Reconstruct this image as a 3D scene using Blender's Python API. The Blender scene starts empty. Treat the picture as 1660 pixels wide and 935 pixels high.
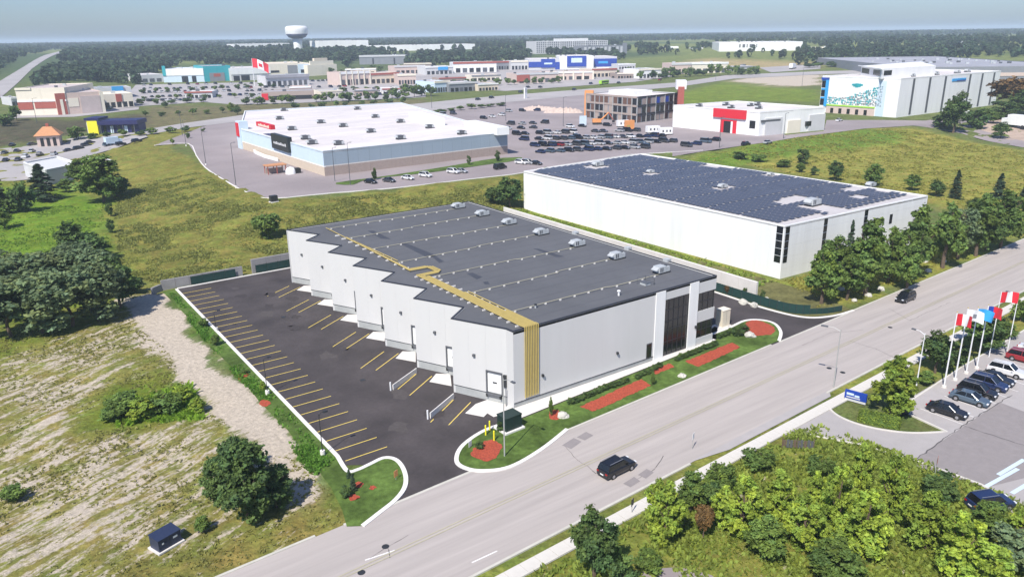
import bpy, bmesh, math, random
import numpy as np
from mathutils import Vector, Matrix, noise as mnoise

random.seed(7); rng = np.random.default_rng(7)
scene = bpy.context.scene
COL = scene.collection
PI = math.pi

# ------------------------------------------------------------------ camera
CAM_R = [[0.8141368306646471, -0.5805090373231225, -0.013801396360711036],
         [0.1933052553402875, 0.24853618054092505, 0.9491379484668996],
         [0.5475530104137408, 0.7753960436759464, -0.3145579060181759]]
CAM_F = 1241.347
CAM_C = (-51.52216, -72.86798, 46.0)
cd = bpy.data.cameras.new('camera'); cam = bpy.data.objects.new('camera', cd); COL.objects.link(cam)
cd.sensor_fit = 'HORIZONTAL'; cd.sensor_width = 36.0; cd.lens = 36.0 * CAM_F / 1660.0
cd.clip_start = 1.0; cd.clip_end = 60000.0
r_, u_, d_ = [Vector(v) for v in CAM_R]
M = Matrix.Identity(4)
for i in range(3):
    M[i][0] = r_[i]; M[i][1] = u_[i]; M[i][2] = -d_[i]; M[i][3] = CAM_C[i]
cam.matrix_world = M
scene.camera = cam

# ------------------------------------------------------------------ light
SUN_EL = math.radians(50.0)
SH = Vector((0.875, 0.485, 0)).normalized()            # the way shadows fall on the ground
sl = bpy.data.lights.new('sun', 'SUN'); sun = bpy.data.objects.new('sun', sl); COL.objects.link(sun)
sl.energy = 3.9; sl.angle = math.radians(0.53); sl.color = (1.0, 0.95, 0.875)
sdir = Vector((SH.x * math.cos(SUN_EL), SH.y * math.cos(SUN_EL), -math.sin(SUN_EL)))
sun.rotation_mode = 'QUATERNION'; sun.rotation_quaternion = sdir.to_track_quat('-Z', 'Y')
sun.location = (0, 0, 150)
w = bpy.data.worlds.new('World'); scene.world = w; w.use_nodes = True
nt = w.node_tree; nt.nodes.clear()
sk = nt.nodes.new('ShaderNodeTexSky'); sk.sky_type = 'NISHITA'; sk.sun_disc = False
sk.sun_elevation = SUN_EL; sk.sun_rotation = math.atan2(-SH.x, -SH.y)
sk.altitude = 200.0; sk.air_density = 1.0; sk.dust_density = 1.0; sk.ozone_density = 2.0
tn = nt.nodes.new('ShaderNodeVectorMath'); tn.operation = 'MULTIPLY'; tn.inputs[1].default_value = (.60, .72, .97); nt.links.new(sk.outputs[0], tn.inputs[0])
bg = nt.nodes.new('ShaderNodeBackground'); bg.inputs[1].default_value = 0.09
wo = nt.nodes.new('ShaderNodeOutputWorld')
nt.links.new(tn.outputs[0], bg.inputs[0]); nt.links.new(bg.outputs[0], wo.inputs[0])
scene.view_settings.view_transform = 'Standard'; scene.view_settings.look = 'None'
scene.view_settings.exposure = 0.66; scene.view_settings.gamma = 1.0
scene.cycles.max_bounces = 6; scene.cycles.diffuse_bounces = 3; scene.cycles.glossy_bounces = 2
scene.cycles.transmission_bounces = 3; scene.cycles.volume_bounces = 1; scene.cycles.transparent_max_bounces = 6

# ------------------------------------------------------------------ terrain and pixel -> ground
def sstep(t):
    t = np.clip(t, 0, 1); return t * t * (3 - 2 * t)
PLAT = np.array([(-60, 420), (22, 345), (17, 275), (15.8, 205), (15.6, 137), (31, 136), (82, 127), (104, 131), (150, 134),
                 (178, 124), (215, 122), (293, 119), (322, 112), (420, 70), (700, 30), (6000, -3000), (6000, 6000), (-6000, 6000), (-6000, 420)], float)
PW = 41.0
def polydist(P, X, Y):
    X = np.asarray(X, float); Y = np.asarray(Y, float)
    best = np.full(X.shape, 1e18); inside = np.zeros(X.shape, bool)
    n = len(P)
    for i in range(n):
        ax, ay = P[i]; bx, by = P[(i + 1) % n]
        dx, dy = bx - ax, by - ay
        t = np.clip(((X - ax) * dx + (Y - ay) * dy) / (dx * dx + dy * dy), 0, 1)
        d2 = (X - ax - t * dx) ** 2 + (Y - ay - t * dy) ** 2
        best = np.minimum(best, d2)
        c = ((ay > Y) != (by > Y))
        with np.errstate(divide='ignore', invalid='ignore'):
            xi = (bx - ax) * (Y - ay) / (by - ay if by != ay else 1e-9) + ax
        inside ^= (c & (X < xi))
    return np.sqrt(best), inside
def Tv(X, Y):
    X = np.asarray(X, float); Y = np.asarray(Y, float)
    d, ins = polydist(PLAT, X, Y)
    z = np.where(ins, 3.0, 3.0 * sstep(1 - d / PW))
    D = np.hypot(X - CAM_C[0], Y - CAM_C[1])
    z = z + 20.0 * sstep((D - 420) / 1250.0)
    return z
_PL = [tuple(map(float, p)) for p in PLAT]; _SEG = list(zip(_PL, _PL[1:] + _PL[:1]))
def T(x, y):
    best = 1e18; ins = False
    for (ax, ay), (bx, by) in _SEG:
        dx, dy = bx - ax, by - ay
        t = ((x - ax) * dx + (y - ay) * dy) / (dx * dx + dy * dy); t = 0.0 if t < 0 else 1.0 if t > 1 else t
        d2 = (x - ax - t * dx) ** 2 + (y - ay - t * dy) ** 2
        if d2 < best: best = d2
        if (ay > y) != (by > y) and x < (bx - ax) * (y - ay) / (by - ay) + ax: ins = not ins
    def ss(t): t = 0.0 if t < 0 else 1.0 if t > 1 else t; return t * t * (3 - 2 * t)
    z = 3.0 if ins else 3.0 * ss(1 - math.sqrt(best) / PW)
    return z + 20.0 * ss((math.hypot(x - CAM_C[0], y - CAM_C[1]) - 420) / 1250.0)
def ray(px, py):
    return r_ * (px - 830.0) + u_ * (467.5 - py) + d_ * CAM_F
def G(px, py, z=None):
    """the point of the ground (or of the level z) seen at this spot of the photograph"""
    d = ray(px, py); C = Vector(CAM_C)
    if z is not None:
        return C + d * ((z - C.z) / d.z)
    lo, hi = 20.0, 30000.0
    dn = d.normalized(); t = 30.0; pt = t
    while t < 30000:
        P = C + dn * t
        if P.z < T(P.x, P.y): break
        pt = t; t *= 1.06
    lo, hi = pt, t
    for _ in range(18):
        m = (lo + hi) / 2; P = C + dn * m
        if P.z < T(P.x, P.y): hi = m
        else: lo = m
    P = C + dn * hi; P.z = T(P.x, P.y)
    return P
def project(P):
    v = Vector(P) - Vector(CAM_C)
    return 830 + CAM_F * v.dot(r_) / v.dot(d_), 467.5 - CAM_F * v.dot(u_) / v.dot(d_)
def height_to(P, ytop):
    """height above P at which a vertical line reaches image row ytop"""
    lo, hi = 0.0, 300.0
    for _ in range(26):
        m = (lo + hi) / 2
        if project((P[0], P[1], P[2] + m))[1] > ytop: lo = m
        else: hi = m
    return lo
def PY(px, py, y0):
    """point of the vertical plane y = y0 seen there: (x, z)"""
    d = ray(px, py); t = (y0 - CAM_C[1]) / d.y
    return CAM_C[0] + d.x * t, CAM_C[2] + d.z * t

# ------------------------------------------------------------------ materials
def _nodes(name):
    m = bpy.data.materials.new(name); m.use_nodes = True
    n = m.node_tree.nodes; l = m.node_tree.links
    return m, n, l, n['Principled BSDF']
def mat(name, c, rough=0.8, var=0.12, scale=1.5, metal=0.0, bump=0.0, bscale=20.0, spec=0.4, attr=None, detail=5, aniso=None, var2=0.0, scale2=0.1, trans=0.0):
    """plain surface with procedural wear: two noises that lighten and darken the base colour a little, and a bump"""
    m, n, l, p = _nodes(name)
    p.inputs['Roughness'].default_value = rough; p.inputs['Metallic'].default_value = metal
    p.inputs['Specular IOR Level'].default_value = spec
    if trans: p.inputs['Transmission Weight'].default_value = trans
    tc = n.new('ShaderNodeTexCoord'); co = tc.outputs['Object']
    if aniso:
        mp = n.new('ShaderNodeMapping'); mp.inputs['Scale'].default_value = aniso; l.new(co, mp.inputs[0]); co = mp.outputs[0]
    nz = n.new('ShaderNodeTexNoise'); nz.inputs['Scale'].default_value = scale; nz.inputs['Detail'].default_value = detail
    nz.inputs['Roughness'].default_value = 0.65
    l.new(co, nz.inputs['Vector'])
    mr = n.new('ShaderNodeMapRange'); mr.inputs['From Min'].default_value = 0.25; mr.inputs['From Max'].default_value = 0.75
    mr.inputs['To Min'].default_value = 1 - var; mr.inputs['To Max'].default_value = 1 + var
    l.new(nz.outputs['Fac'], mr.inputs['Value'])
    fac = mr.outputs[0]
    if var2:
        n2 = n.new('ShaderNodeTexNoise'); n2.inputs['Scale'].default_value = scale2; n2.inputs['Detail'].default_value = 3
        l.new(co, n2.inputs['Vector'])
        m2 = n.new('ShaderNodeMapRange'); m2.inputs['From Min'].default_value = 0.3; m2.inputs['From Max'].default_value = 0.7
        m2.inputs['To Min'].default_value = 1 - var2; m2.inputs['To Max'].default_value = 1 + var2
        l.new(n2.outputs['Fac'], m2.inputs['Value'])
        mm = n.new('ShaderNodeMath'); mm.operation = 'MULTIPLY'; l.new(fac, mm.inputs[0]); l.new(m2.outputs[0], mm.inputs[1]); fac = mm.outputs[0]
    vm = n.new('ShaderNodeVectorMath'); vm.operation = 'SCALE'
    if attr:
        at = n.new('ShaderNodeAttribute'); at.attribute_name = attr; l.new(at.outputs['Color'], vm.inputs[0])
    else:
        vm.inputs[0].default_value = c
    l.new(fac, vm.inputs['Scale']); l.new(vm.outputs[0], p.inputs['Base Color'])
    if bump:
        b = n.new('ShaderNodeBump'); b.inputs['Strength'].default_value = bump; b.inputs['Distance'].default_value = 0.1
        nb = n.new('ShaderNodeTexNoise'); nb.inputs['Scale'].default_value = bscale; nb.inputs['Detail'].default_value = 6
        l.new(tc.outputs['Object'], nb.inputs['Vector']); l.new(nb.outputs['Fac'], b.inputs['Height']); l.new(b.outputs[0], p.inputs['Normal'])
    return m
def leafmat(name, c, var=0.35, hue=0.0, tr=0.35):
    m, n, l, p = _nodes(name)
    at = n.new('ShaderNodeAttribute'); at.attribute_name = 'tint'
    oi = n.new('ShaderNodeObjectInfo')
    mr = n.new('ShaderNodeMapRange'); mr.inputs['To Min'].default_value = 1 - var * .55; mr.inputs['To Max'].default_value = 1 + var * .55
    l.new(oi.outputs['Random'], mr.inputs['Value'])
    vm = n.new('ShaderNodeVectorMath'); vm.operation = 'MULTIPLY'; vm.inputs[0].default_value = c
    l.new(at.outputs['Color'], vm.inputs[1])
    v2 = n.new('ShaderNodeVectorMath'); v2.operation = 'SCALE'; l.new(vm.outputs[0], v2.inputs[0]); l.new(mr.outputs[0], v2.inputs['Scale'])
    p.inputs['Roughness'].default_value = 0.65; p.inputs['Specular IOR Level'].default_value = 0.25
    l.new(v2.outputs[0], p.inputs['Base Color'])
    t = n.new('ShaderNodeBsdfTranslucent'); l.new(v2.outputs[0], t.inputs['Color'])
    mx = n.new('ShaderNodeMixShader'); mx.inputs[0].default_value = tr
    o = n['Material Output']; l.new(p.outputs[0], mx.inputs[1]); l.new(t.outputs[0], mx.inputs[2]); l.new(mx.outputs[0], o.inputs['Surface'])
    return m
MT = {}
def m_(k): return MT[k]
MT['ground'] = mat('grassland', (.1, .1, .05), 0.95, .42, 1.3, bump=.9, bscale=2.6, attr='tint', detail=9, spec=.1, var2=.22, scale2=.12)
MT['lawn'] = mat('lawn_grass', (.085, .135, .03), 0.95, .45, 1.2, bump=.6, bscale=8, var2=.4, scale2=.22, spec=.1)
MT['dryverge'] = mat('dry_verge_grass', (.135, .13, .05), 0.95, .35, 1.4, bump=.6, bscale=8, var2=.3, scale2=.3, spec=.1)
MT['newasphalt'] = mat('new_asphalt', (.057, .048, .048), 0.85, .16, 2.0, bump=.25, bscale=30, var2=.3, scale2=.16)
MT['road'] = mat('old_asphalt', (.39, .35, .325), 0.9, .05, 2.0, bump=.2, bscale=30, var2=.07, scale2=1.0, aniso=(.035, .8, 1))
MT['greylot'] = mat('grey_asphalt', (.28, .24, .238), 0.9, .07, 1.0, var2=.12, scale2=.05)
MT['farlot'] = mat('pale_asphalt', (.36, .335, .325), 0.9, .07, .6, var2=.1, scale2=.03)
MT['patch'] = mat('patch_asphalt', (.25, .225, .22), 0.9, .1, 1.0)
MT['crack'] = mat('sealed_crack', (.09, .085, .085), 0.8, .1, 1.0)
MT['concrete'] = mat('concrete', (.62, .59, .55), 0.9, .07, .8, var2=.06, scale2=.3)
MT['kerb'] = mat('kerb_concrete', (.72, .69, .65), 0.9, .08, .7)
MT['oldkerb'] = mat('old_kerb_concrete', (.5, .48, .42), 0.9, .12, .7)
MT['walk'] = mat('sidewalk_concrete', (.58, .55, .5), 0.9, .1, .7)
MT['mulch'] = mat('red_mulch', (.36, .065, .032), 0.95, .5, 5, bump=.7, bscale=14)
MT['brownmulch'] = mat('brown_mulch', (.16, .11, .09), 0.95, .3, 3, bump=.6, bscale=14)
MT['soil'] = mat('pale_soil', (.46, .39, .32), 0.95, .2, 1.4, bump=.6, bscale=5)
MT['pink_soil'] = mat('bare_tan_soil', (.42, .32, .25), 0.95, .2, .2, var2=.15, scale2=.02)
MT['roofdark'] = mat('grey_membrane', (.105, .107, .114), 0.8, .06, .8, var2=.09, scale2=.12, bump=.1, bscale=12)
MT['roofstain'] = mat('dark_membrane_patch', (.055, .058, .07), 0.7, .15, 1)
MT['coping'] = mat('black_coping', (.03, .03, .035), 0.5, .1, 2)
MT['panel'] = mat('pale_grey_panel', (.56, .555, .54), 0.7, .018, .5, aniso=(1, 1, .12), var2=.03, scale2=.1)
MT['frontpanel'] = mat('brightened_grey_panel', (.60, .59, .575), 0.7, .03, .5, aniso=(1, 1, .15), var2=.03, scale2=.1)  # same wall material as the dock faces, colour brightened to offset the grazing sun
MT['white'] = mat('white_panel', (.78, .78, .765), 0.6, .06, .7, aniso=(1, 1, .08), var2=.05, scale2=.08)
MT['whiteroof'] = mat('white_roof_membrane', (.62, .575, .56), 0.8, .12, .4, var2=.12, scale2=.06, aniso=(.4, 2, 1))
MT['found'] = mat('foundation_concrete', (.36, .37, .36), 0.9, .12, 1)
MT['yellow'] = mat('yellow_gas_pipe', (.44, .34, .11), 0.5, .12, 2)
MT['paintyellow'] = mat('yellow_road_paint', (.8, .6, .12), 0.8, .2, 3)
MT['fadedyellow'] = mat('faded_yellow_paint', (.42, .39, .27), 0.8, .12, 1.0)
MT['paintwhite'] = mat('white_road_paint', (.72, .7, .68), 0.8, .15, 3)
MT['bollard'] = mat('bright_yellow_paint', (.8, .72, .03), 0.5, .05, 3)
MT['unit'] = mat('unit_grey_metal', (.5, .52, .52), 0.5, .1, 2, metal=.2)
MT['dark'] = mat('dark_metal', (.03, .032, .035), 0.5, .1, 3)
MT['black'] = mat('black_rubber', (.02, .02, .02), 0.8, .1, 3)
MT['glass'] = mat('dark_window_glass', (.006, .007, .009), 0.22, .05, 1, spec=.9)
MT['blackmullion'] = mat('black_mullion', (.028, .028, .032), 0.4, .05, 2)
MT['mullion'] = mat('dark_mullion', (.1, .105, .115), 0.45, .05, 2)
MT['pole'] = mat('galvanised_pole', (.42, .42, .4), 0.5, .08, 3, metal=.2)
MT['whitepole'] = mat('white_flagpole', (.72, .72, .72), 0.45, .05, 3)
MT['green'] = mat('green_screen_fabric', (.009, .04, .034), 0.85, .2, 2, bump=.3, bscale=5)
MT['wallgrey'] = mat('retaining_concrete', (.27, .26, .26), 0.9, .15, .6)
MT['solar'] = mat('solar_glass', (.072, .078, .098), 0.3, .35, .35, spec=.6)
MT['solarframe'] = mat('pale_roof_gap', (.5, .47, .46), 0.7, .1, .6)
MT['bluegrey'] = mat('blue_grey_metal', (.3, .365, .42), 0.6, .04, .3, aniso=(1, 1, .1))
MT['palebluewall'] = mat('pale_blue_wall', (.55, .66, .75), 0.6, .04, .3)
MT['brick'] = mat('tan_brick', (.36, .29, .25), 0.9, .1, 1.5)
MT['sandbrick'] = mat('sand_brick', (.55, .46, .36), 0.9, .1, 1.5)
MT['red'] = mat('red_sign_paint', (.62, .02, .035), 0.5, .06, 1)
MT['darkred'] = mat('dark_red_brick', (.36, .1, .075), 0.9, .1, 1)
MT['blacksign'] = mat('black_sign', (.015, .02, .02), 0.4, .05, 1)
MT['beige'] = mat('beige_stucco', (.66, .57, .45), 0.9, .06, .3)
MT['pinkbeige'] = mat('pink_beige_stucco', (.58, .46, .4), 0.9, .08, .3)
MT['cream'] = mat('cream_stucco', (.74, .68, .56), 0.9, .06, .3)
MT['palegrey'] = mat('pale_grey_stucco', (.55, .55, .55), 0.9, .06, .3)
MT['midgrey'] = mat('mid_grey_wall', (.22, .23, .25), 0.8, .08, .3)
MT['teal'] = mat('teal_facade', (.03, .34, .38), 0.5, .06, .3)
MT['blue'] = mat('blue_facade', (.012, .05, .32), 0.5, .08, .3)
MT['skyblue'] = mat('sky_blue_paint', (.04, .33, .68), 0.5, .06, .3)
MT['navy'] = mat('navy_fascia', (.02, .02, .09), 0.5, .06, .3)
MT['orange'] = mat('orange_sheathing', (.68, .29, .1), 0.7, .08, .5)
MT['brown'] = mat('brown_board', (.13, .07, .05), 0.9, .2, 1)
MT['orangeroof'] = mat('orange_tile_roof', (.52, .25, .12), 0.8, .1, 1)
MT['limegreen'] = mat('lime_green_paint', (.35, .62, .05), 0.5, .06, .3)
MT['pinkroof'] = mat('pinkish_flat_roof', (.5, .42, .4), 0.9, .1, .2)
MT['greyroof'] = mat('grey_flat_roof', (.33, .33, .36), 0.8, .1, .1, var2=.12, scale2=.05)
MT['bark'] = mat('bark', (.12, .085, .06), 0.95, .25, 3)
MT['stone'] = mat('pale_boulder', (.5, .48, .42), 0.9, .25, 2, bump=.5, bscale=3)
MT['navybox'] = mat('dark_blue_box_paint', (.025, .035, .075), 0.45, .08, 2)
MT['greenbox'] = mat('dark_green_transformer_paint', (.012, .03, .026), 0.5, .1, 2)
MT['creambox'] = mat('cream_metal_cabinet', (.66, .6, .47), 0.6, .08, 1)
MT['rubble'] = mat('rubble_stone', (.5, .4, .34), 0.95, .25, .8, bump=.6, bscale=1.5)
MT['brightleaf'] = leafmat('bright_green_leaves', (.29, .385, .055))
MT['midleaf'] = leafmat('mid_green_leaves', (.15, .225, .05))
MT['darkleaf'] = leafmat('dark_green_leaves', (.105, .17, .05))
MT['blueleaf'] = leafmat('grey_green_leaves', (.17, .225, .1))
MT['pine'] = leafmat('conifer_needles', (.055, .09, .045), tr=.2)
MT['brownleaf'] = leafmat('brownish_leaves', (.16, .1, .04))
MT['weed'] = leafmat('weed_stems', (.42, .41, .13), var=0, tr=.55)
MT['farforest'] = leafmat('far_forest_leaves', (.032, .06, .026), var=0, tr=.1)
MT['flower'] = leafmat('pink_flowers', (.5, .05, .12))
def carpaint(name, c):
    m, n, l, p = _nodes(name)
    p.inputs['Base Color'].default_value = (*c, 1); p.inputs['Roughness'].default_value = .28; p.inputs['Metallic'].default_value = .25
    p.inputs['Coat Weight'].default_value = .6; p.inputs['Coat Roughness'].default_value = .06
    tc = n.new('ShaderNodeTexCoord'); nz = n.new('ShaderNodeTexNoise'); nz.inputs['Scale'].default_value = 2.0
    l.new(tc.outputs['Object'], nz.inputs['Vector']); mr = n.new('ShaderNodeMapRange'); mr.inputs['To Min'].default_value = .22; mr.inputs['To Max'].default_value = .4
    l.new(nz.outputs['Fac'], mr.inputs['Value']); l.new(mr.outputs[0], p.inputs['Roughness'])
    return m
CARCOL = {'black': (.012, .013, .016), 'dark grey': (.06, .062, .07), 'white': (.78, .78, .78), 'silver': (.42, .43, .44),
          'red': (.3, .02, .025), 'dark blue': (.02, .035, .1), 'blue grey': (.09, .13, .17), 'lime green': (.35, .62, .05), 'brown': (.12, .06, .04)}
for k, v in CARCOL.items(): MT['car ' + k] = carpaint(k.replace(' ', '_') + '_car_paint', v)
MT['headlight'] = mat('headlight_lens', (.7, .72, .75), .15, .05, 2)
MT['taillight'] = mat('tail_light_lens', (.35, .01, .01), .2, .05, 2)
MT['rim'] = mat('wheel_rim', (.4, .4, .42), .3, .05, 2, metal=.6)

# ------------------------------------------------------------------ objects
def tag(o, label=None, cat=None, group=None, kind=None):
    if label: o['label'] = label
    if cat: o['category'] = cat
    if group: o['group'] = group
    if kind: o['kind'] = kind
    return o
def thing(name, label, cat, loc=(0, 0, 0), rz=0.0, group=None):
    o = bpy.data.objects.new(name, None); COL.objects.link(o); o.location = loc; o.rotation_euler = (0, 0, rz)
    o.empty_display_size = .5
    return tag(o, label, cat, group)
class MB:
    def __init__(s): s.v = []; s.f = []; s.m = []; s.mi = 0
    def add(s, vs, fs):
        b = len(s.v); s.v += [tuple(v) for v in vs]; s.f += [tuple(b + i for i in f) for f in fs]; s.m += [s.mi] * len(fs); return s
    def box(s, x0, x1, y0, y1, z0, z1, a=0.0, c=None):
        vs = [(x, y, z) for z in (z0, z1) for (x, y) in ((x0, y0), (x1, y0), (x1, y1), (x0, y1))]
        if a:
            cx, cy = c if c else ((x0 + x1) / 2, (y0 + y1) / 2); ca, sa = math.cos(a), math.sin(a)
            vs = [(cx + (x - cx) * ca - (y - cy) * sa, cy + (x - cx) * sa + (y - cy) * ca, z) for x, y, z in vs]
        return s.add(vs, [(0, 3, 2, 1), (4, 5, 6, 7), (0, 1, 5, 4), (1, 2, 6, 5), (2, 3, 7, 6), (3, 0, 4, 7)])
    def prism(s, poly, z0, z1, top=True, bottom=True):
        if area2(poly) < 0: poly = poly[::-1]
        n = len(poly)
        vs = [(p[0], p[1], z0) for p in poly] + [(p[0], p[1], z1) for p in poly]
        fs = [(i, (i + 1) % n, n + (i + 1) % n, n + i) for i in range(n)]
        if top: fs.append(tuple(range(n, 2 * n)))
        if bottom: fs.append(tuple(range(n - 1, -1, -1)))
        return s.add(vs, fs)
    def slab(s, a, b, t, z0, z1):
        """wall segment from a to b, thickness t to its left"""
        dx, dy = b[0] - a[0], b[1] - a[1]; L = math.hypot(dx, dy); nx, ny = -dy / L * t, dx / L * t
        return s.prism([a, b, (b[0] + nx, b[1] + ny), (a[0] + nx, a[1] + ny)], z0, z1)
    def tube(s, a, b, r0, r1=None, n=8, cap=True):
        r1 = r0 if r1 is None else r1
        a = Vector(a); b = Vector(b); d = (b - a).normalized()
        e = d.cross(Vector((0, 0, 1))) if abs(d.z) < .95 else d.cross(Vector((1, 0, 0)))
        e.normalize(); g = d.cross(e)
        vs = []
        for P, r in ((a, r0), (b, r1)):
            for i in range(n):
                t = 2 * PI * i / n; vs.append(P + e * (math.cos(t) * r) + g * (math.sin(t) * r))
        fs = [(i, (i + 1) % n, n + (i + 1) % n, n + i) for i in range(n)]
        if cap: fs += [tuple(range(n - 1, -1, -1)), tuple(range(n, 2 * n))]
        return s.add(vs, fs)
    def lathe(s, prof, n=16, c=(0, 0)):
        vs = []
        for r, z in prof:
            for i in range(n):
                t = 2 * PI * i / n; vs.append((c[0] + r * math.cos(t), c[1] + r * math.sin(t), z))
        fs = []
        for k in range(len(prof) - 1):
            for i in range(n):
                j = (i + 1) % n; fs.append((k * n + i, k * n + j, (k + 1) * n + j, (k + 1) * n + i))
        fs.append(tuple(range((len(prof) - 1) * n, len(prof) * n)))
        return s.add(vs, fs)
    def mesh(s, name, mats, smooth=False):
        me = bpy.data.meshes.new(name); me.from_pydata(s.v, [], s.f)
        for k in (mats if isinstance(mats, (list, tuple)) else [mats]): me.materials.append(MT[k])
        if len(me.materials) > 1: me.polygons.foreach_set('material_index', s.m)
        if smooth: me.polygons.foreach_set('use_smooth', [True] * len(me.polygons))
        me.update(); return me
    def build(s, name, mats, parent=None, loc=(0, 0, 0), rz=0, smooth=False):
        return place(s.mesh(name, mats, smooth), name, parent, loc, rz)
def place(me, name, parent=None, loc=(0, 0, 0), rz=0, sc=None):
    o = bpy.data.objects.new(name, me); COL.objects.link(o); o.location = loc; o.rotation_euler = (0, 0, rz)
    if sc: o.scale = sc
    if parent: o.parent = parent
    return o
def area2(p): return sum(p[i][0] * p[(i + 1) % len(p)][1] - p[(i + 1) % len(p)][0] * p[i][1] for i in range(len(p)))
def copy_tree(o, parent=None):
    c = o.copy(); COL.objects.link(c); c.parent = parent
    for ch in list(o.children): copy_tree(ch, c)
    return c
def spline(pts, n=6, closed=False):
    P = [Vector((p[0], p[1])) for p in pts]; out = []
    N = len(P); rg = range(N if closed else N - 1)
    for i in rg:
        p0 = P[(i - 1) % N] if closed or i > 0 else P[0]; p1 = P[i]; p2 = P[(i + 1) % N]
        p3 = P[(i + 2) % N] if closed or i + 2 < N else P[-1]
        for k in range(n):
            t = k / n
            q = .5 * ((2 * p1) + (p2 - p0) * t + (2 * p0 - 5 * p1 + 4 * p2 - p3) * t * t + (-p0 + 3 * p1 - 3 * p2 + p3) * t ** 3)
            out.append((q.x, q.y))
    if not closed: out.append((P[-1].x, P[-1].y))
    return out
def gp(pts, z=None): return [tuple(G(x, y, z)[:2]) for x, y in pts]
def sheet(name, poly, off, m, step=None, parent=None, kind='structure', thick=0.0):
    """a sheet of ground cover laid off metres above the terrain"""
    bm = bmesh.new()
    if area2(poly) < 0: poly = poly[::-1]
    bm.faces.new([bm.verts.new((x, y, 0)) for x, y in poly])
    if step:
        xs = [p[0] for p in poly]; ys = [p[1] for p in poly]
        for ax, lo, hi in ((0, min(xs), max(xs)), (1, min(ys), max(ys))):
            k = math.ceil(lo / step) * step
            while k < hi:
                co = (k, 0, 0) if ax == 0 else (0, k, 0); no = (1, 0, 0) if ax == 0 else (0, 1, 0)
                bmesh.ops.bisect_plane(bm, geom=bm.verts[:] + bm.edges[:] + bm.faces[:], plane_co=co, plane_no=no); k += step
    bmesh.ops.triangulate(bm, faces=bm.faces[:])
    if thick:
        r = bmesh.ops.extrude_face_region(bm, geom=bm.faces[:])
        up = [g for g in r['geom'] if isinstance(g, bmesh.types.BMVert)]
        low = [v for v in bm.verts if v not in set(up)]
        zs = Tv([v.co.x for v in bm.verts], [v.co.y for v in bm.verts])
        ups = set(up)
        for v, z in zip(bm.verts, zs): v.co.z = z + (off if v in ups else off - thick)
        bmesh.ops.recalc_face_normals(bm, faces=bm.faces[:])
    else:
        zs = Tv([v.co.x for v in bm.verts], [v.co.y for v in bm.verts])
        for v, z in zip(bm.verts, zs): v.co.z = z + off
    me = bpy.data.meshes.new(name); bm.to_mesh(me); bm.free(); me.materials.append(MT[m])
    o = place(me, name, parent)
    if kind and not parent: o['kind'] = kind
    return o
def ribbon(name, pts, width, h, m, parent=None, closed=False, base=-0.1, kind='structure', side=0.0):
    """kerb or wall strip of this width and height following a line on the terrain"""
    P = [Vector(p) for p in pts]; n = len(P); L = []; Rr = []
    for i in range(n):
        a = P[(i - 1) % n] if (closed or i > 0) else P[i]; b = P[(i + 1) % n] if (closed or i < n - 1) else P[i]
        d = (b - a); d = d.normalized() if d.length > 1e-6 else Vector((1, 0)); nn = Vector((-d.y, d.x))
        L.append(P[i] + nn * (width * (.5 + side))); Rr.append(P[i] - nn * (width * (.5 - side)))
    zs = Tv([p.x for p in P], [p.y for p in P]); mb = MB(); vs = []
    for i in range(n):
        vs += [(L[i].x, L[i].y, zs[i] + base), (L[i].x, L[i].y, zs[i] + h), (Rr[i].x, Rr[i].y, zs[i] + h), (Rr[i].x, Rr[i].y, zs[i] + base)]
    fs = []
    for i in range(n if closed else n - 1):
        j = (i + 1) % n
        for a in range(3): fs.append((4 * i + a, 4 * i + a + 1, 4 * j + a + 1, 4 * j + a))
    if not closed: fs += [(0, 3, 2, 1), (4 * n - 4, 4 * n - 3, 4 * n - 2, 4 * n - 1)]
    mb.add(vs, [f[::-1] for f in fs])
    o = mb.build(name, m, parent)
    if kind and not parent: o['kind'] = kind
    return o
ORD = ['first', 'second', 'third', 'fourth', 'fifth', 'sixth', 'seventh', 'eighth', 'ninth', 'tenth', 'eleventh', 'twelfth', 'thirteenth',
       'fourteenth', 'fifteenth', 'sixteenth', 'seventeenth', 'eighteenth', 'nineteenth', 'twentieth', 'twenty-first', 'twenty-second', 'twenty-third', 'twenty-fourth', 'twenty-fifth', 'twenty-sixth', 'twenty-seventh', 'twenty-eighth', 'twenty-ninth', 'thirtieth']
def lettering(txt, size, m, parent, loc, rot, name='lettering', width=None, depth=.03):
    cu = bpy.data.curves.new(name, 'FONT'); cu.body = txt; cu.size = size; cu.extrude = depth; cu.align_x = 'CENTER'; cu.align_y = 'CENTER'
    tmp = bpy.data.objects.new('tmp', cu); COL.objects.link(tmp)
    dg = bpy.context.evaluated_depsgraph_get(); me = bpy.data.meshes.new_from_object(tmp.evaluated_get(dg))
    bpy.data.objects.remove(tmp); me.materials.clear(); me.materials.append(MT[m]); me.name = name
    o = place(me, name, parent, loc); o.rotation_euler = rot
    if width:
        xs = [v.co.x for v in me.vertices]; s = width / max(1e-3, max(xs) - min(xs)); o.scale = (s, 1, 1)
    return o
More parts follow.
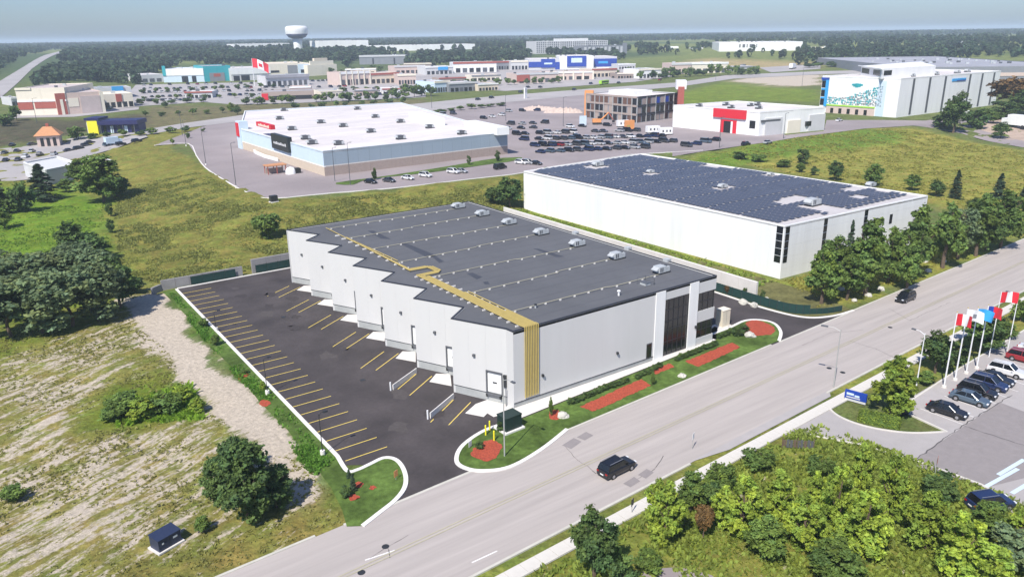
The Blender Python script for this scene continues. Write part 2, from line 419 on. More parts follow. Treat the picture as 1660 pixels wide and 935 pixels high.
# ------------------------------------------------------------------ ground
def groundmat():
    m, n, l, p = _nodes('grassland_and_soil'); MT['ground'] = m
    p.inputs['Roughness'].default_value = .95; p.inputs['Specular IOR Level'].default_value = .1
    g = n.new('ShaderNodeNewGeometry'); at = n.new('ShaderNodeAttribute'); at.attribute_name = 'tint'
    def noise(scale, detail, rough=.6, vec=None):
        z = n.new('ShaderNodeTexNoise'); z.inputs['Scale'].default_value = scale; z.inputs['Detail'].default_value = detail; z.inputs['Roughness'].default_value = rough
        l.new(vec or g.outputs['Position'], z.inputs['Vector']); return z.outputs['Fac']
    def rng_(v, a, b, c, d):
        r = n.new('ShaderNodeMapRange'); r.inputs[1].default_value = a; r.inputs[2].default_value = b; r.inputs[3].default_value = c; r.inputs[4].default_value = d; l.new(v, r.inputs[0]); return r.outputs[0]
    def mth(op, a, b):
        r = n.new('ShaderNodeMath'); r.operation = op
        for i, x in enumerate((a, b)):
            if isinstance(x, (int, float)): r.inputs[i].default_value = x
            else: l.new(x, r.inputs[i])
        return r.outputs[0]
    f1 = rng_(noise(1.5, 10, .75), .3, .7, .5, 1.5)
    f2 = rng_(noise(.13, 5), .3, .7, .78, 1.22)
    f3 = rng_(noise(.45, 4), .35, .65, .85, 1.15)
    f = mth('MULTIPLY', mth('MULTIPLY', f1, f2), f3)
    mix = n.new('ShaderNodeMix'); mix.data_type = 'RGBA'        # patches that are greener and browner
    gr = n.new('ShaderNodeVectorMath'); gr.operation = 'MULTIPLY'; l.new(at.outputs['Color'], gr.inputs[0]); gr.inputs[1].default_value = (.8, 1.0, .82)
    br = n.new('ShaderNodeVectorMath'); br.operation = 'MULTIPLY'; l.new(at.outputs['Color'], br.inputs[0]); br.inputs[1].default_value = (1.17, 1.04, 1.12)
    l.new(rng_(noise(.3, 7, .65), .36, .64, 0, 1), mix.inputs[0]); l.new(gr.outputs[0], mix.inputs[6]); l.new(br.outputs[0], mix.inputs[7])
    sc = n.new('ShaderNodeVectorMath'); sc.operation = 'SCALE'; l.new(mix.outputs[2], sc.inputs[0]); l.new(f, sc.inputs['Scale'])
    mp = n.new('ShaderNodeMapping'); mp.vector_type = 'TEXTURE'; mp.inputs['Rotation'].default_value = (0, 0, math.radians(28)); mp.inputs['Scale'].default_value = (2.9, .62, 1); l.new(g.outputs['Position'], mp.inputs[0])
    ns = mth('ADD', mth('MULTIPLY', noise(.55, 9, .68, mp.outputs[0]), .75), mth('MULTIPLY', noise(2.2, 5, .6), .25))
    th = mth('ADD', ns, mth('MULTIPLY', mth('SUBTRACT', at.outputs['Alpha'], .5), .42))
    sf = rng_(th, .49, .57, 0, 1)
    soil = n.new('ShaderNodeVectorMath'); soil.operation = 'SCALE'; soil.inputs[0].default_value = (.50, .43, .345); l.new(rng_(noise(1.7, 8, .7), .3, .7, .68, 1.2), soil.inputs['Scale'])
    mx = n.new('ShaderNodeMix'); mx.data_type = 'RGBA'; l.new(sf, mx.inputs[0]); l.new(sc.outputs[0], mx.inputs[6]); l.new(soil.outputs[0], mx.inputs[7])
    l.new(mx.outputs[2], p.inputs['Base Color'])
    b = n.new('ShaderNodeBump'); b.inputs['Strength'].default_value = .8; b.inputs['Distance'].default_value = .35
    l.new(noise(1.3, 8, .7), b.inputs['Height']); l.new(b.outputs[0], p.inputs['Normal'])
groundmat()
def axis(lo, hi, st, far, grow=1.16):
    a = list(np.arange(lo, hi + .01, st)); s = st; x = hi
    while x < far: s *= grow; x += s; a.append(x)
    s = st; x = lo; pre = []
    while x > -far: s *= grow; x -= s; pre.append(x)
    return np.array(pre[::-1] + a)
GX = axis(-112, 322, 1.6, 26000); GY = axis(-72, 342, 1.6, 26000)
XX, YY = np.meshgrid(GX, GY); XF = XX.ravel(); YF = YY.ravel()
def fbm(X, Y, sc, seed=0):
    """value noise on numpy arrays"""
    out = np.zeros_like(X); amp = 1.0; tot = 0
    for o in range(4):
        x = X / sc * 2 ** o + seed * 17.3; y = Y / sc * 2 ** o + seed * 9.1
        xi = np.floor(x); yi = np.floor(y); fx = x - xi; fy = y - yi; fx = fx * fx * (3 - 2 * fx); fy = fy * fy * (3 - 2 * fy)
        def h(a, b): v = np.sin(a * 127.1 + b * 311.7 + o * 74.7) * 43758.5453; return v - np.floor(v)
        out += amp * ((h(xi, yi) * (1 - fx) + h(xi + 1, yi) * fx) * (1 - fy) + (h(xi, yi + 1) * (1 - fx) + h(xi + 1, yi + 1) * fx) * fy); tot += amp; amp *= .5
    return out / tot
tint = np.zeros((len(XF), 4)); tint[:, :3] = (.12, .14, .045)
WXo = XF + (fbm(XF, YF, 9, 1) - .5) * 9; WYo = YF + (fbm(XF, YF, 9, 2) - .5) * 9
def zone(poly, col, dry, soft=3.0, pix=True, warp=True):
    P = np.array(gp(poly) if pix else poly, float)
    d, ins = polydist(P, WXo if warp else XF, WYo if warp else YF)
    s = np.where(ins, d, -d); k = sstep(s / soft * .5 + .5)[:, None]
    tint[:] = tint * (1 - k) + np.array([*col, dry]) * k
# far land: fields and woods
D0 = np.hypot(XF, YF)
farm = fbm(XF, YF, 420, 5)[:, None]
far_c = np.where(farm > .5, np.array([.17, .19, .06, 0]), np.array([.07, .1, .04, 0]))
k = sstep((D0 - 600) / 500)[:, None]; tint[:] = tint * (1 - k) + far_c * k
zone([(-500, 60), (-120, 330), (60, 360), (150, 420), (17, 275), (15.8, 137), (40, 131), (82, 127), (104, 131), (104, 84), (-23.2, 81), (-30, 100), (-26, 145), (-20, 200), (-120, 200)], (0.188, 0.177, 0.042), 0, pix=False)
zone([(-300, 100), (-30, 95), (-26, 145), (-20, 185), (-24, 215), (-60, 260), (-300, 260)], (0.135, 0.206, 0.022), 0, 6, pix=False)
zone([(-200, -11), (-23.5, -11), (-23.5, 82), (-32, 96), (-60, 92), (-200, 90)], (0.173, 0.170, 0.042), .38, 4, pix=False)
zone([(-20, 640), (60, 570), (210, 500), (215, 560), (130, 600), (260, 640), (330, 690), (320, 900), (120, 935), (-20, 935)], (0.210, 0.185, 0.055), .58, 7)
zone([(120, 660), (170, 620), (300, 620), (330, 660), (250, 690), (160, 690)], (0.128, 0.170, 0.022), .12, 3)
zone([(-20, 480), (200, 470), (205, 500), (-20, 585)], (0.150, 0.177, 0.030), .1, 4)
zone([(-20, 188), (110, 196), (235, 184), (330, 180), (380, 178), (300, 198), (230, 207), (130, 214), (60, 230), (-40, 240)], (.085, .075, .045), 0, 4)
zone([(235, 174), (400, 170), (690, 162), (700, 182), (560, 190), (400, 196), (240, 207)], (.15, .13, .065), .1, 5)
zone([(207, 488), (250, 474), (275, 474), (345, 570), (440, 668), (475, 730), (520, 800), (470, 800), (400, 700), (330, 660), (265, 560), (222, 530)], (0.300, 0.260, 0.200), 1.1, 2.0)
zone([(120, 935), (250, 905), (400, 860), (540, 790), (600, 840), (560, 870), (370, 935)], (0.195, 0.170, 0.045), .3, 3)
zone([(262, 470), (285, 462), (400, 600), (550, 760), (640, 760), (640, 830), (560, 830), (520, 770), (440, 670), (345, 570)], (0.083, 0.135, 0.024), .12, 1.2)
zone([(860, 395), (1040, 440), (1220, 480), (1330, 505), (1420, 480), (1640, 400), (1660, 385), (1660, 370), (1300, 450), (1262, 452), (848, 337), (812, 333)], (0.210, 0.213, 0.042), .12, 1.5)
zone([(1100, 262), (1300, 220), (1400, 208), (1480, 207), (1660, 243), (1720, 300), (1720, 380), (1500, 330), (1480, 315), (1200, 262)], (0.240, 0.220, 0.050), .08, 5)
zone([(1100, 262), (1300, 220), (1400, 208), (1470, 215), (1450, 232), (1300, 250), (1180, 275)], (0.128, 0.185, 0.028), 0, 5)
zone([(740, 935), (900, 868), (1050, 790), (1200, 716), (1240, 705), (1330, 690), (1500, 750), (1590, 790), (1760, 860), (1760, 1000), (740, 1000)], (0.180, 0.185, 0.040), .28, 1.5)
zone([(1330, 640), (1500, 548), (1660, 478), (1760, 440), (1760, 520), (1660, 545), (1480, 620), (1360, 650)], (0.225, 0.220, 0.050), .1, 1)
zone([(1100, 152), (1170, 133), (1328, 146), (1328, 165), (1200, 163), (1100, 172)], (0.150, 0.192, 0.028), 0, 8)
zone([(1180, 132), (1250, 122), (1325, 122), (1325, 142), (1240, 138)], (0.400, 0.300, 0.220), 1.2, 8)
zone([(1080, 98), (1180, 94), (1330, 100), (1330, 112), (1200, 110)], (0.340, 0.260, 0.130), .3, 10)
zone([(690, 185), (760, 165), (830, 158), (945, 150), (948, 163), (850, 172), (780, 180)], (0.180, 0.185, 0.035), 0, 5)
zone([(825, 170), (860, 165), (945, 165), (945, 185), (920, 185), (850, 175)], (0.400, 0.320, 0.260), 1.2, 4)
z = Tv(XF, YF)
near_ = sstep((700 - D0) / 300)
flatd = np.minimum(polydist(np.array([(-23.5, -9), (58.5, -5), (58.5, 82), (-23.5, 82)]), XF, YF)[0] * (~polydist(np.array([(-23.5, -9), (58.5, -5), (58.5, 82), (-23.5, 82)]), XF, YF)[1]), 6) / 6
roadd = np.clip((np.abs(YF + 16 - .045 * XF) - 9) / 8, 0, 1)
inpl = polydist(PLAT, XF, YF)[1]
w2d = np.minimum(polydist(np.array([(66, 8), (125, 8), (125, 102), (66, 102)]), XF, YF)[0] * (~polydist(np.array([(66, 8), (125, 8), (125, 102), (66, 102)]), XF, YF)[1]), 6) / 6
rl = np.where((XF > 8) & (YF < -15), 0.0, 1.0)
und = (fbm(XF, YF, 7, 3) - .5) * np.where(YF > 84, 1.5, .7) + (fbm(XF, YF, 2.5, 4) - .5) * .35
z = z + und * near_ * flatd * roadd * w2d * rl * np.where(inpl, 0, 1) - .03
nx_, ny_ = len(GX), len(GY)
me = bpy.data.meshes.new('ground'); me.vertices.add(len(XF)); me.vertices.foreach_set('co', np.column_stack([XF, YF, z]).ravel())
ii = (np.arange(ny_ - 1)[:, None] * nx_ + np.arange(nx_ - 1)[None, :]).ravel()
quads = np.column_stack([ii, ii + 1, ii + nx_ + 1, ii + nx_]).ravel()
me.loops.add(len(quads)); me.loops.foreach_set('vertex_index', quads); me.polygons.add(len(ii))
me.polygons.foreach_set('loop_start', np.arange(0, len(quads), 4)); me.polygons.foreach_set('loop_total', np.full(len(ii), 4))
me.polygons.foreach_set('use_smooth', np.ones(len(ii), bool)); me.update(calc_edges=True)
ca = me.color_attributes.new('tint', 'FLOAT_COLOR', 'POINT'); ca.data.foreach_set('color', tint.ravel().astype(np.float32))
me.materials.append(MT['ground'])
ground = place(me, 'ground'); tag(ground, kind='structure')

# ------------------------------------------------------------------ the street and the new parking lot
def yN(x): return -8.75 + .045 * x
def yS(x): return -23.0 + .045 * x
def yW(x): return -24.45 + .045 * x
KY = [(-23.1, 80.2), (-23.1, 1.6)]
lot_poly = [(-23.1, 80.2), (56.6, 80.2), (56.6, 3), (58.2, -2), (61.5, -4.6), (70, yN(70) - .2), (-40, yN(-40) - .2), (-27, -10.6), (-18, -4), (-18, -1), (-23.1, 1)]
sheet('parking_lot', [(-23.2, 80.2), (57, 80.2), (57, 2.4), (58.6, -2.6), (63, -5.2), (66, yN(66) - .3), (-30, yN(-30) - .3), (-22.5, -10), (-19, -7), (-18.5, -3), (-23.2, .3)], .03, 'newasphalt')
sheet('street', [(-400, yS(-400)), (600, yS(600)), (600, yN(600)), (-400, yN(-400))], .045, 'road', step=50)
# old kerb lines of the street, broken at the driveways
ribbon('street_kerb', [(x, yN(x) + .1) for x in np.arange(-300, -30, 10)] + [(-31, yN(-31) + .1)], .3, .13, 'oldkerb')
ribbon('street_kerb', [(x, yN(x) + .1) for x in (2, 12, 22, 32, 42, 44)], .3, .13, 'oldkerb')
ribbon('street_kerb', [(x, yN(x) + .1) for x in (66, 90, 120, 160, 220, 300, 420, 600)], .3, .13, 'oldkerb')
ribbon('street_kerb', [(x, yS(x) - .1) for x in (-300, -200, -100, -60, -20, 8)], .3, .13, 'oldkerb')
ribbon('street_kerb', [(x, yS(x) - .1) for x in (36, 60, 90, 140, 220, 400, 600)], .3, .13, 'oldkerb')
sheet('street_entrance', [(8, yS(8) + .2), (37, yS(37) + .2), (35.5, yW(35.5) + .5), (14, yW(14) + .5)], .05, 'farlot')
# sidewalk of separate slabs on the south side
sw = []
x = -62.0; parent_sw = sheet('sidewalk', [(-300, yW(-300) - 1.55), (600, yW(600) - 1.55), (600, yW(600) + .05), (-300, yW(-300) + .05)], .03, 'found', step=50)
slabm = MB().box(0, 1.74, 0, 1.5, 0, .09).mesh('slab', 'walk')
while x < 150:
    o = place(slabm, 'slab', parent_sw, (x, yW(x) - 1.5, .05 + random.uniform(-.004, .008)), math.atan(.045)); x += 1.78
# street markings and patches
MK = []
def strip(name, a, b, wd, m, off, parent):
    a = Vector(a[:2]); b = Vector(b[:2]); d = (b - a).normalized(); nn = Vector((-d.y, d.x)) * wd / 2
    return sheet(name, [tuple(a - nn), tuple(b - nn), tuple(b + nn), tuple(a + nn)], off, m, parent=parent)
street = [o for o in bpy.data.objects if o.name == 'street'][0]
x = -120
for cxl in (0,):
    strip('centre_line', (-160, -15.55 + .045 * -160), (420, -15.55 + .045 * 420), .12, 'fadedyellow', .053, street)
    strip('centre_line', (-160, -15.95 + .045 * -160), (420, -15.95 + .045 * 420), .12, 'fadedyellow', .053, street)
for a, b in (((765, 912), (806, 893)), ((592, 908), (640, 892))):
    strip('lane_dash', G(*a), G(*b), .16, 'paintwhite', .056, street)
for P4 in ([(911, 722), (926, 728), (943, 716), (930, 710)], [(935, 709), (948, 714), (962, 706), (950, 700)],
           [(1010, 784), (1022, 790), (1038, 780), (1028, 773)], [(1034, 770), (1047, 776), (1060, 766), (1048, 760)]):
    sheet('asphalt_patch', gp(P4), .06, 'patch', parent=street)
def crack(pts, wd=.07):
    P = gp(pts); mbk = MB()
    for a, b in zip(P, P[1:]):
        k = max(2, int(math.dist(a, b) / .8)); last = a
        for i in range(1, k + 1):
            q = (a[0] + (b[0] - a[0]) * i / k + random.uniform(-.12, .12), a[1] + (b[1] - a[1]) * i / k + random.uniform(-.12, .12))
            d = Vector((q[0] - last[0], q[1] - last[1])); d.normalize(); w_ = wd * random.uniform(.5, 1.3) / 2; nx2, ny2 = -d.y * w_, d.x * w_
            mbk.add([(last[0] - nx2, last[1] - ny2, .058), (q[0] - nx2, q[1] - ny2, .058), (q[0] + nx2, q[1] + ny2, .058), (last[0] + nx2, last[1] + ny2, .058)], [(0, 1, 2, 3)]); last = q
    mbk.build('sealed_crack', 'crack', street)
crack([(915, 722), (930, 740), (968, 768), (985, 775)]); crack([(1025, 780), (1060, 762), (1075, 740)])
crack([(1377, 553), (1418, 565), (1450, 580)]); crack([(600, 905), (640, 880), (660, 868)], .05); crack([(625, 882), (633, 903)], .06)
crack([(1300, 560), (1345, 540), (1400, 535)], .05); crack([(1440, 500), (1475, 520), (1540, 490)], .05)
for px_, py_ in ((625, 886), (586, 928), (1344, 597), (1366, 604), (1443, 531)):
    p = G(px_, py_); o = MB().lathe([(.001, 0), (.36, 0), (.36, .02), (.28, .024)], 16).build('manhole_cover', 'dark', None, (p.x, p.y, .047)); tag(o, kind='structure')

# the driveway kerbs and the planted islands of the new lot
westk = [(-23.25, 80.2), (-23.25, 40), (-23.25, 3.2), (-23.0, 1.2), (-22.2, .25)]
tipk = gp([(563, 764), (580, 762), (600, 753), (622, 743), (640, 745), (652, 757), (658, 775), (655, 793), (640, 812), (615, 832), (588, 853)])
wl = [(-23.25, y) for y in np.arange(80, 2.5, -6)] + spline([(-23.25, 2.6)] + tipk, 5)
ribbon('lot_kerb', wl, .5, .15, 'kerb')
lawnW = [(-23.5, y) for y in np.arange(80, 2.5, -6)] + spline([(-23.5, 2.6)] + tipk, 5)
sheet('island_lawn', lawnW + [(-27.9, -10.5), (-27.1, -7.5), (-26.4, -3), (-26.1, 4), (-25.7, 12), (-26.0, 22), (-25.5, 33), (-25.9, 45), (-25.4, 60), (-25.8, 80)], .1, 'lawn', step=4)
isl = spline([(36.8, 1.6), (44.2, 1.85), (49.2, 2.4), (51.6, .9), (51.9, -1.4), (49.6, -4.3), (46.3, -6.4)], 6)
isl2 = [(x, yN(x) + .3) for x in (44, 36, 26, 16, 6, 2)] + spline([(2, yN(2) + .3), (-3.5, -10.3), (-8.6, -11.2), (-11.7, -9.9), (-12.9, -7.9), (-12.5, -6.1), (-10.3, -4.0), (-6.4, -2.6), (-2.6, -2.6)], 6)
front_island = isl + isl2 + [(-1.2, -2.9), (5, -2.5), (17.5, -1.7), (28.5, -1.1), (30, -.2), (36.4, .6)]
sheet('front_lawn', front_island, .11, 'lawn', step=3)
ribbon('lot_kerb', isl, .5, .16, 'kerb'); ribbon('lot_kerb', isl2[6:], .5, .16, 'kerb')
kr = spline([(57.0, 30), (57.0, 14), (56.9, 4), (58.4, -2.4), (62.5, -5.0), (68, yN(68) + .05)], 8)
ribbon('lot_kerb', kr, .45, .15, 'kerb'); sheet('east_verge', [(57.2, 84), (57.2, 14), (57.1, 4), (58.6, -2.2), (62.7, -4.7), (68, -5.3), (71, 5), (71, 12.5), (71, 84)], .06, 'dryverge', step=3)
ribbon('lot_kerb', [(x, 80.3) for x in range(-23, 58, 8)], .4, .15, 'kerb')
# the lot's old-kerb joint to the street
strip('street_joint', (-28, yN(-28) + .02), (0, yN(0) + .02), .35, 'oldkerb', .05, street)
strip('street_joint', (46, yN(46) + .02), (67, yN(67) + .02), .35, 'oldkerb', .05, street)
# front walk
sheet('front_walk', [(-1.2, -2.7), (5, -2.3), (17.5, -1.5), (28.5, -.95), (38.8, -.35), (38.8, 3.6), (44.6, 4.3), (44.6, 2.0), (36.8, 1.4), (36.4, .8), (38.4, 0.02), (0.1, 0.02), (-.6, -.4)], .13, 'concrete')
# mulch beds
def ragged(P, amp, step):
    out = []
    for i in range(len(P)):
        a = Vector(P[i]); b = Vector(P[(i + 1) % len(P)]); k = max(1, int((b - a).length / step))
        for j in range(k): q = a.lerp(b, j / k); out.append((q.x + random.uniform(-amp, amp), q.y + random.uniform(-amp, amp)))
    return out
for k_, pl in enumerate(([(940, 660), (962, 668), (1056, 626), (1040, 615)], [(1110, 587), (1132, 596), (1200, 564), (1186, 556)],
           [(1188, 541), (1215, 521), (1238, 523), (1256, 534), (1250, 543), (1222, 545), (1212, 540)], [(763, 735), (775, 722), (796, 714), (812, 722), (806, 740), (790, 749), (770, 742)],
           [(890, 668), (905, 666), (905, 680), (892, 680)], [(385, 612), (393, 604), (402, 608), (394, 618)], [(420, 655), (428, 648), (440, 654), (430, 660)],
           [(1056, 603), (1085, 590), (1092, 596), (1062, 608)],
           [(552, 800), (560, 796), (566, 801), (558, 806)], [(566, 806), (576, 802), (582, 808), (570, 812)], [(572, 786), (584, 782), (588, 788), (576, 792)], [(600, 790), (607, 787), (610, 792), (602, 795)])):
    sheet('mulch_bed', ragged(gp(pl) if k_ in (0, 1, 7) else spline(gp(pl), 4, True), .13, .35), .14, 'mulch')
# stall lines
lot = [o for o in bpy.data.objects if o.name == 'parking_lot'][0]
lm = MB().box(0, 5.3, -.055, .055, 0, .006).mesh('stall_line', 'paintyellow')
for i in range(28): place(lm, 'stall_line', lot, (-22.9, 1.2 + 2.79 * i, .034), random.uniform(-.004, .004))
dm = MB().box(0, 6.6, -.055, .055, 0, .006).mesh('dock_line', 'paintyellow')
TA = math.atan2(-3.7, -5.7)
def tooth(k):
    """outer and inner corner of tooth k of the stepped wall"""
    return Vector((-3.7, 8.9 + 10.25 * k)), Vector((-.1, 1.4 + 10.25 * k))
for k in range(7):
    for dx, dy in ((-4.95, 6.97), (-3.5, 4.98)):
        place(dm, 'dock_line', lot, (dx, dy + 10.25 * k, .034), TA)
# concrete pads beside the docks
padm = [G(696, 619), G(707, 605.7), G(730, 606.6), G(732, 626)]
for k in range(0, 7):
    if k == 0:
        continue
    sheet('concrete_pad', [(p.x, p.y + 10.25 * (k - 1)) for p in padm], .05, 'concrete', parent=lot)
sheet('concrete_pad', gp([(771, 655), (754, 670), (784, 676), (790, 670), (800, 676), (815, 672), (833, 660), (815, 650), (790, 648)]), .05, 'concrete', parent=lot)
for k in range(6):     # the small light post holes and stains by the stalls
    pass
# grey lot on the right, with its drive
rlot = gp([(1500, 545)])
RL = [tuple(G(*q)[:2]) for q in ((1185, 733), (1345, 655), (1346, 664), (1362, 676), (1392, 688), (1432, 697), (1480, 702), (1535, 700), (1452, 660), (1640, 545), (1760, 480))]
sheet('visitor_lot', RL + [(150, -30), (150, -120), (40, -90), tuple(G(1700, 930)[:2]), tuple(G(1640, 830)[:2]), tuple(G(1590, 780)[:2]), tuple(G(1500, 750)[:2]), tuple(G(1400, 722)[:2]), tuple(G(1290, 700)[:2])], .04, 'farlot', step=6)
crl = spline(gp([(1345, 655), (1346, 664), (1362, 676), (1392, 688), (1432, 697), (1480, 702), (1535, 700)]), 5)
ribbon('visitor_kerb', crl + gp([(1500, 684), (1470, 670)]), .25, .13, 'walk')
ribbon('visitor_kerb', gp([(1455, 664), (1560, 595), (1640, 548), (1700, 512)]), .25, .13, 'walk')
ribbon('visitor_kerb', gp([(1290, 700), (1400, 722), (1500, 752), (1590, 785), (1640, 815)]), .25, .1, 'walk')
vis = [o for o in bpy.data.objects if o.name == 'visitor_lot'][0]
sheet('asphalt_patch', gp([(1472, 752), (1620, 652), (1720, 690), (1720, 760), (1600, 790)]), .046, 'patch', parent=vis)
crack([(1447, 772), (1560, 690), (1640, 640)], .12); crack([(1560, 690), (1660, 722)], .1)
for i in range(9):
    a = G(1557 + 40 * i, 695 - 27 * i); 
    p0 = Vector((40.6 + 3.0 * i, -31.2)); strip('stall_line', (p0.x + .8, p0.y), (p0.x + .8, p0.y - 5.2), .1, 'paintwhite', .047, vis)
for i, (a, b) in enumerate((((1618, 770), (1660, 745)), ((1596, 790), (1650, 760)), ((1640, 800), (1690, 770)))):
    strip('accessible_bay_marking', G(*a), G(*b), .45, 'palebluewall', .064, vis)
# plaza
plz = gp([(250, 236), (305, 233), (318, 252), (333, 272), (365, 293), (402, 313), (440, 322), (530, 314), (640, 305), (760, 291), (830, 283), (880, 275)])
PZ = sheet('plaza_lot', plz + [(104, 131.5), (150, 134.5), (178, 124.5), (215, 122.5), (233, 124)] + gp([(1240, 205), (1100, 172), (945, 150), (760, 168), (690, 178), (560, 172), (400, 188), (330, 205)]), .05, 'greylot', step=8)
ribbon('plaza_kerb', spline(plz, 3) + [(104, 131.5), (150, 134.5), (178, 124.5)], .35, .15, 'kerb')
sheet('side_road', gp([(1090, 254), (1180, 240), (1300, 222), (1400, 209), (1480, 204), (1560, 217), (1680, 243), (1680, 232), (1580, 208), (1620, 190), (1600, 180), (1500, 196), (1430, 195), (1340, 195), (1335, 213), (1230, 224), (1150, 232), (1090, 240)]), .07, 'greylot', step=8)
sheet('truck_yard', gp([(1520, 203), (1570, 190), (1680, 190), (1680, 232)]), .06, 'pink_soil', step=8)

sheet('gravel_patch', spline(gp([(1000, 950), (1040, 926), (1110, 919), (1200, 920), (1260, 940), (1180, 975), (1060, 975)]), 4, True), .05, 'greylot')

sheet('store_lawn', spline(gp([(545, 297), (640, 284), (740, 268), (800, 258), (846, 256), (830, 262), (800, 266), (700, 280), (600, 291), (572, 300)]), 3, True), .16, 'lawn')

MT['asphaltstain'] = mat('asphalt_stain', (.046, .038, .037), 0.8, .2, 2); MT['asphaltworn'] = mat('worn_asphalt', (.072, .062, .06), 0.9, .2, 2)
for i in range(16):
    cx, cy = random.uniform(-16, -7), random.uniform(2, 76); rr_ = random.uniform(.4, 1.5); n_ = 11
    sheet('asphalt_stain', [(cx + math.cos(2 * PI * k / n_) * rr_ * random.uniform(.5, 1.3), cy + math.sin(2 * PI * k / n_) * rr_ * random.uniform(.6, 1.8)) for k in range(n_)], .036 + i * .0004, 'asphaltstain' if i % 3 else 'asphaltworn', parent=lot)
for x_, y_ in ((-12, 20), (-12, 52), (49, 20)):
    o = MB().box(-.35, .35, -.35, .35, 0, .015).build('drain_grate', 'dark', lot, (x_, y_, .045))
for i in range(14):   # small manhole and catch basin stones of the kerb
    pass
# ------------------------------------------------------------------ the new warehouse with the stepped wall
H1 = 10.66
W = thing('warehouse', 'large pale grey warehouse with dark roof and saw-tooth dock wall beside the new lot', 'warehouse', (0, 0, 0))
teeth = []
for k in range(7):
    o_, i_ = tooth(k); teeth += [i_, o_]
outline = [(0, 0), (38.2, 0), (38.2, 70.4), (-3.7, 70.4)] 
left = [tuple(p) for k in range(6, -1, -1) for p in (tooth(k))]          # from the back to the front
poly1 = [(0, 0), (38.2, 0), (38.2, 70.4)] + left
WT = .3
# dock faces: each is a wall segment of its own with its opening
def facebox(mb, a, b, u0, u1, z0, z1, d0, d1):
    """box on the wall line a->b between u0 and u1 (metres), d0..d1 outwards"""
    a = Vector(a); b = Vector(b); d = (b - a).normalized(); n = Vector((-d.y, d.x)) * -1
    p = [a + d * u0 + n * d0, a + d * u1 + n * d0, a + d * u1 + n * d1, a + d * u0 + n * d1]
    mb.prism([tuple(q) for q in p], z0, z1); return mb
for k in range(7):
    o_, i_ = tooth(k); L = (i_ - o_).length
    # outward normal of o->i must point to -x: o->i direction is (+,-), right hand normal
    mb = MB(); a, b = (o_.x, o_.y), (i_.x, i_.y)
    D = (i_ - o_).normalized(); nrm = Vector((D.y, -D.x))
    if nrm.x > 0: nrm = -nrm
    def fb(mb, u0, u1, z0, z1, d0, d1):
        p = [o_ + D * u0 + nrm * d0, o_ + D * u1 + nrm * d0, o_ + D * u1 + nrm * d1, o_ + D * u0 + nrm * d1]
        return mb.prism([tuple(q) for q in p], z0, z1)
    du0, du1, dz0, dz1 = 5.25, 7.6, 1.25, 4.3
    # panels with open joints of 2.6 m
    seams = [0, 2.62, du0]
    for s0, s1 in zip(seams, seams[1:]): fb(MB(), s0 + (.004 if s0 else 0), s1 - .004, 1.2, H1, -WT, 0).build('wall_panel', 'panel', W)
    fb(MB(), du0 + .004, du1 - .004, dz1, H1, -WT, 0).build('wall_panel', 'panel', W)
    fb(MB(), du1 + .0, L, 1.2, H1, -WT, 0).build('wall_panel', 'panel', W)
    fb(MB(), 0, L, -.3, 1.2, -WT, -.06).build('foundation', 'found', W)
    fb(MB(), 0, L, 1.17, 1.24, -.07, .02).build('drip_edge', 'coping', W)
    dr = fb(MB(), du0 + .1, du1 - .1, dz0 + .05, dz1 - .1, -.22, -.14).build('dock_door', 'white', W)
    mf = MB(); fb(mf, du0 - .08, du0 + .1, dz0, dz1 + .12, -.2, .05); fb(mf, du1 - .1, du1 + .08, dz0, dz1 + .12, -.2, .05); fb(mf, du0 - .08, du1 + .08, dz1 - .1, dz1 + .14, -.2, .06)
    mf.build('door_frame', 'mullion', dr)
    fb(MB(), du0 + .85, du0 + 1.5, 2.65, 2.85, -.14, -.12).build('door_window', 'glass', dr)
    for q in range(1, 5): fb(MB(), du0 + .1, du1 - .1, dz0 + .05 + q * .58, dz0 + .07 + q * .58, -.145, -.132).build('door_seam', 'palegrey', dr)
    mf = MB(); fb(mf, du0 + .1, du1 - .1, .95, 1.22, -.05, .3); mf.build('dock_leveller', 'mullion', W)
    for q in (du0 + .05, du1 - .25): fb(MB(), q, q + .2, .75, 1.2, -.06, .34).build('dock_bumper', 'black', W)
    ml = MB(); fb(ml, 3.3, 3.65, 6.0, 6.35, 0, .28); ml.build('wall_lamp', 'mullion', W)
    # return wall of the tooth towards the next outer corner
    if k > 0:
        nx = tooth(k - 1)[0]; q = (nx - i_); pn = Vector((-q.y, q.x)).normalized() * WT
        if pn.x < 0: pn = -pn
        MB().prism([tuple(i_), tuple(nx), tuple(nx + pn), tuple(i_ + pn)], -.3, H1 - .004).build('return_wall', 'panel', W)
MB().prism([(-.1, 1.4), (0, 0), (.3, .3), (.2, 1.4)], -.3, H1).build('corner_wall', 'panel', W)
# street front
def xf(px, py): return PY(px, py, 0)[0]
pil = [(25.2, 27.1), (32.3, 34.2)]
glz = (27.1, 32.3)
seams = [0.0, 5.04, 10.08, 15.12, 20.16, 25.2]
for a, b in zip(seams, seams[1:]): MB().box(a + .004, b - .004, 0, .3, .75, H1).build('front_panel', 'frontpanel', W)
MB().box(0.0, 25.2, .05, .32, -.3, .75).build('foundation', 'found', W)
MB().box(0.0, 25.2, -.03, .04, .72, .8).build('drip_edge', 'coping', W)
for a, b in pil: MB().box(a, b, -.12, .3, -.3, H1 - .03).build('pilaster', 'white', W)
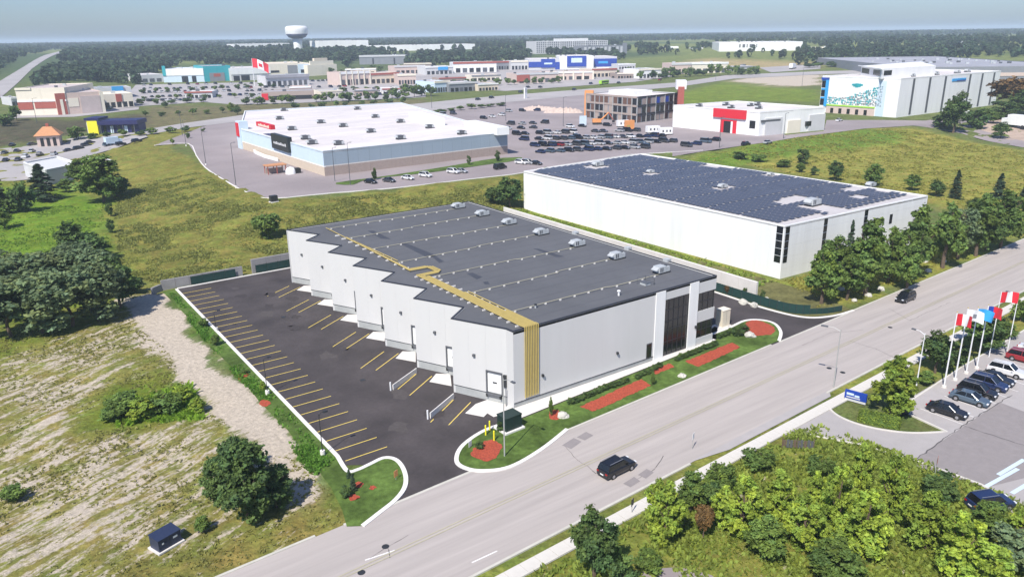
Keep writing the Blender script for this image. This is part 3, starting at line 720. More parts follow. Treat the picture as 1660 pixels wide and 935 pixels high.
# big glazed bay
bay = MB().box(glz[0], glz[1], .12, .16, .25, 9.1).build('window', 'glass', W)
MB().box(glz[0], glz[1], 0, .3, 9.1, H1).build('front_panel', 'panel', W); MB().box(glz[0], glz[1], .02, .3, -.3, .25).build('foundation', 'concrete', W)
for i in range(6): x = glz[0] + (glz[1] - glz[0]) * i / 5; MB().box(max(x - .04, glz[0]), min(x + .04, glz[1]), .04, .12, .25, 9.1).build('mullion', 'blackmullion', bay)
for zz in (.28, 2.4, 4.3, 5.6, 7.4, 9.04): MB().box(glz[0] + .04, glz[1] - .04, .045, .118, zz - .035, zz + .035).build('transom', 'blackmullion', bay)
# corner office: two bands of window and a panel
MB().box(34.2, 38.2, 0, .3, 8.6, H1).build('front_panel', 'panel', W)
MB().box(34.2, 38.2, 0, .3, 3.9, 5.7).build('front_panel', 'panel', W)
MB().box(34.2, 38.2, 0, .3, -.3, 1.3).build('front_panel', 'panel', W)
for z0, z1 in ((5.7, 8.6), (1.3, 3.9)):
    wn = MB().box(34.2, 38.0, .1, .14, z0, z1).box(38.02, 38.08, .14, 7.0, z0, z1).build('window', 'glass', W)
    for i in range(4): x = 34.25 + i * 1.2; MB().box(x - .035, x + .035, .03, .1, z0, z1).build('mullion', 'blackmullion', wn)
    for i in range(5): y = 1.5 + i * 1.3; MB().box(38.08, 38.15, y - .035, y + .035, z0, z1).build('mullion', 'blackmullion', wn)
    MB().box(34.3, 38.0, .035, .098, (z0 + z1) / 2 - .03, (z0 + z1) / 2 + .03).build('transom', 'blackmullion', wn)
mb = MB(); mb.box(37.9, 38.2, .3, 7, -.3, 1.3); mb.box(37.9, 38.2, .3, 7, 3.9, 5.7); mb.box(37.9, 38.2, .3, 7, 8.6, H1); mb.box(37.9, 38.2, 7, 70.1, -.3, H1)
mb.build('side_wall', 'panel', W)
MB().box(-3.7, 38.2, 70.1, 70.4, -.3, H1 - .01).build('back_wall', 'panel', W)
sd = MB().box(23.7, 24.8, -.03, .01, .8, 3.1).build('side_door', 'mullion', W); MB().box(23.8, 24.7, -.045, -.028, .85, 2.95).build('door_leaf', 'glass', sd)
for px_, py_ in ((1000, 572), (879, 608)):
    x, zz = PY(px_, py_, 0); l_ = MB().box(x - .12, x + .12, -.3, 0, zz - .15, zz + .2).build('wall_lamp', 'dark', W)
x, zz = PY(1127, 530, -.12); MB().box(x - .15, x + .15, -.45, -.12, zz - .15, zz + .25).build('wall_lamp', 'dark', W)
# electric meter box on the left face by the corner, down pipes
o_, i_ = tooth(0); D = (i_ - o_).normalized(); nrm = Vector((D.y, -D.x)); nrm = nrm if nrm.x < 0 else -nrm
mb = MB(); q = [i_ - D * .0 + nrm * .0, i_ - D * .45 + nrm * 0, i_ - D * .45 + nrm * .25, i_ + nrm * .25]; mb.prism([tuple(v) for v in q], 2.6, 4.3); mb.build('meter_cabinet', 'dark', W)
MB().tube((-.42, 1.2, 2.6), (-.42, 1.2, 0), .06).build('conduit', 'mullion', W)
# roof
roof = MB().prism([(p[0] + (.05 if p[0] < 0 else 0), p[1]) for p in poly1], H1 - .35, H1 - .08).build('roof', 'roofdark', W)
mb = MB(); n = len(poly1)
ccw = area2(poly1) > 0
for i in range(n):
    a = Vector(poly1[i]); b = Vector(poly1[(i + 1) % n]); d = (b - a).normalized(); nn = Vector((-d.y, d.x)) if ccw else Vector((d.y, -d.x))
    e = 0.0
    mb.prism([tuple(a - nn * .04), tuple(b - nn * .04), tuple(b + nn * .26), tuple(a + nn * .26)], H1 - .02 - i * .0006, H1 + .11 - i * .003)
mb.build('coping', 'coping', W)
RZ = H1 - .08
# membrane seams and darker patches lying on the roof
for i in range(1, 24):
    y = i * 2.95
    MB().box(1.6 if i % 3 else .6, 37.9, y - .02, y + .02, RZ, RZ + .006).build('roof_seam', 'roofstain', roof)
for P4 in ([(646, 394), (658, 394), (707, 414), (694, 418)], [(698, 414), (706, 415), (720, 424), (712, 426)], [(756, 443), (766, 442), (782, 449), (773, 453)], [(596, 374), (606, 374), (634, 388), (618, 387)],
           [(864, 403), (872, 403), (915, 416), (903, 417)], [(783, 457), (791, 456), (794, 461), (786, 461)]):
    q = [tuple(G(*p, RZ)[:2]) for p in P4]; MB().prism(q, RZ + .001, RZ + .012).build('roof_patch', 'roofstain', roof)
# yellow gas pipes: eight up the front wall and along the roof; each leaves the bundle at one unit
uy = [66.4, 57.0, 47.4, 37.1, 26.7, 16.6, 6.6]
pz = RZ + .3
np_ = 9
for i in range(np_):
    x = 1.75 + i * .265
    m_path = MB(); r = .075
    m_path.tube((x, -.14, 1.1), (x, -.14, H1 + .32), r, n=6); m_path.tube((x, -.14, H1 + .28), (x, .5, H1 + .28), r, n=6); m_path.tube((x, .45, H1 + .3), (x, .6, pz), r, n=6)
    if i >= 7 - 0:
        end = 6.6 + (i - 7) * 10
        m_path.tube((x, .55, pz), (x, end, pz), r, n=6); 
    elif i >= 4:
        end = [26.7, 26.7, 16.6][i - 4]; m_path.tube((x, .55, pz), (x, end, pz), r, n=6)
    else:
        yb = 28.2 - i * .3; xr = 6.1 - i * .3; yt = 31.6 + i * .0 - (3 - i) * .3; xl = 2.1 + i * .12
        pts = [(x, .55), (x, yb), (xr, yb), (xr, yt), (xl, yt + .2), (xl + .4, 46.5 + i * 3), (xl + .7, [66.4, 57.0, 47.4, 37.1][i])]
        for a, b in zip(pts, pts[1:]): m_path.tube((a[0], a[1], pz), (b[0], b[1], pz), r, n=6)
    m_path.build('gas_pipe', 'yellow', W)
for j, y in enumerate(np.arange(1.4, 28, 1.9)):
    MB().box(1.35, 4.05, y - .06, y + .06, RZ, RZ + .2).build('pipe_support', 'kerb', W)
for y in (33, 36, 39, 42, 45, 48, 51, 54, 57, 60): MB().box(1.95, 3.0, y - .1, y + .1, RZ, RZ + .2).build('pipe_support', 'kerb', W)
sb = MB().box(-.13, .13, -.13, .13, 0, .2).mesh('pipe_support', 'kerb')
for j, y in enumerate(uy):
    x0 = 3.8 if y < 30 else 2.8; yy = y - .6; off = 1.3 if j % 2 else -.9
    mb = MB(); xm = 15 + j
    pts = [(x0, yy), (xm, yy), (xm + .8, yy + off * .4), (31.4, yy + off * .4)]
    for a, b in zip(pts, pts[1:]): mb.tube((a[0], a[1], pz - .06), (b[0], b[1], pz - .06), .045, n=5)
    mb.build('branch_pipe', 'fadedyellow', W)
    x = x0 + .8
    while x < 31: place(sb, 'pipe_support', W, (x, yy + (0 if x < xm else off * .4), RZ)); x += 2.6
# rooftop units: each stands on the roof
def unit_mesh():
    pass
def rooftop_unit(name, x, y, zr, label, group, s=1.0, a=0):
    t = thing(name, label, 'rooftop unit', (x, y, zr), a, group)
    MB().box(-1.2 * s, 1.2 * s, -.75 * s, .75 * s, 0, .22 * s).build('base', 'dark', t)
    MB().box(-1.15 * s, .35 * s, -.7 * s, .7 * s, .22 * s, 1.15 * s).build('cabinet', 'mullion' if 'white store' in label else 'unit', t)
    MB().box(.37 * s, 1.15 * s, -.66 * s, .66 * s, .22 * s, .95 * s).build('condenser', 'unit', t)
    hd = MB(); hd.add([(-1.15 * s, -.6 * s, 1.05 * s), (-1.75 * s, -.6 * s, .7 * s), (-1.75 * s, .6 * s, .7 * s), (-1.15 * s, .6 * s, 1.05 * s), (-1.15 * s, -.6 * s, .5 * s), (-1.75 * s, -.6 * s, .65 * s), (-1.75 * s, .6 * s, .65 * s), (-1.15 * s, .6 * s, .5 * s)],
                      [(0, 3, 2, 1), (0, 1, 5, 4), (3, 7, 6, 2), (1, 2, 6, 5), (4, 5, 6, 7)]); hd.build('intake_hood', 'unit', t)
    MB().lathe([(.34 * s, .95 * s), (.34 * s, 1.06 * s), (.28 * s, 1.06 * s)], 12, (.75 * s, 0)).build('fan', 'dark', t)
    for q in (-.3, .1): MB().box((-.7 + q) * s, (-.45 + q) * s, -.715 * s, -.7 * s, .35 * s, 1.0 * s).build('access_door', 'mullion', t)
    return t
for j, y in enumerate(uy):
    wh = ['farthest rooftop unit, at the back corner of the dark warehouse roof'] + [f'grey rooftop unit on the dark warehouse roof, {ORD[j]} in its row counted from the back' for j in range(1, 6)] + ['nearest rooftop unit of the row, close to the glazed street corner']
    rooftop_unit('rooftop_unit', 33.1, y, RZ, wh[j], 'rooftop units in a row on the dark warehouse roof')
p = G(1003, 479, RZ); t = thing('roof_vent', 'small white vent pipe on the dark warehouse roof near the street edge', 'vent', (p.x, p.y, RZ)); MB().tube((0, 0, 0), (0, 0, .7), .14).build('pipe', 'white', t); MB().lathe([(.26, .62), (.26, .75), (.05, .85)], 10).build('cap', 'white', t)
p = G(868, 499, RZ); t = thing('roof_vent', 'small dark vent on the roof beside the yellow pipe bundle', 'vent', (p.x, p.y, RZ)); MB().tube((0, 0, 0), (0, 0, .5), .12).build('pipe', 'unit', t); MB().lathe([(.22, .45), (.22, .55), (.05, .62)], 10).build('cap', 'dark', t)
p = G(1046, 461, RZ); t = thing('roof_hatch', 'grey roof access hatch with rail near the nearest rooftop unit', 'roof hatch', (p.x, p.y, RZ)); MB().box(-.5, .5, -.6, .6, 0, .35).build('curb', 'unit', t); MB().box(-.55, .5, -.62, .62, .35, .42).build('lid', 'mullion', t)
mb = MB()
for a, b in (((-.8, -.9), (.9, -.9)), ((.9, -.9), (.9, .9)), ((.9, .9), (-.8, .9))):
    mb.tube((*a, 1.0), (*b, 1.0), .03, n=5); mb.tube((*a, .5), (*b, .5), .025, n=5); mb.tube((*a, 0), (*a, 1.0), .03, n=5); mb.tube((*b, 0), (*b, 1.0), .03, n=5)
mb.build('rail', 'mullion', t)
for j, (px_, py_) in enumerate(((935, 379), (1022, 404), (1085, 423))):
    p = G(px_, py_, RZ); MB().box(37.7, 38.6, p.y - .5, p.y + .5, RZ, RZ + .5).build('roof_scupper', 'unit', W)
# white low guard walls of the two nearest docks
for k, w_ in ((0, 'nearest'), (1, 'second nearest')):
    a = G(735, 646, 0); b = G(697, 678, 0); dy = 10.25 * k
    d = (Vector((b.x - a.x, b.y - a.y))).normalized(); nn = Vector((-d.y, d.x)) * .12
    t = thing('dock_guard_wall', f'low white concrete guard wall beside the {w_} truck dock', 'guard wall', (a.x, a.y + dy, 0), 0, 'white guard walls at the docks')
    MB().prism([(0, 0), (b.x - a.x, b.y - a.y), (b.x - a.x + nn.x, b.y - a.y + nn.y), (nn.x, nn.y)], 0, .8).build('wall', 'kerb', t)
    MB().tube((b.x - a.x - .3, b.y - a.y, 0), (b.x - a.x - .3, b.y - a.y, 1.25), .12).build('end_post', 'whitepole', t)

# ------------------------------------------------------------------ back and side retaining walls with green fence screen
def panel_wall(root, a, b, t_, z0, z1, seg, m, name='wall_panel', cap=None, jitter=0.0):
    a = Vector(a); b = Vector(b); L = (b - a).length; n = max(1, round(L / seg)); d = (b - a) / n
    for i in range(n):
        p = a + d * i; q = a + d * (i + 1); g = d.normalized() * .02
        MB().slab(tuple(p + g), tuple(q - g), t_, z0, z1 + random.uniform(-jitter, jitter)).build(name, m, root)
    if cap: MB().slab(tuple(a), tuple(b), t_ + .12, z1, z1 + .12).build('cap', cap, root)
bw = thing('retaining_wall', 'low grey concrete retaining wall behind the back edge of the new parking lot', 'retaining wall', (0, 0, 0))
panel_wall(bw, (-25.6, 81.2), (-10, 81.2), .4, -.2, 1.9, 2.6, 'wallgrey'); panel_wall(bw, (-8, 81.4), (56, 81.4), .5, -.2, 2.9, 3.0, 'wallgrey')
panel_wall(bw, (-27.5, 79.8), (-25.6, 81.2), .4, -.2, 1.2, 2.6, 'wallgrey')
gf = thing('screen_fence', 'dark green fabric screen fence along the back kerb of the new lot', 'fence', (0, 0, 0))
for a, b in (((-20.2, 80.9), (-11.5, 80.9)), ((-7.4, 80.9), (2.0, 80.9))):
    n = 4
    for i in range(n):
        x0 = a[0] + (b[0] - a[0]) * i / n; x1 = a[0] + (b[0] - a[0]) * (i + 1) / n; MB().box(x0 + .03, x1 - .03, 80.86, 80.9, .15, 1.75).build('fabric_panel', 'green', gf)
        MB().tube((x0, 80.94, 0), (x0, 80.94, 1.85), .035, n=6).build('post', 'dark', gf)
ew = thing('retaining_wall', 'long pale concrete retaining wall along the grass strip between the two warehouses', 'retaining wall', (57.2, 8, 0))
panel_wall(ew, (1.9, 0), (2.5, 80), -.5, -.3, 3.35, 4.0, 'concrete', cap='kerb')
gs = thing('screen_fence', 'dark green fabric screen fence beside the right-hand driveway of the new warehouse', 'fence', (57.5, 0, 0))
fp = [(.2, 30), (.15, 20), (.1, 12), (.2, 4), (1.3, -.6), (4.8, -3.4), (8.6, -4.6)]
fs_ = spline(fp, 4)
for a, b in zip(fs_, fs_[1:]):
    MB().slab(a, b, .03, .1, 1.75 if a[1] > -2 else 1.1).build('fabric_panel', 'green', gs); MB().tube((*a, 0), (*a, 1.8 if a[1] > -2 else 1.15), .035, n=6).build('post', 'dark', gs)

# ------------------------------------------------------------------ the white warehouse with the solar roof
H2 = 10.64
A2, B2, C2, D2_, E2, F2 = (73.3, 13.2), (86.45, 12.6), (98.8, 12.1), (121.7, 10.9), (118.3, 97.4), (71.6, 95.2)
V = thing('warehouse', 'big white warehouse whose flat roof is covered with dark blue solar panels', 'warehouse', (A2[0], A2[1], 0))
lc = lambda p: (p[0] - A2[0], p[1] - A2[1])
def course_wall(root, a, b, t_, zs, seg, m):
    a = Vector(a); b = Vector(b); L = (b - a).length; n = max(1, round(L / seg)); d = (b - a) / n
    for i in range(n):
        for z0, z1 in zip(zs, zs[1:]):
            p = a + d * i; q = a + d * (i + 1); g = d.normalized() * .015
            MB().slab(tuple(p + g), tuple(q - g), t_, z0 + .02, z1).build('wall_panel', m, root)
zs = [-.2, 2.0, 4.2, 6.4, 8.6, H2]
course_wall(V, lc(A2), lc(B2), .3, zs, 6.5, 'white'); course_wall(V, lc(B2), lc(C2), .3, zs, 6.2, 'white'); course_wall(V, lc(C2), lc(D2_), .3, zs, 5.8, 'white')
MB().prism([lc(A2), lc(F2), (lc(F2)[0] + .3, lc(F2)[1]), (lc(A2)[0] + .3, lc(A2)[1] + .3)], -.2, H2 - .003).build('side_wall', 'white', V)
mb = MB(); mb.slab(lc(D2_), lc(E2), .3, -.2, H2 - .005); mb.slab(lc(E2), lc(F2), .3, -.2, H2 - .007); mb.build('back_wall', 'white', V)
MB().prism([lc(p) for p in (A2, B2, C2, D2_, E2, F2)], H2 - .5, H2 - .25).build('roof', 'solarframe', V)
def wstrip(root, a, b, u0, u1, z0, z1, n, out=.05):
    a = Vector(a); b = Vector(b); d = (b - a).normalized(); nn = Vector((d.y, -d.x)) * out
    for i in range(n):
        za = z0 + (z1 - z0) * i / n + .06; zb = z0 + (z1 - z0) * (i + 1) / n - .06
        p = a + d * u0; q = a + d * u1; MB().prism([tuple(p + nn), tuple(q + nn), tuple(q - nn * .2), tuple(p - nn * .2)], za, zb).build('window', 'glass', root)
wstrip(V, lc(A2), lc(B2), .35, 1.5, 3.1, 10.4, 5); wstrip(V, lc(A2), lc(B2), 12.0, 13.1, 3.1, 10.4, 5); wstrip(V, lc(C2), lc(D2_), 0, 1.1, 3.1, 10.4, 5); wstrip(V, lc(C2), lc(D2_), 9.2, 10.2, 6.0, 8.2, 1)
wstrip(V, lc(F2), lc(A2), 80.3, 81.7, 3.1, 10.4, 5)
# solar array: rows that run along the depth of the roof, with clear spots round the roof units
sm = MB(); sm.add([(-.76, -.49, 0), (.76, -.49, .2), (.76, .49, .2), (-.76, .49, 0), (-.76, -.49, -.04), (.76, -.49, .16), (.76, .49, .16), (-.76, .49, -.04)], [(0, 1, 2, 3), (7, 6, 5, 4), (0, 4, 5, 1), (1, 5, 6, 2), (2, 6, 7, 3), (3, 7, 4, 0)])
smm = sm.mesh('solar_panel', 'solar')
clear = [(G(970, 270, H2), 3.5), (G(1055, 281, H2), 2.4), (G(1172, 304, H2), 2.6), (G(1290, 322, H2), 3.2), (G(1318, 333, H2), 2.8), (G(1345, 338, H2), 2.2), (G(1272, 327, H2), 2.6), (G(1385, 306, H2), 2.4), (G(1415, 303, H2), 3.2), (G(1440, 308, H2), 2.6), (G(1160, 268, H2), 3.5), (G(1190, 270, H2), 3), (G(1250, 284, H2), 2.2), (G(1395, 318, H2), 2)]
inner = [(73.3 + 1.6, 13.2 + 1.4), (86.45, 14.2), (98.8, 13.8), (120.6, 12.6), (117.3, 96.2), (73.1, 94.2)]
spots = []
x = 75.6
while x < 120:
    y = 14.8
    while y < 96:
        p = (x - (y - 14) * .02, y)
        d, ins = polydist(np.array(inner), np.array([p[0]]), np.array([p[1]]))
        if ins[0] and d[0] > .6 and not any(abs(p[0] - c.x) < r and abs(p[1] - c.y) < r * .8 for c, r in clear) and not (90 < p[0] < 97 and p[1] < 18):
            spots.append(p)
        y += 1.12 if int((y - 14.8) / 1.12 + .5) % 8 else 1.55
    x += 2.15
spots.sort(key=lambda p: math.dist(p, CAM_C[:2]))
for p in spots[:300]: place(smm, 'solar_panel', V, (p[0] - A2[0], p[1] - A2[1], H2 - .02))
mb = MB()
for p in spots[300:]:
    mb.add([(v[0] + p[0] - A2[0], v[1] + p[1] - A2[1], v[2] + H2 - .02) for v in sm.v], sm.f)
mb.build('solar_panels', 'solar', V)['kind'] = 'stuff'
names2 = ['white rooftop unit in the clear patch at the left of the solar roof', 'white rooftop unit in the middle back of the solar roof', 'white rooftop unit at the centre of the solar roof', 'blue-grey rooftop unit in the big clear patch near the street side of the solar roof', 'pale rooftop unit near the right end of the solar roof', 'small pale rooftop unit at the back edge of the solar roof']
for nm, (px_, py_), s in zip(names2, ((970, 268), (1055, 279), (1172, 303), (1318, 331), (1412, 301), (1250, 283)), (1.2, .8, .9, 1.4, 1.0, .7)):
    p = G(px_, py_, H2); rooftop_unit('rooftop_unit', p.x, p.y, H2 - .25, nm, 'rooftop units on the solar roof', s)

# ------------------------------------------------------------------ the big store on the plaza
PZZ = 3.05
poly3 = [(42.5, 164.9), (116.1, 166.0), (150, 316), (68, 329), (41.5, 250)]
S = thing('big_box_store', 'very large flat store with white roof, blue-grey metal walls and tan brick base', 'store', (42.5, 164.9, PZZ))
l3 = lambda p: (p[0] - 42.5, p[1] - 164.9)
H3 = 8.1
P3 = [l3(p) for p in poly3]
def wall_band(root, P, i0, i1, z0, z1, t_, name, m, seg=6.0, out=0.0):
    for i in range(i0, i1):
        a = Vector(P[i]); b = Vector(P[(i + 1) % len(P)]); L = (b - a).length; n = max(1, round(L / seg)); d = (b - a) / n; o2 = Vector((d.y, -d.x)).normalized() * out
        for k in range(n): MB().slab(tuple(a + d * k + o2 + d.normalized() * .02), tuple(a + d * (k + 1) + o2 - d.normalized() * .02), t_, z0, z1).build(name, m, root)
wall_band(S, P3, 0, 1, 0, 3.0, .4, 'brick_base', 'brick', 8); wall_band(S, P3, 0, 1, 3.35, H3, .38, 'wall_panel', 'bluegrey', 4)
MB().slab(P3[0], P3[1], .45, 3.0, 3.35).build('white_band', 'concrete', S)
wall_band(S, P3, 1, 4, 0, H3, .4, 'wall_panel', 'palebluewall', 10)
wall_band(S, P3, 4, 5, 0, 2.9, .4, 'brick_base', 'sandbrick', 8); wall_band(S, P3, 4, 5, 3.3, H3, .38, 'wall_panel', 'palebluewall', 6)
MB().slab(P3[4], P3[0], .5, 2.9, 3.3).build('white_band', 'white', S)
MB().prism(P3, H3 - .6, H3 - .35).build('roof', 'whiteroof', S)
for i in range(5): MB().slab(P3[i], P3[(i + 1) % 5], .5, H3, H3 + .12 - i * .004).build('parapet_cap', 'white', S)
# raised parts along the right edge and at the left end
for px0, px1, py_, hh in ((663, 703, 195, 2.6), (753, 806, 210, 2.4)):
    a = G(px0, py_ - 4, PZZ + H3); b = G(px1, py_ + 8, PZZ + H3); d = Vector((b.x - a.x, b.y - a.y)); nn = Vector((-d.y, d.x)).normalized() * 5
    q = [l3((a.x, a.y)), l3((b.x, b.y)), l3((b.x + nn.x, b.y + nn.y)), l3((a.x + nn.x, a.y + nn.y))]; MB().prism(q, H3 - .4, H3 + hh).build('raised_parapet', 'white', S)
def signbox(root, base, y0, y1, z0, z1, m, depth=.5):
    return MB().box(-1.2 - depth, .3, y0, y1, z0, z1).build('sign_box', m, root)
def on_left(px, py): # point of the left wall plane x = 42 seen here
    d = ray(px, py); t = (42.0 - CAM_C[0]) / d.x; return CAM_C[1] + d.y * t, CAM_C[2] + d.z * t
def left_sign(root, px0, px1, pyt, pyb, m, out=.8, bar=None, org=(42.5, 164.9, PZZ)):
    y0, zt = on_left(px1, pyt[1]); y1, _ = on_left(px0, pyt[0]); _, zb = on_left(px1, pyb)
    bx_ = MB().box(42 - out - org[0], 42.8 - org[0], y0 - org[1], y1 - org[1], zb - org[2], zt - org[2]).build('sign_box', m, root)
    if bar:      # the worn line of lettering, too small to read
        zm = zb + (zt - zb) * .42 - org[2]; n = 9; yy0 = y0 + (y1 - y0) * .12; st = (y1 - y0) * .76 / n
        for i in range(n): MB().box(42 - out - .09 - org[0], 42 - out - .002 - org[0], yy0 + st * i - org[1], yy0 + st * (i + .7) - org[1], zm - .35, zm + (.35 if i % 3 else .6)).build('sign_stroke', bar, bx_)
    return bx_
left_sign(S, 442, 469, (217, 223), 247, 'blacksign', bar='palegrey')
left_sign(S, 418, 442, (196, 203), 210, 'red', bar='cream')
MB().box(-1.5, 2, 83, 88, 0, 11).build('entrance_tower', 'palebluewall', S); MB().box(-1.9, -1.4, 84, 87, 5, 10.4).build('tower_sign', 'red', S)
# roof seams and units of the store
names3 = [(440, 221), (413, 195), (521, 211), (574, 213), (623, 216), (650, 226), (697, 209), (749, 219), (553, 225), (505, 208), (455, 232), (582, 178), (463, 184), (610, 192), (676, 200), (490, 226), (505, 236), (540, 240), (560, 233)]
for j, (px_, py_) in enumerate([(521, 200), (557, 206), (602, 215), (650, 226), (609, 191), (650, 199), (697, 208), (749, 218), (474, 211), (496, 226), (507, 234), (454, 194), (580, 178), (461, 180), (550, 235)]):
    p = G(px_, py_, PZZ + H3 - .35)
    side = 'left' if px_ < 540 else 'middle' if px_ < 640 else 'right'
    rw = 'near the back edge' if py_ < 196 else 'half way back' if py_ < 212 else 'near the front edge'
    rooftop_unit('rooftop_unit', p.x, p.y, PZZ + H3 - .35, f'unit on the white store roof, {side} part, {rw}, {ORD[j]} of them', 'rooftop units on the white store roof', 1.35)
for yy in range(12, 150, 12):
    x0 = -.5 if yy < 85 else (yy - 85) * .33; x1 = 73 + yy * .21
    MB().box(x0 + 1, x1 - 1, yy - .06, yy + .06, H3 - .35, H3 - .33).build('roof_seam', 'palegrey', S)
# loading ramp wall, garden display and canopy in front of the left wall
rw_ = gp([(388, 232), (400, 238), (414, 250), (428, 256), (450, 262)]); 
t = thing('ramp_wall', 'low curved white ramp wall in front of the big store left side', 'wall', (rw_[0][0], rw_[0][1], PZZ))
for a, b in zip(rw_, rw_[1:]): MB().slab((a[0] - rw_[0][0], a[1] - rw_[0][1]), (b[0] - rw_[0][0], b[1] - rw_[0][1]), .4, 0, 1.2).build('wall_panel', 'white', t)
p = G(447, 281); t = thing('garden_kiosk', 'small timber kiosk with brown flat roof beside the big store wall', 'kiosk', (p.x, p.y, p.z))
MB().box(-3.4, 3.4, -2, 2, 2.7, 3.0).build('roof', 'orangeroof', t)
for a in (-3, 0, 3):
    for b in (-1.7, 1.7): MB().box(a - .12, a + .12, b - .12, b + .12, 0, 2.7).build('post', 'darkred', t)
MB().box(-3, 3, 1, 1.7, 0, 1.6).build('counter', 'brick', t)
p = G(462, 283); t = thing('white_tent', 'white plastic dome tent beside the timber kiosk', 'tent', (p.x + 2, p.y, p.z)); MB().lathe([(1.7, 0), (1.6, 1.2), (1.1, 2.0), (.3, 2.3)], 14).build('cover', 'white', t, smooth=True); MB().box(1.4, 3.2, -1, 1, 0, 1.7).build('dark_awning', 'black', t)
# ------------------------------------------------------------------ middle distance
class Frame:
    """footprint from three seen base corners: near corner N, left L, right R; local x runs N->R, local y N->L"""
def box3(name, label, cat, N, L, R, ytop, m, roof, depthscale=1.0, par='white', panels=True, seg=5.0, leftm=None, zN=None):
    n = G(*N) ; l = G(*L); r = G(*R); z = n.z
    h = height_to((n.x, n.y, z), ytop)
    t = thing(name, label, cat, (n.x, n.y, z))
    P = [(0, 0), (r.x - n.x, r.y - n.y), (r.x - n.x + l.x - n.x, r.y - n.y + l.y - n.y), (l.x - n.x, l.y - n.y)]
    for i in range(4):
        a = Vector(P[i]); b = Vector(P[(i + 1) % 4]); L_ = (b - a).length; k = max(1, round(L_ / seg)) if panels else 1; d = (b - a) / k; g = d.normalized() * .03
        mm = leftm if (i == 3 and leftm) else m
        for q in range(k): MB().slab(tuple(a + d * q + g), tuple(a + d * (q + 1) - g), .4, -1, h).build('wall_panel', mm, t)
    MB().prism(P, h - .6, h - .4).build('roof', roof, t)
    for i in range(4): MB().slab(P[i], P[(i + 1) % 4], .5, h, h + .15 - i * .006).build('parapet_cap', par, t)
    return t, P, h
def onface(P, i, u0, u1, z0, z1, out, m, name, parent, thick=None):
    a = Vector(P[i]); b = Vector(P[(i + 1) % len(P)]); d = (b - a); nn = Vector((d.y, -d.x)).normalized()
    p = a + d * u0; q = a + d * u1; i0 = -.05
    return MB().prism([tuple(p + nn * out), tuple(q + nn * out), tuple(q + nn * i0), tuple(p + nn * i0)], z0, z1).build(name, m, parent)
# red-fronted white store
t, P, h = box3('store', 'white store with a long red sign band above its glass entrance', 'store', (1229, 221), (1090, 206), (1334, 211), 182, 'white', 'whiteroof', leftm='white')
onface(P, 3, .5, .86, h - 3.6, h + .2, .8, 'red', 'sign_band', t); onface(P, 3, .58, .76, 0, h - 4.4, .15, 'red', 'entrance_frame', t)
e = onface(P, 3, .62, .70, 0, h - 5.0, .25, 'glass', 'entrance', t); onface(P, 3, .70, .72, 0, h - 5, .3, 'white', 'door_frame', e)
onface(P, 3, .9, .96, h * .3, h * .62, .1, 'glass', 'window', t)
for i, (a, b, c) in enumerate(((.08, .33, .05), (.42, .62, .0), (.75, 1.0, .1))): onface(P, 0, a, b, 0, h * (.72 if i != 1 else .55), .5 + c, 'palegrey' if i != 1 else 'cream', 'wall_relief', t)
onface(P, 0, .7, .78, h * .25, h * .45, .7, 'glass', 'window', t); onface(P, 0, 0.02, .3, h * .58, h * .66, .6, 'mullion', 'canopy', t)
cx = Vector(P[2]) / 2
for i, (u, v) in enumerate(((.25, .5), (.5, .75), (.4, .3), (.62, .55), (.8, .6), (.15, .8))):
    q = Vector(P[1]) * u + Vector(P[3]) * v
    rooftop_unit('rooftop_unit', t.location.x + q.x, t.location.y + q.y, t.location.z + h - .4, f'small grey rooftop unit on the red-banded white store, {ORD[i]} from the near corner', 'rooftop units on the red-banded store', 1.3)
# building under construction
t, P, h = box3('construction_building', 'three-storey dark building still under construction with white roof and orange corner sheathing', 'building', (1031.5, 200), (950, 191), (1097, 191), 158, 'midgrey', 'whiteroof', seg=30)
for fc in (0, 3):
    nb = 9 if fc == 0 else 11
    for f in range(3):
        z0 = .4 + f * h / 3; z1 = z0 + h / 3 * .72
        for k in range(nb):
            u0 = (k + .12) / nb; u1 = (k + .88) / nb
            col = 'blue' if (fc == 0 and f == 2 and k in (4, 6)) else ('brick' if random.random() < .16 else 'brown' if random.random() < .25 else 'glass')
            onface(P, fc, u0, u1, z0, z1, .06, col, 'window', t)
        onface(P, fc, 0, 1, z1 + .2, z0 + h / 3 - .1, .3 - (f == 2) * .1, 'brick' if fc == 3 else 'blackmullion', 'floor_edge', t)
    for k in range(0, nb + 1, 2): onface(P, fc, max(0, k / nb - .006), min(1, k / nb + .006), 0, h - .2, .36, 'pole', 'column', t)
mb = MB(); a = Vector(P[3]); 
def vbox(root, px0, px1, pyb, pyt, dep, m, name, origin):
    """box standing on the ground with its front between two columns of the image"""
    A = G(px0, pyb); B = G(px1, pyb); z = min(A.z, B.z); hh = height_to(((A.x + B.x) / 2, (A.y + B.y) / 2, z), pyt)
    d = Vector((B.x - A.x, B.y - A.y)); nn = Vector((-d.y, d.x)).normalized() * dep
    q = [(A.x - origin[0], A.y - origin[1]), (B.x - origin[0], B.y - origin[1]), (B.x - origin[0] + nn.x, B.y - origin[1] + nn.y), (A.x - origin[0] + nn.x, A.y - origin[1] + nn.y)]
    return MB().prism(q, z - origin[2] - .5, z - origin[2] + hh).build(name, m, root), q, hh
vbox(t, 947, 961, 191, 148, 8, 'orange', 'stair_tower', t.location); vbox(t, 1097, 1107, 193, 141, 7, 'darkred', 'brick_tower', t.location); 
q = vbox(t, 1094, 1110, 192.5, 131, 9, 'white', 'tower_cap', t.location)[0]
q.data.transform(Matrix.Translation((0, 0, 0)))
for v in q.data.vertices:
    if v.co.z < 5: v.co.z = h + 2.2
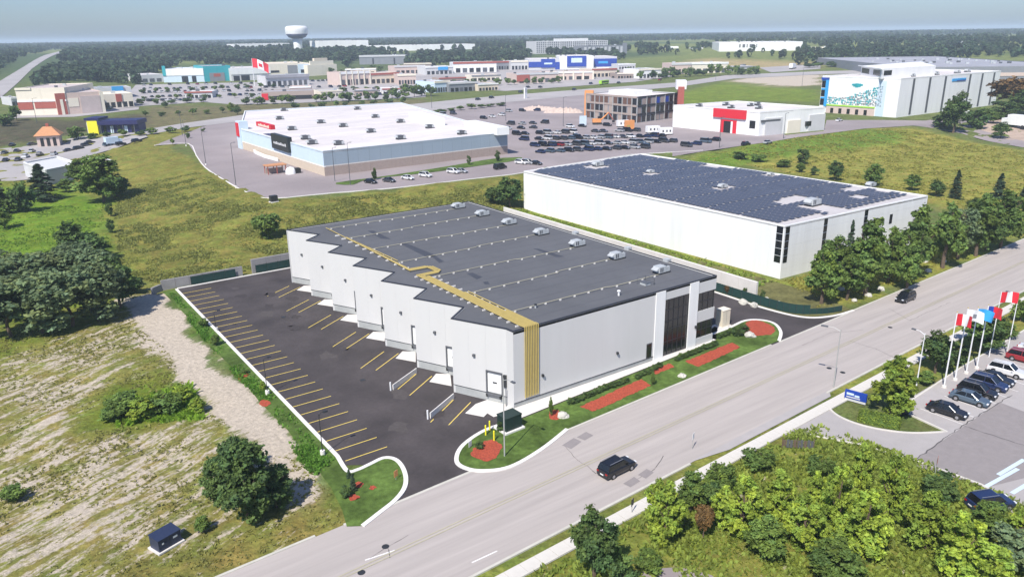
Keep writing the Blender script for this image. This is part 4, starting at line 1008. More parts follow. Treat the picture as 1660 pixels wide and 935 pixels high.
MB().prism([(P[1][0] * .35 + P[3][0] * .35, P[1][1] * .35 + P[3][1] * .35), (P[1][0] * .75 + P[3][0] * .3, P[1][1] * .75 + P[3][1] * .3), (P[1][0] * .7 + P[3][0] * .75, P[1][1] * .7 + P[3][1] * .75), (P[1][0] * .3 + P[3][0] * .8, P[1][1] * .3 + P[3][1] * .8)], h - .4, h + 1.6).build('roof_block', 'white', t)
# tall white building with the patterned front
t, P, h = box3('patterned_building', 'tall white building with blue frame, teal triangle pattern and dark window strips', 'building', (1452, 191), (1327, 182), (1613, 170), 127.5, 'white', 'whiteroof', leftm='white', seg=8)
onface(P, 3, .065, .1, 3.5, h - .8, .7, 'skyblue', 'blue_frame', t); onface(P, 3, .0, .1, h - 2.0, h - .8, .72, 'blue', 'blue_frame', t)
for f in range(3): onface(P, 3, .005, .06, 4 + f * 4.6, 7.4 + f * 4.6, .1, 'glass', 'window', t); onface(P, 3, .005, .06, 7.45 + f * 4.6, 8.3 + f * 4.6, .14, 'skyblue', 'spandrel', t)
onface(P, 3, .1, .73, 3.9, 4.6, .4, 'limegreen', 'green_band', t); onface(P, 3, .1, .73, -.4, 3.6, .2, 'pinkbeige', 'brick_base', t)
for i in range(5): onface(P, 3, .16 + i * .11, .20 + i * .11, .2, 2.8, .3, 'glass', 'window', t)
onface(P, 3, .74, .84, 0, h - 1.5, .12, 'palebluewall', 'pale_band', t)
rr = random.Random(4); mb = MB(); a = Vector(P[3]); d = Vector(P[0]) - a; nn = Vector((d.y, -d.x)).normalized()
for i in range(34):
    u = .115 + i * .0205; top = 8.0 + max(0, (u - .36)) / .4 * (h - 12.5)
    zz = 4.9
    while zz < top:
        if rr.random() < .82:
            w_, hh = .009 + rr.random() * .007, .5 + rr.random() * .7; flip = rr.random() < .5
            uu = u + rr.uniform(-.004, .004); q0, q1, q2 = (a + d * (uu - w_)), (a + d * (uu + w_)), (a + d * uu)
            if flip: vs = [(q0.x, q0.y, zz + hh), (q1.x, q1.y, zz + hh), (q2.x, q2.y, zz)]
            else: vs = [(q0.x, q0.y, zz), (q1.x, q1.y, zz), (q2.x, q2.y, zz + hh)]
            b0 = [(x + nn.x * .12, y + nn.y * .12, z_) for x, y, z_ in vs]; b1 = [(x - nn.x * .02, y - nn.y * .02, z_) for x, y, z_ in vs]
            mb.mi = 0 if rr.random() < .6 else 1
            mb.add(b0 + b1, [(0, 1, 2), (5, 4, 3), (0, 3, 4, 1), (1, 4, 5, 2), (2, 5, 3, 0)])
        zz += .95
o = mb.build('triangle_pattern', ['teal', 'midgrey'], t); o['kind'] = 'stuff'
mb = MB()
for i, (u, z0, w_, hh) in enumerate(((.36, h - 4.4, .014, .9), (.385, h - 4.9, .02, 1.5), (.41, h - 5.3, .02, 2.1), (.44, h - 5.0, .02, 1.7), (.47, h - 4.4, .016, .9))): onface(P, 3, u + .06 - w_, u + .06 + w_, z0, z0 + hh, .12, 'teal', 'emblem', t)
for u in (.12, .27, .42, .67, .8, .93): onface(P, 0, u - .009, u + .009, .8, h - .6, .12, 'mullion', 'window_strip', t)
sg = onface(P, 0, .485, .625, h - 3.6, h - 2.2, .25, 'skyblue', 'sign', t); onface(P, 0, .53, .625, h - 3.6, h - 3.1, .32, 'blue', 'sign_stroke', sg)
# its rooftop floor
q3 = [tuple((G(x, y, t.location.z + h))[:2]) for x, y in ((1395, 121), (1428, 127), (1515, 121), (1490, 113))]
q3 = [(x - t.location.x, y - t.location.y) for x, y in q3]
pent = MB().prism(q3, h - .4, h + 4.6).build('rooftop_floor', 'white', t)
for u0, u1 in ((.05, .42), (.62, .95)): onface(q3, 0, u0, u1, h + 1.0, h + 3.6, .1, 'glass', 'window', pent)
onface(q3, 1, .04, .18, h + 1.2, h + 3.6, .1, 'glass', 'window', pent); onface(q3, 0, -.1, 1.05, h + 4.3, h + 4.7, .9, 'white', 'eave', pent)
for i, (u, v) in enumerate(((.25, .2), (.35, .25), (.48, .2), (.55, .3), (.7, .2), (.85, .25), (.12, .3))):
    q = Vector(P[1]) * u + Vector(P[3]) * v
    rooftop_unit('rooftop_unit', t.location.x + q.x, t.location.y + q.y, t.location.z + h - .4, f'rooftop unit on the tall patterned building, {ORD[i]} counted outwards from its front corner', 'rooftop units on the tall patterned building', 1.5)
# generic far building given by its front base line
def far_b(name, label, cat, a, b, yt, dep, m, roof='pinkroof', feats=(), seg=None, group=None):
    A = G(*a); B = G(*b); z = (A.z + B.z) / 2; h = height_to(((A.x + B.x) / 2, (A.y + B.y) / 2, z), yt)
    L = math.hypot(B.x - A.x, B.y - A.y); rz = math.atan2(B.y - A.y, B.x - A.x)
    t = thing(name, label, cat, (A.x, A.y, z), rz, group)
    n = max(1, round(L / (seg or 14))); s_ = L / n
    P = [(0, 0), (L, 0), (L, dep), (0, dep)]
    for i in range(n): MB().box(i * s_ + .04, (i + 1) * s_ - .04, 0, .5, -2, h).build('wall_panel', m, t)
    MB().box(0, .5, .5, dep, -2, h - .02).box(L - .5, L, .5, dep, -2, h - .02).box(.5, L - .5, dep - .5, dep, -2, h - .03).build('side_walls' if False else 'rear_wall', m, t)
    MB().box(.02, L - .02, .3, dep - .1, h - .8, h - .5).build('roof', roof, t)
    for u0, u1, z0, z1, out, mm, nm in feats:
        MB().box(u0 * L, u1 * L, -out, .4, z0 * h, z1 * h).build(nm, mm, t)
    rr = random.Random(int(a[0] * 7 + a[1]))
    for k in range(int(L * dep / 900) + 1 if dep > 15 else 0):
        x = rr.uniform(.1, .9) * L; y = rr.uniform(.2, .8) * dep; s = rr.uniform(.8, 1.5); MB().box(x - s, x + s, y - s * .7, y + s * .7, h - .6, h + s * .8).build('roof_unit', 'unit' if rr.random() < .6 else 'mullion', t)
    return t
D = 'glass'
# left mall row
far_b('shop_building', 'beige and cream big shop with a dark red brick band at the far left edge', 'shop', (33, 188), (112, 186), 143, 50, 'cream', 'pinkroof', [(0, .30, .22, .5, .3, 'darkred', 'brick_band'), (.34, .98, .25, .52, .25, 'darkred', 'brick_band'), (0, 1, .5, .56, .4, 'white', 'moulding'), (0, .32, .94, 1.02, .5, 'cream', 'cornice')])
far_b('shop_building', 'pink-beige shop with a tall dark red doorway tower, left of the green-sign shop', 'shop', (95, 187), (172, 182), 150, 46, 'pinkbeige', 'pinkroof', [(.0, .2, 0, 1.0, .5, 'darkred', 'tower'), (.08, .14, 0, .72, .7, 'cream', 'doorway'), (.24, .46, .35, .75, .2, 'cream', 'relief'), (.5, .92, 0, .82, .6, 'pinkroof', 'grey_front'), (.92, 1.0, 0, 1.0, .4, 'cream', 'pier')])
far_b('shop_building', 'olive-cream shop with dark red sign panel and dark windows ending the left mall', 'shop', (170, 176), (218, 173), 152, 30, 'cream', 'cream', [(.42, .62, .42, .98, .5, 'darkred', 'sign_panel')] + [(.03 + k * .2, .17 + k * .2, .02, .4, .1, D, 'window') for k in range(5)])
far_b('shop_building', 'low beige building behind the left mall with a blue roof sign', 'shop', (120, 163), (215, 158), 143, 25, 'palegrey', 'greyroof', [(.66, .86, .5, 1.1, 1, 'skyblue', 'blue_sign')])
# teal store row
far_b('shop_building', 'white-roofed shop left of the teal store in the far mall', 'shop', (228, 135), (266, 133), 121, 40, 'palegrey', 'whiteroof', [(.1 + k * .3, .3 + k * .3, .1, .5, .2, 'mullion', 'window') for k in range(3)])
far_b('shop_building', 'long white-fronted shop directly left of the teal store', 'shop', (266, 134), (332, 133), 112, 45, 'palebluewall', 'whiteroof', [(0, 1, .5, 1.02, .4, 'white', 'fascia'), (.45, .6, 0, .45, .4, 'glass', 'window'), (.7, .8, 0, .45, .4, 'glass', 'window'), (0, .08, .5, 1.25, .6, 'teal', 'green_sign')])
far_b('shop_building', 'bright teal store front in the far mall', 'shop', (332, 133), (376, 131), 107, 45, 'teal', 'greyroof', [(.2, .75, .0, .55, .4, 'midgrey', 'entrance'), (.35, .6, .3, .5, .5, 'darkred', 'sign')])
far_b('shop_building', 'white-fronted shop directly right of the teal store', 'shop', (376, 132), (440, 129), 110, 45, 'palegrey', 'whiteroof', [(0, 1, .5, 1.0, .4, 'white', 'fascia'), (.05, .2, 0, .4, .2, D, 'window'), (.24, .45, 0, .42, .2, D, 'window')])
far_b('shop_building', 'beige shop with a dark blue square front, right of the giant flag', 'shop', (432, 126), (502, 123), 103, 60, 'cream', 'beige', [(.05, .3, .35, .5, .3, D, 'window'), (.5, .72, .2, .85, .5, 'midgrey', 'dark_front'), (.74, 1.0, .1, .9, .6, 'palebluewall', 'pale_front'), (.8, .92, .25, .5, .8, D, 'window')])
far_b('shop_building', 'cream hall with a rounded roof in the far mall', 'shop', (500, 124), (547, 121), 105, 60, 'cream', 'beige', [(.1, .9, .92, 1.35, -2, 'cream', 'raised_roof'), (.25, .7, 1.35, 1.6, -4, 'beige', 'roof_crown')])
far_b('shop_building', 'grey-roofed low shop row in front of the beige shops', 'shop', (432, 142), (502, 138), 122, 22, 'palegrey', 'greyroof', [(.03 + k * .12, .1 + k * .12, .05, .5, .2, D if k < 3 else 'mullion', 'window') for k in range(8)] + [(0, 1, .8, 1.04, 1.2, 'greyroof', 'eave')])
far_b('shop_building', 'brown-roofed restaurant with red corner behind the white store roof', 'restaurant', (425, 164), (510, 161), 148, 20, 'brick', 'greyroof', [(0, .12, .1, .8, .4, 'red', 'red_corner'), (.2, .95, .1, .5, .3, D, 'window')])
# mid shops
mids = [((552, 140), (600, 137), 117, 'pinkbeige', 'reddish-brown shop strip with cream pillars in the middle of the far mall'), ((600, 137), (650, 134), 119, 'beige', 'tan shop strip right of the reddish-brown one in the far mall'),
        ((645, 138), (675, 137), 121, 'pinkbeige', 'small pinkish shop left of the dark trees by the far road'), ((640, 121), (690, 119), 107, 'pinkbeige', 'pale pink shop in the back row of the far mall'),
        ((690, 122), (735, 120), 108, 'palegrey', 'grey shop with blue sign panel in the back row of the far mall'), ((735, 119), (805, 117), 101, 'white', 'long white shop in the back row of the far mall'),
        ((705, 151), (730, 149), 132, 'palebluewall', 'pale blue corner shop beside the far road'), ((728, 150), (775, 147), 134, 'midgrey', 'dark-windowed shop row beside the far road'), ((775, 148), (808, 146), 136, 'beige', 'beige shop at the right end of the row beside the far road'),
        ((803, 114), (830, 113), 100, 'midgrey', 'dark grey fronted shop between white shops in the far mall'), ((828, 114), (862, 113), 99, 'palegrey', 'pale shop directly left of the blue stores'),
        ((838, 136), (905, 133), 119, 'pinkbeige', 'red-brick and white shop row beside the far road'), ((880, 131), (960, 129), 117, 'pinkbeige', 'long pink shop row with dark arches below the blue stores'), ((960, 126), (1000, 124), 112, 'beige', 'small orange-tinted shop right of the pink shop row'),
        ((1035, 128), (1072, 126), 112, 'white', 'white-roofed shop with dark arched windows near the far road'), ((1088, 121), (1120, 120), 103, 'pinkbeige', 'pink brick shop among the trees by the far road'), ((1115, 120), (1180, 118), 102, 'cream', 'long cream shop partly hidden by street trees')]
for i, (a, b, yt, m_k, lb) in enumerate(mids):
    nw = 6; f = [(.06 + k * .155, .16 + k * .155, .05, .45, .25, D if (k + i) % 3 else 'mullion', 'window') for k in range(nw)] + [(.0, 1, .86, 1.05, .5, ('white', 'darkred', 'cream', 'palegrey')[i % 4], 'cornice')]
    if i == 4: f += [(.45, .8, .55, .95, .7, 'skyblue', 'sign_panel')]
    if i in (0, 12): f += [(k * .2, k * .2 + .03, 0, 1.1, .7, 'cream', 'pillar') for k in range(6)]
    if i == 11: f += [(.0, .3, .2, .9, .5, 'darkred', 'brick_front')]
    far_b('shop_building', lb, 'shop', a, b, yt, 26, m_k, ('pinkroof', 'whiteroof', 'greyroof')[i % 3], f)
far_b('shop_building', 'dark blue store front, leftmost of the three blue ones in the far mall', 'shop', (857, 114), (907, 113), 96, 50, 'palegrey', 'whiteroof', [(0, .45, .25, .75, .6, 'blue', 'blue_front'), (.4, .85, .2, 1.0, 1, 'blue', 'blue_front'), (.5, .76, .5, .66, 1.3, 'palebluewall', 'sign'), (.86, 1.0, .0, .7, .8, 'blue', 'blue_front')])
far_b('shop_building', 'tall dark blue store front with pale sign, middle of the three blue ones', 'shop', (907, 113), (962, 112), 91, 50, 'white', 'whiteroof', [(.22, .78, .2, 1.0, 1.2, 'blue', 'blue_front'), (.34, .66, .5, .85, 1.5, 'palebluewall', 'sign')])
far_b('shop_building', 'dark blue store front, rightmost of the three blue ones in the far mall', 'shop', (962, 111), (1000, 110), 92, 50, 'palegrey', 'whiteroof', [(.02, .98, .12, .82, .8, 'blue', 'blue_front'), (.2, .6, .4, .6, 1.1, 'skyblue', 'sign'), (.0, 1, .0, .1, 1.5, 'white', 'canopy')])
# far big buildings
t = far_b('apartment_block', 'large pale apartment block of many storeys standing before the wooded hill', 'apartment block', (869, 88), (985, 84), 66.5, 40, 'palegrey', 'greyroof', [(.26, .72, .98, 1.2, -6, 'white', 'top_floor')])
L_ = 0
for ch in list(t.children):
    if ch.name.startswith('wall_panel'): L_ = max(L_, max(v.co.x for v in ch.data.vertices))
hA = max(v.co.z for v in t.children[0].data.vertices)
wm = MB().box(0, L_ / 34 * .55, -.15, .1, 0, hA * .1).mesh('window', 'mullion')
for f in range(6):
    for k in range(34): place(wm, 'window', t, (L_ * (k + .22) / 34, 0, hA * (.06 + f * .155)))
for k in (0, 5, 11, 17, 23, 29, 33.6): MB().box(L_ * k / 34, L_ * k / 34 + .6, -.5, .1, 0, hA).build('pier', 'white', t)
far_b('office_block', 'dark-windowed office wing in front of the right end of the apartment block', 'office', (944, 90), (1016, 87), 74, 25, 'midgrey', 'greyroof', [(.04 + k * .09, .09 + k * .09, .15, .85, .3, 'palegrey', 'pier') for k in range(10)] + [(.9, 1, 0, 1.25, .4, 'midgrey', 'tower')])
far_b('distant_warehouse', 'long white warehouse behind the trees with dark letters on its wall', 'warehouse', (1165, 84), (1300, 82), 68.5, 90, 'white', 'whiteroof', [(.245, .26, .42, .78, .3, 'mullion', 'sign_letter'), (.285, .315, .42, .78, .3, 'mullion', 'sign_letter'), (.335, .345, .42, .78, .3, 'mullion', 'sign_letter'), (.37, .43, .42, .78, .3, 'mullion', 'sign_letter'), (.45, .46, .42, .78, .3, 'mullion', 'sign_letter')])
far_b('distant_warehouse', 'white warehouse block right of the water tower', 'warehouse', (517, 84), (598, 82), 66, 80, 'white', 'whiteroof', seg=30)
far_b('distant_warehouse', 'low white warehouse left of the water tower', 'warehouse', (380, 82), (470, 80), 71, 60, 'white', 'whiteroof', seg=30)
far_b('distant_warehouse', 'long low white warehouse behind the dark trees right of centre', 'warehouse', (602, 84), (770, 80), 73, 60, 'white', 'whiteroof', seg=30)
far_b('shed', 'grey metal shed with a pale roof edge before the forest', 'shed', (583, 105), (658, 104), 90, 35, 'midgrey', 'greyroof', [(0, 1, .84, 1.02, .6, 'palegrey', 'roof_edge'), (.28, .31, .0, .7, .3, 'dark', 'door'), (.74, .77, 0, .7, .3, 'dark', 'door')], seg=8)
t = far_b('solar_roof_hall', 'huge low hall with a grey solar roof behind the patterned building', 'hall', (1480, 133), (1760, 128), 108, 260, 'midgrey', 'greyroof', [(0, 1, .3, .55, .3, 'pinkbeige', 'brick_band')], seg=30)
for i in range(22):
    MB().box(20, 380, 10 + i * 11, 17 + i * 11, 0, .25).build('solar_row', 'solar', t, loc=(0, 0, max(v.co.z for v in t.children[0].data.vertices) - .45))
# city haze at the far left
for i, (a, b, yt) in enumerate((((195, 67.5), (250, 67.2), 63.5), ((240, 67), (300, 66.6), 62), ((150, 68), (180, 67.8), 64.5))):
    pass
# gas station, restaurant at the left
A = G(140, 219); B = G(222, 216); L = math.dist(A[:2], B[:2]); rz = math.atan2(B.y - A.y, B.x - A.x)
t = thing('gas_station', 'gas station with navy fascia and a yellow block at its left end', 'gas station', (A.x, A.y, A.z), rz)
h = height_to(A, 196)
MB().box(0, L * .24, 2, 12, -.5, h).build('kiosk', 'palegrey', t); MB().box(L * .03, L * .23, 1.0, 2.1, h * .0, h * .95).build('yellow_front', 'bollard', t); MB().box(-.5, L * .26, 1.2, 12.5, h, h + 1).build('kiosk_roof', 'navy', t)
MB().box(L * .24, L, 3, 12, -.5, h * .62).build('shop', 'navy', t); MB().box(L * .22, L * 1.02, 1.0, 13, h * .66, h * .95).build('fascia', 'navy', t)
for k in range(5): MB().box(L * (.3 + k * .14), L * (.36 + k * .14), 2.8, 3.05, .2, h * .55).build('shop_window', 'palebluewall' if k % 2 else 'glass', t)
for k in range(4): MB().tube((L * (.28 + k * .22), 1.5, 0), (L * (.28 + k * .22), 1.5, h * .66), .2).build('column', 'mullion', t)
A = G(62, 240); B = G(98, 237); L = math.dist(A[:2], B[:2]); rz = math.atan2(B.y - A.y, B.x - A.x); h = height_to(A, 221)
t = thing('restaurant', 'small restaurant with an orange hipped tile roof at the left edge', 'restaurant', (A.x, A.y, A.z), rz)
MB().box(0, L, 0, 9, -.5, h).build('wall', 'pinkbeige', t); 
mb = MB(); hh = h + 3.6; mb.add([(-1, -1, h), (L + 1, -1, h), (L + 1, 10, h), (-1, 10, h), (L * .3, 3.5, hh), (L * .7, 3.5, hh), (L * .7, 5.5, hh), (L * .3, 5.5, hh)], [(0, 1, 5, 4), (1, 2, 6, 5), (2, 3, 7, 6), (3, 0, 4, 7), (4, 5, 6, 7), (3, 2, 1, 0)]); mb.build('roof', 'orangeroof', t)
for k in range(3): MB().box(L * (.15 + k * .28), L * (.3 + k * .28), -.08, .05, .6, h * .8).build('window', 'glass', t)
MB().box(L * .45, L * .58, 3.9, 5, hh - .2, hh + 1.4).build('chimney', 'darkred', t)
for nm, lb, N, L_, R_, yt, m_, rf in (('house', 'pale flat-roofed low building behind the big dark evergreen at the left', (78, 300), (42, 286), (134, 287), 276, 'palegrey', 'palegrey'),
                            ('house', 'small brown-fronted building between the green trees at the left', (150, 283), (136, 279), (184, 278), 262, 'sandbrick', 'pinkroof')):
    t, P, h = box3(nm, lb, 'building', N, L_, R_, yt, m_, rf, seg=6)
# water tower
p = G(484, 84); p = Vector((p.x, p.y, p.z)); sc_ = math.dist(p[:2], CAM_C[:2]) / CAM_F
hw = height_to(p, 42); t = thing('water_tower', 'tall white water tower with a broad round tank and dark blue band above the forest', 'water tower', tuple(p))
R_ = 16.5 * sc_ * 1.0; z0 = height_to(p, 63)
MB().lathe([(R_ * .42, -2), (R_ * .38, z0 * .5), (R_ * .42, z0)], 20).build('stem', 'white', t, smooth=True)
MB().lathe([(R_ * .42, z0), (R_ * .75, z0 + (hw - z0) * .1), (R_ * .98, z0 + (hw - z0) * .36)], 24).build('cone', 'navybox', t, smooth=True)
MB().lathe([(R_ * .98, z0 + (hw - z0) * .36), (R_ * 1.0, z0 + (hw - z0) * .5), (R_ * 1.0, z0 + (hw - z0) * .7), (R_ * .97, z0 + (hw - z0) * .88), (R_ * .8, z0 + (hw - z0) * .97), (R_ * .2, hw)], 28).build('tank', 'white', t, smooth=True)
for k in range(20): pass
# far roads
sheet('far_road', gp([(0, 262), (110, 240), (180, 222), (300, 200), (400, 186), (560, 177), (640, 172), (760, 160), (860, 152), (960, 144), (1100, 134), (1180, 122), (1330, 116), (1480, 112), (1480, 117), (1330, 121), (1190, 128), (1100, 141), (960, 153), (860, 163), (760, 171), (690, 182), (560, 189), (400, 196), (300, 208), (200, 228), (110, 250), (0, 275)]), .12, 'farlot', step=20)
sheet('gas_station_lot', gp([(-40, 245), (60, 235), (130, 222), (225, 215), (240, 222), (190, 240), (110, 262), (60, 290), (-40, 300)]), .1, 'farlot', step=15)
sheet('mall_lot', gp([(180, 178), (235, 172), (330, 166), (380, 170), (470, 168), (690, 158), (690, 140), (560, 128), (440, 133), (220, 138), (200, 160)]), .12, 'farlot', step=20)
sheet('mall_lot', gp([(560, 128), (690, 140), (820, 148), (1030, 133), (1090, 124), (1050, 112), (900, 108), (700, 112), (560, 118)]), .12, 'farlot', step=20)
sheet('mall_service_road', gp([(20, 192), (120, 190), (225, 178), (225, 174), (120, 183), (20, 186)]), .14, 'farlot', step=20)
sheet('old_highway', gp([(-30, 150), (0, 132), (40, 108), (95, 84), (103, 81), (108, 84), (52, 112), (30, 134), (0, 160), (-30, 180)]), .3, 'farlot', step=40)
sheet('access_road', gp([(1230, 110), (1330, 104), (1330, 112), (1250, 118)]), .15, 'farlot', step=20)
# construction machines and the site
p = G(968, 202)
t = thing('excavator', 'orange excavator with its arm raised in front of the building under construction', 'excavator', (p.x, p.y, p.z), -.6)
MB().box(-2.2, 2.2, -1.6, -.9, 0, 1).build('track', 'dark', t); MB().box(-2.2, 2.2, .9, 1.6, 0, 1).build('track', 'dark', t); MB().box(-2.4, 1.8, -1.4, 1.4, 1.1, 2.8).build('body', 'orange', t); MB().box(.3, 1.8, .2, 1.4, 2.8, 3.9).build('cab', 'glass', t)
MB().tube((1.6, -.4, 2), (5.5, -.4, 5.8), .4, .3).build('boom', 'orange', t); MB().tube((5.5, -.4, 5.8), (8, -.4, 2), .3, .22).build('arm', 'darkred', t); MB().box(7.4, 8.6, -1, .2, .9, 2.1).build('bucket', 'dark', t)
p = G(1020, 210); t = thing('site_container', 'yellow site container near the building under construction', 'container', (p.x, p.y, p.z), -.3); MB().box(-2, 2, -1.3, 1.3, 0, 4.2).build('box', 'orange', t); MB().box(-1.9, -.2, -1.36, -1.29, .2, 2.2).build('door', 'yellow', t)
for i, (px_, py_) in enumerate(((1010, 206), (1058, 216), (1078, 219))):
    p = G(px_, py_); t = thing('site_trailer', f'white site trailer by the construction fence, {ORD[i]} from the left', 'trailer', (p.x, p.y, p.z), -.35, 'white site trailers'); MB().box(-3, 3, -1.3, 1.3, .5, 3.2).build('body', 'white', t)
    for k in (-1.6, .2, 1.8): MB().box(k - .3, k + .3, -1.35, -1.29, 1.4, 2.3).build('window', 'glass', t)
    MB().box(-2.9, 2.9, -1.1, 1.1, 0, .5).build('undercarriage', 'dark', t)
p = G(945, 203); t = thing('site_hoarding', 'pale blue site hoarding panel left of the excavator', 'hoarding', (p.x, p.y, p.z), -.4); MB().box(-1.8, 1.8, 0, .2, 0, 4.5).build('panel', 'palebluewall', t)

for i, (x0, x1, y, yt, w_) in enumerate(((205, 222, 70.5, 67.5, 'left of the big flag'), (232, 262, 69.6, 66.6, 'farther left on the horizon'), (268, 290, 69.5, 66, 'nearest the hazy town'), (300, 318, 70, 67.5, 'between the town and the water tower'), (345, 352, 72, 69, 'smallest one left of the water tower'), (120, 150, 71.5, 68.8, 'leftmost on the horizon'),
        (1075, 1100, 79, 76, 'on the green slope right of the apartment block'), (1122, 1140, 80, 77.5, 'beside the lettered warehouse'), (1310, 1345, 82, 77, 'right of the lettered warehouse'), (1385, 1402, 91, 88.5, 'in the woods above the patterned building'), (1562, 1580, 70, 67.5, 'on the wooded horizon at the right'), (1600, 1612, 76, 73.5, 'farthest right on the horizon'))):
    far_b('distant_building', f'tiny pale building far away, {w_}', 'building', (x0, y), (x1, y - .3), yt, 30, ('white', 'palegrey', 'cream')[i % 3], 'whiteroof', seg=60)

more = [((300, 160), (345, 159), 149, 'palegrey', 'small flat kiosk shop inside the teal store lot'), ((470, 152), (505, 151), 141, 'pinkbeige', 'low pinkish shop between the grey-roofed row and the restaurant'), ((520, 158), (556, 156), 147, 'cream', 'cream pad shop right of the brown-roofed restaurant'), ((575, 156), (612, 155), 146, 'brick', 'brick pad shop left of the dark tree clump'),
        ((620, 153), (650, 152), 144, 'white', 'tiny white pad shop left of the dark tree clump'), ((560, 122), (610, 121), 112, 'beige', 'low tan shop directly right of the cream hall'), ((655, 112), (700, 111), 103, 'brick', 'brown shop in the rearmost row of the far mall'), ((765, 132), (812, 130), 122, 'cream', 'cream shop below the long white one'),
        ((712, 136), (756, 134), 126, 'brick', 'brown shop behind the row beside the far road'), ((1002, 113), (1030, 112), 104, 'palegrey', 'pale shop just right of the three blue stores'), ((1000, 128), (1030, 127), 119, 'brick', 'small brown shop left of the arched white one'), ((1188, 116), (1225, 115), 108, 'palegrey', 'low grey building at the end of the street trees'),
        ((150, 155), (200, 153), 146, 'white', 'white low building behind the olive-cream shop'), ((20, 172), (34, 171), 158, 'palegrey', 'grey building cut by the left mall corner')]
for i, (a, b, yt, m_k, lb) in enumerate(more):
    far_b('shop_building', lb, 'shop', a, b, yt, 20, m_k, ('whiteroof', 'pinkroof', 'greyroof')[i % 3], [(.06 + k * .155, .16 + k * .155, .05, .5, .25, D if (k + i) % 3 else 'mullion', 'window') for k in range(6)] + [(0, 1, .84, 1.04, .5, ('darkred', 'white', 'cream', 'midgrey')[i % 4], 'cornice')])
# ------------------------------------------------------------------ cars
def car_profile(kind):
    # (x, height of the beltline, half width) of the lower body; cabin: (x, z, half width)
    if kind == 'sedan':
        low = [(-2.3, .62, .72), (-2.2, .88, .84), (-1.2, .93, .9), (0, .92, .91), (.9, .9, .9), (1.9, .78, .86), (2.28, .62, .72)]
        cab = [(-1.75, .9, .78), (-1.05, 1.4, .62), (.25, 1.43, .62), (1.1, .9, .78)]
    elif kind == 'van':
        low = [(-2.5, .8, .84), (-2.45, 1.1, .92), (-1.2, 1.12, .95), (0, 1.1, .95), (1.2, 1.1, .94), (2.1, .98, .88), (2.45, .75, .76)]
        cab = [(-2.4, 1.1, .88), (-2.2, 1.95, .78), (.7, 1.98, .78), (1.6, 1.1, .86)]
    else:
        low = [(-2.33, .72, .78), (-2.27, 1.02, .88), (-1.2, 1.06, .93), (0, 1.04, .94), (1.0, 1.02, .93), (1.95, .93, .88), (2.3, .7, .76)]
        cab = [(-2.15, 1.02, .84), (-1.85, 1.62, .7), (.35, 1.68, .7), (1.15, 1.02, .82)]
    return low, cab
def car_meshes(kind):
    low, cab = car_profile(kind)
    body = MB(); n = len(low); vs = []
    for x, z, hw in low:
        vs += [(x, -hw * .94, .28), (x, -hw, .5), (x, -hw * .98, z - .1), (x, -hw * .86, z), (x, hw * .86, z), (x, hw * .98, z - .1), (x, hw, .5), (x, hw * .94, .28)]
    fs = []
    for i in range(n - 1):
        for j in range(8): k = (j + 1) % 8; fs.append((i * 8 + j, i * 8 + k, (i + 1) * 8 + k, (i + 1) * 8 + j))
    fs += [tuple(range(7, -1, -1)), tuple((n - 1) * 8 + j for j in range(8))]
    body.add(vs, [f[::-1] for f in fs])
    # roof skin painted
    (x0, z0, w0), (x1, z1, w1), (x2, z2, w2), (x3, z3, w3) = cab
    roof = MB(); roof.add([(x1 - .05, -w1, z1 + .012), (x2 + .05, -w2, z2 + .012), (x2 + .05, w2, z2 + .012), (x1 - .05, w1, z1 + .012), (x1 + .1, -w1 * .85, z1 + .05), (x2 - .1, -w2 * .85, z2 + .05), (x2 - .1, w2 * .85, z2 + .05), (x1 + .1, w1 * .85, z1 + .05)],
                          [(4, 5, 6, 7), (0, 1, 5, 4), (1, 2, 6, 5), (2, 3, 7, 6), (3, 0, 4, 7), (3, 2, 1, 0)])
    glass = MB(); g = [(x0, -w0, z0 - .03), (x3, -w3, z3 - .03), (x3, w3, z3 - .03), (x0, w0, z0 - .03), (x1, -w1, z1), (x2, -w2, z2), (x2, w2, z2), (x1, w1, z1)]
    glass.add(g, [(3, 2, 1, 0), (4, 5, 6, 7), (0, 1, 5, 4), (1, 2, 6, 5), (2, 3, 7, 6), (3, 0, 4, 7)])
    pil = MB()
    for s in (-1, 1):
        for (a, za, wa), (b, zb, wb) in (((x0, z0, w0), (x1, z1, w1)), ((x3, z3, w3), (x2, z2, w2)), ((-.35, z0 - .02, (w0 + w3) / 2 + .01), (-.35, z1, w1 + .01))):
            pil.tube((a, s * wa, za), (b, s * wb, zb), .045, n=4)
    wheel = MB(); wheel.tube((0, -.11, 0), (0, .11, 0), .34, n=14)
    rim = MB(); rim.tube((0, -.125, 0), (0, .125, 0), .2, n=10)
    return body, roof, glass, pil, wheel, rim
CM = {k: car_meshes(k) for k in ('sedan', 'suv', 'van')}
_cache = {}
WH = [(-1.4, -.82), (-1.4, .82), (1.4, -.82), (1.4, .82)]
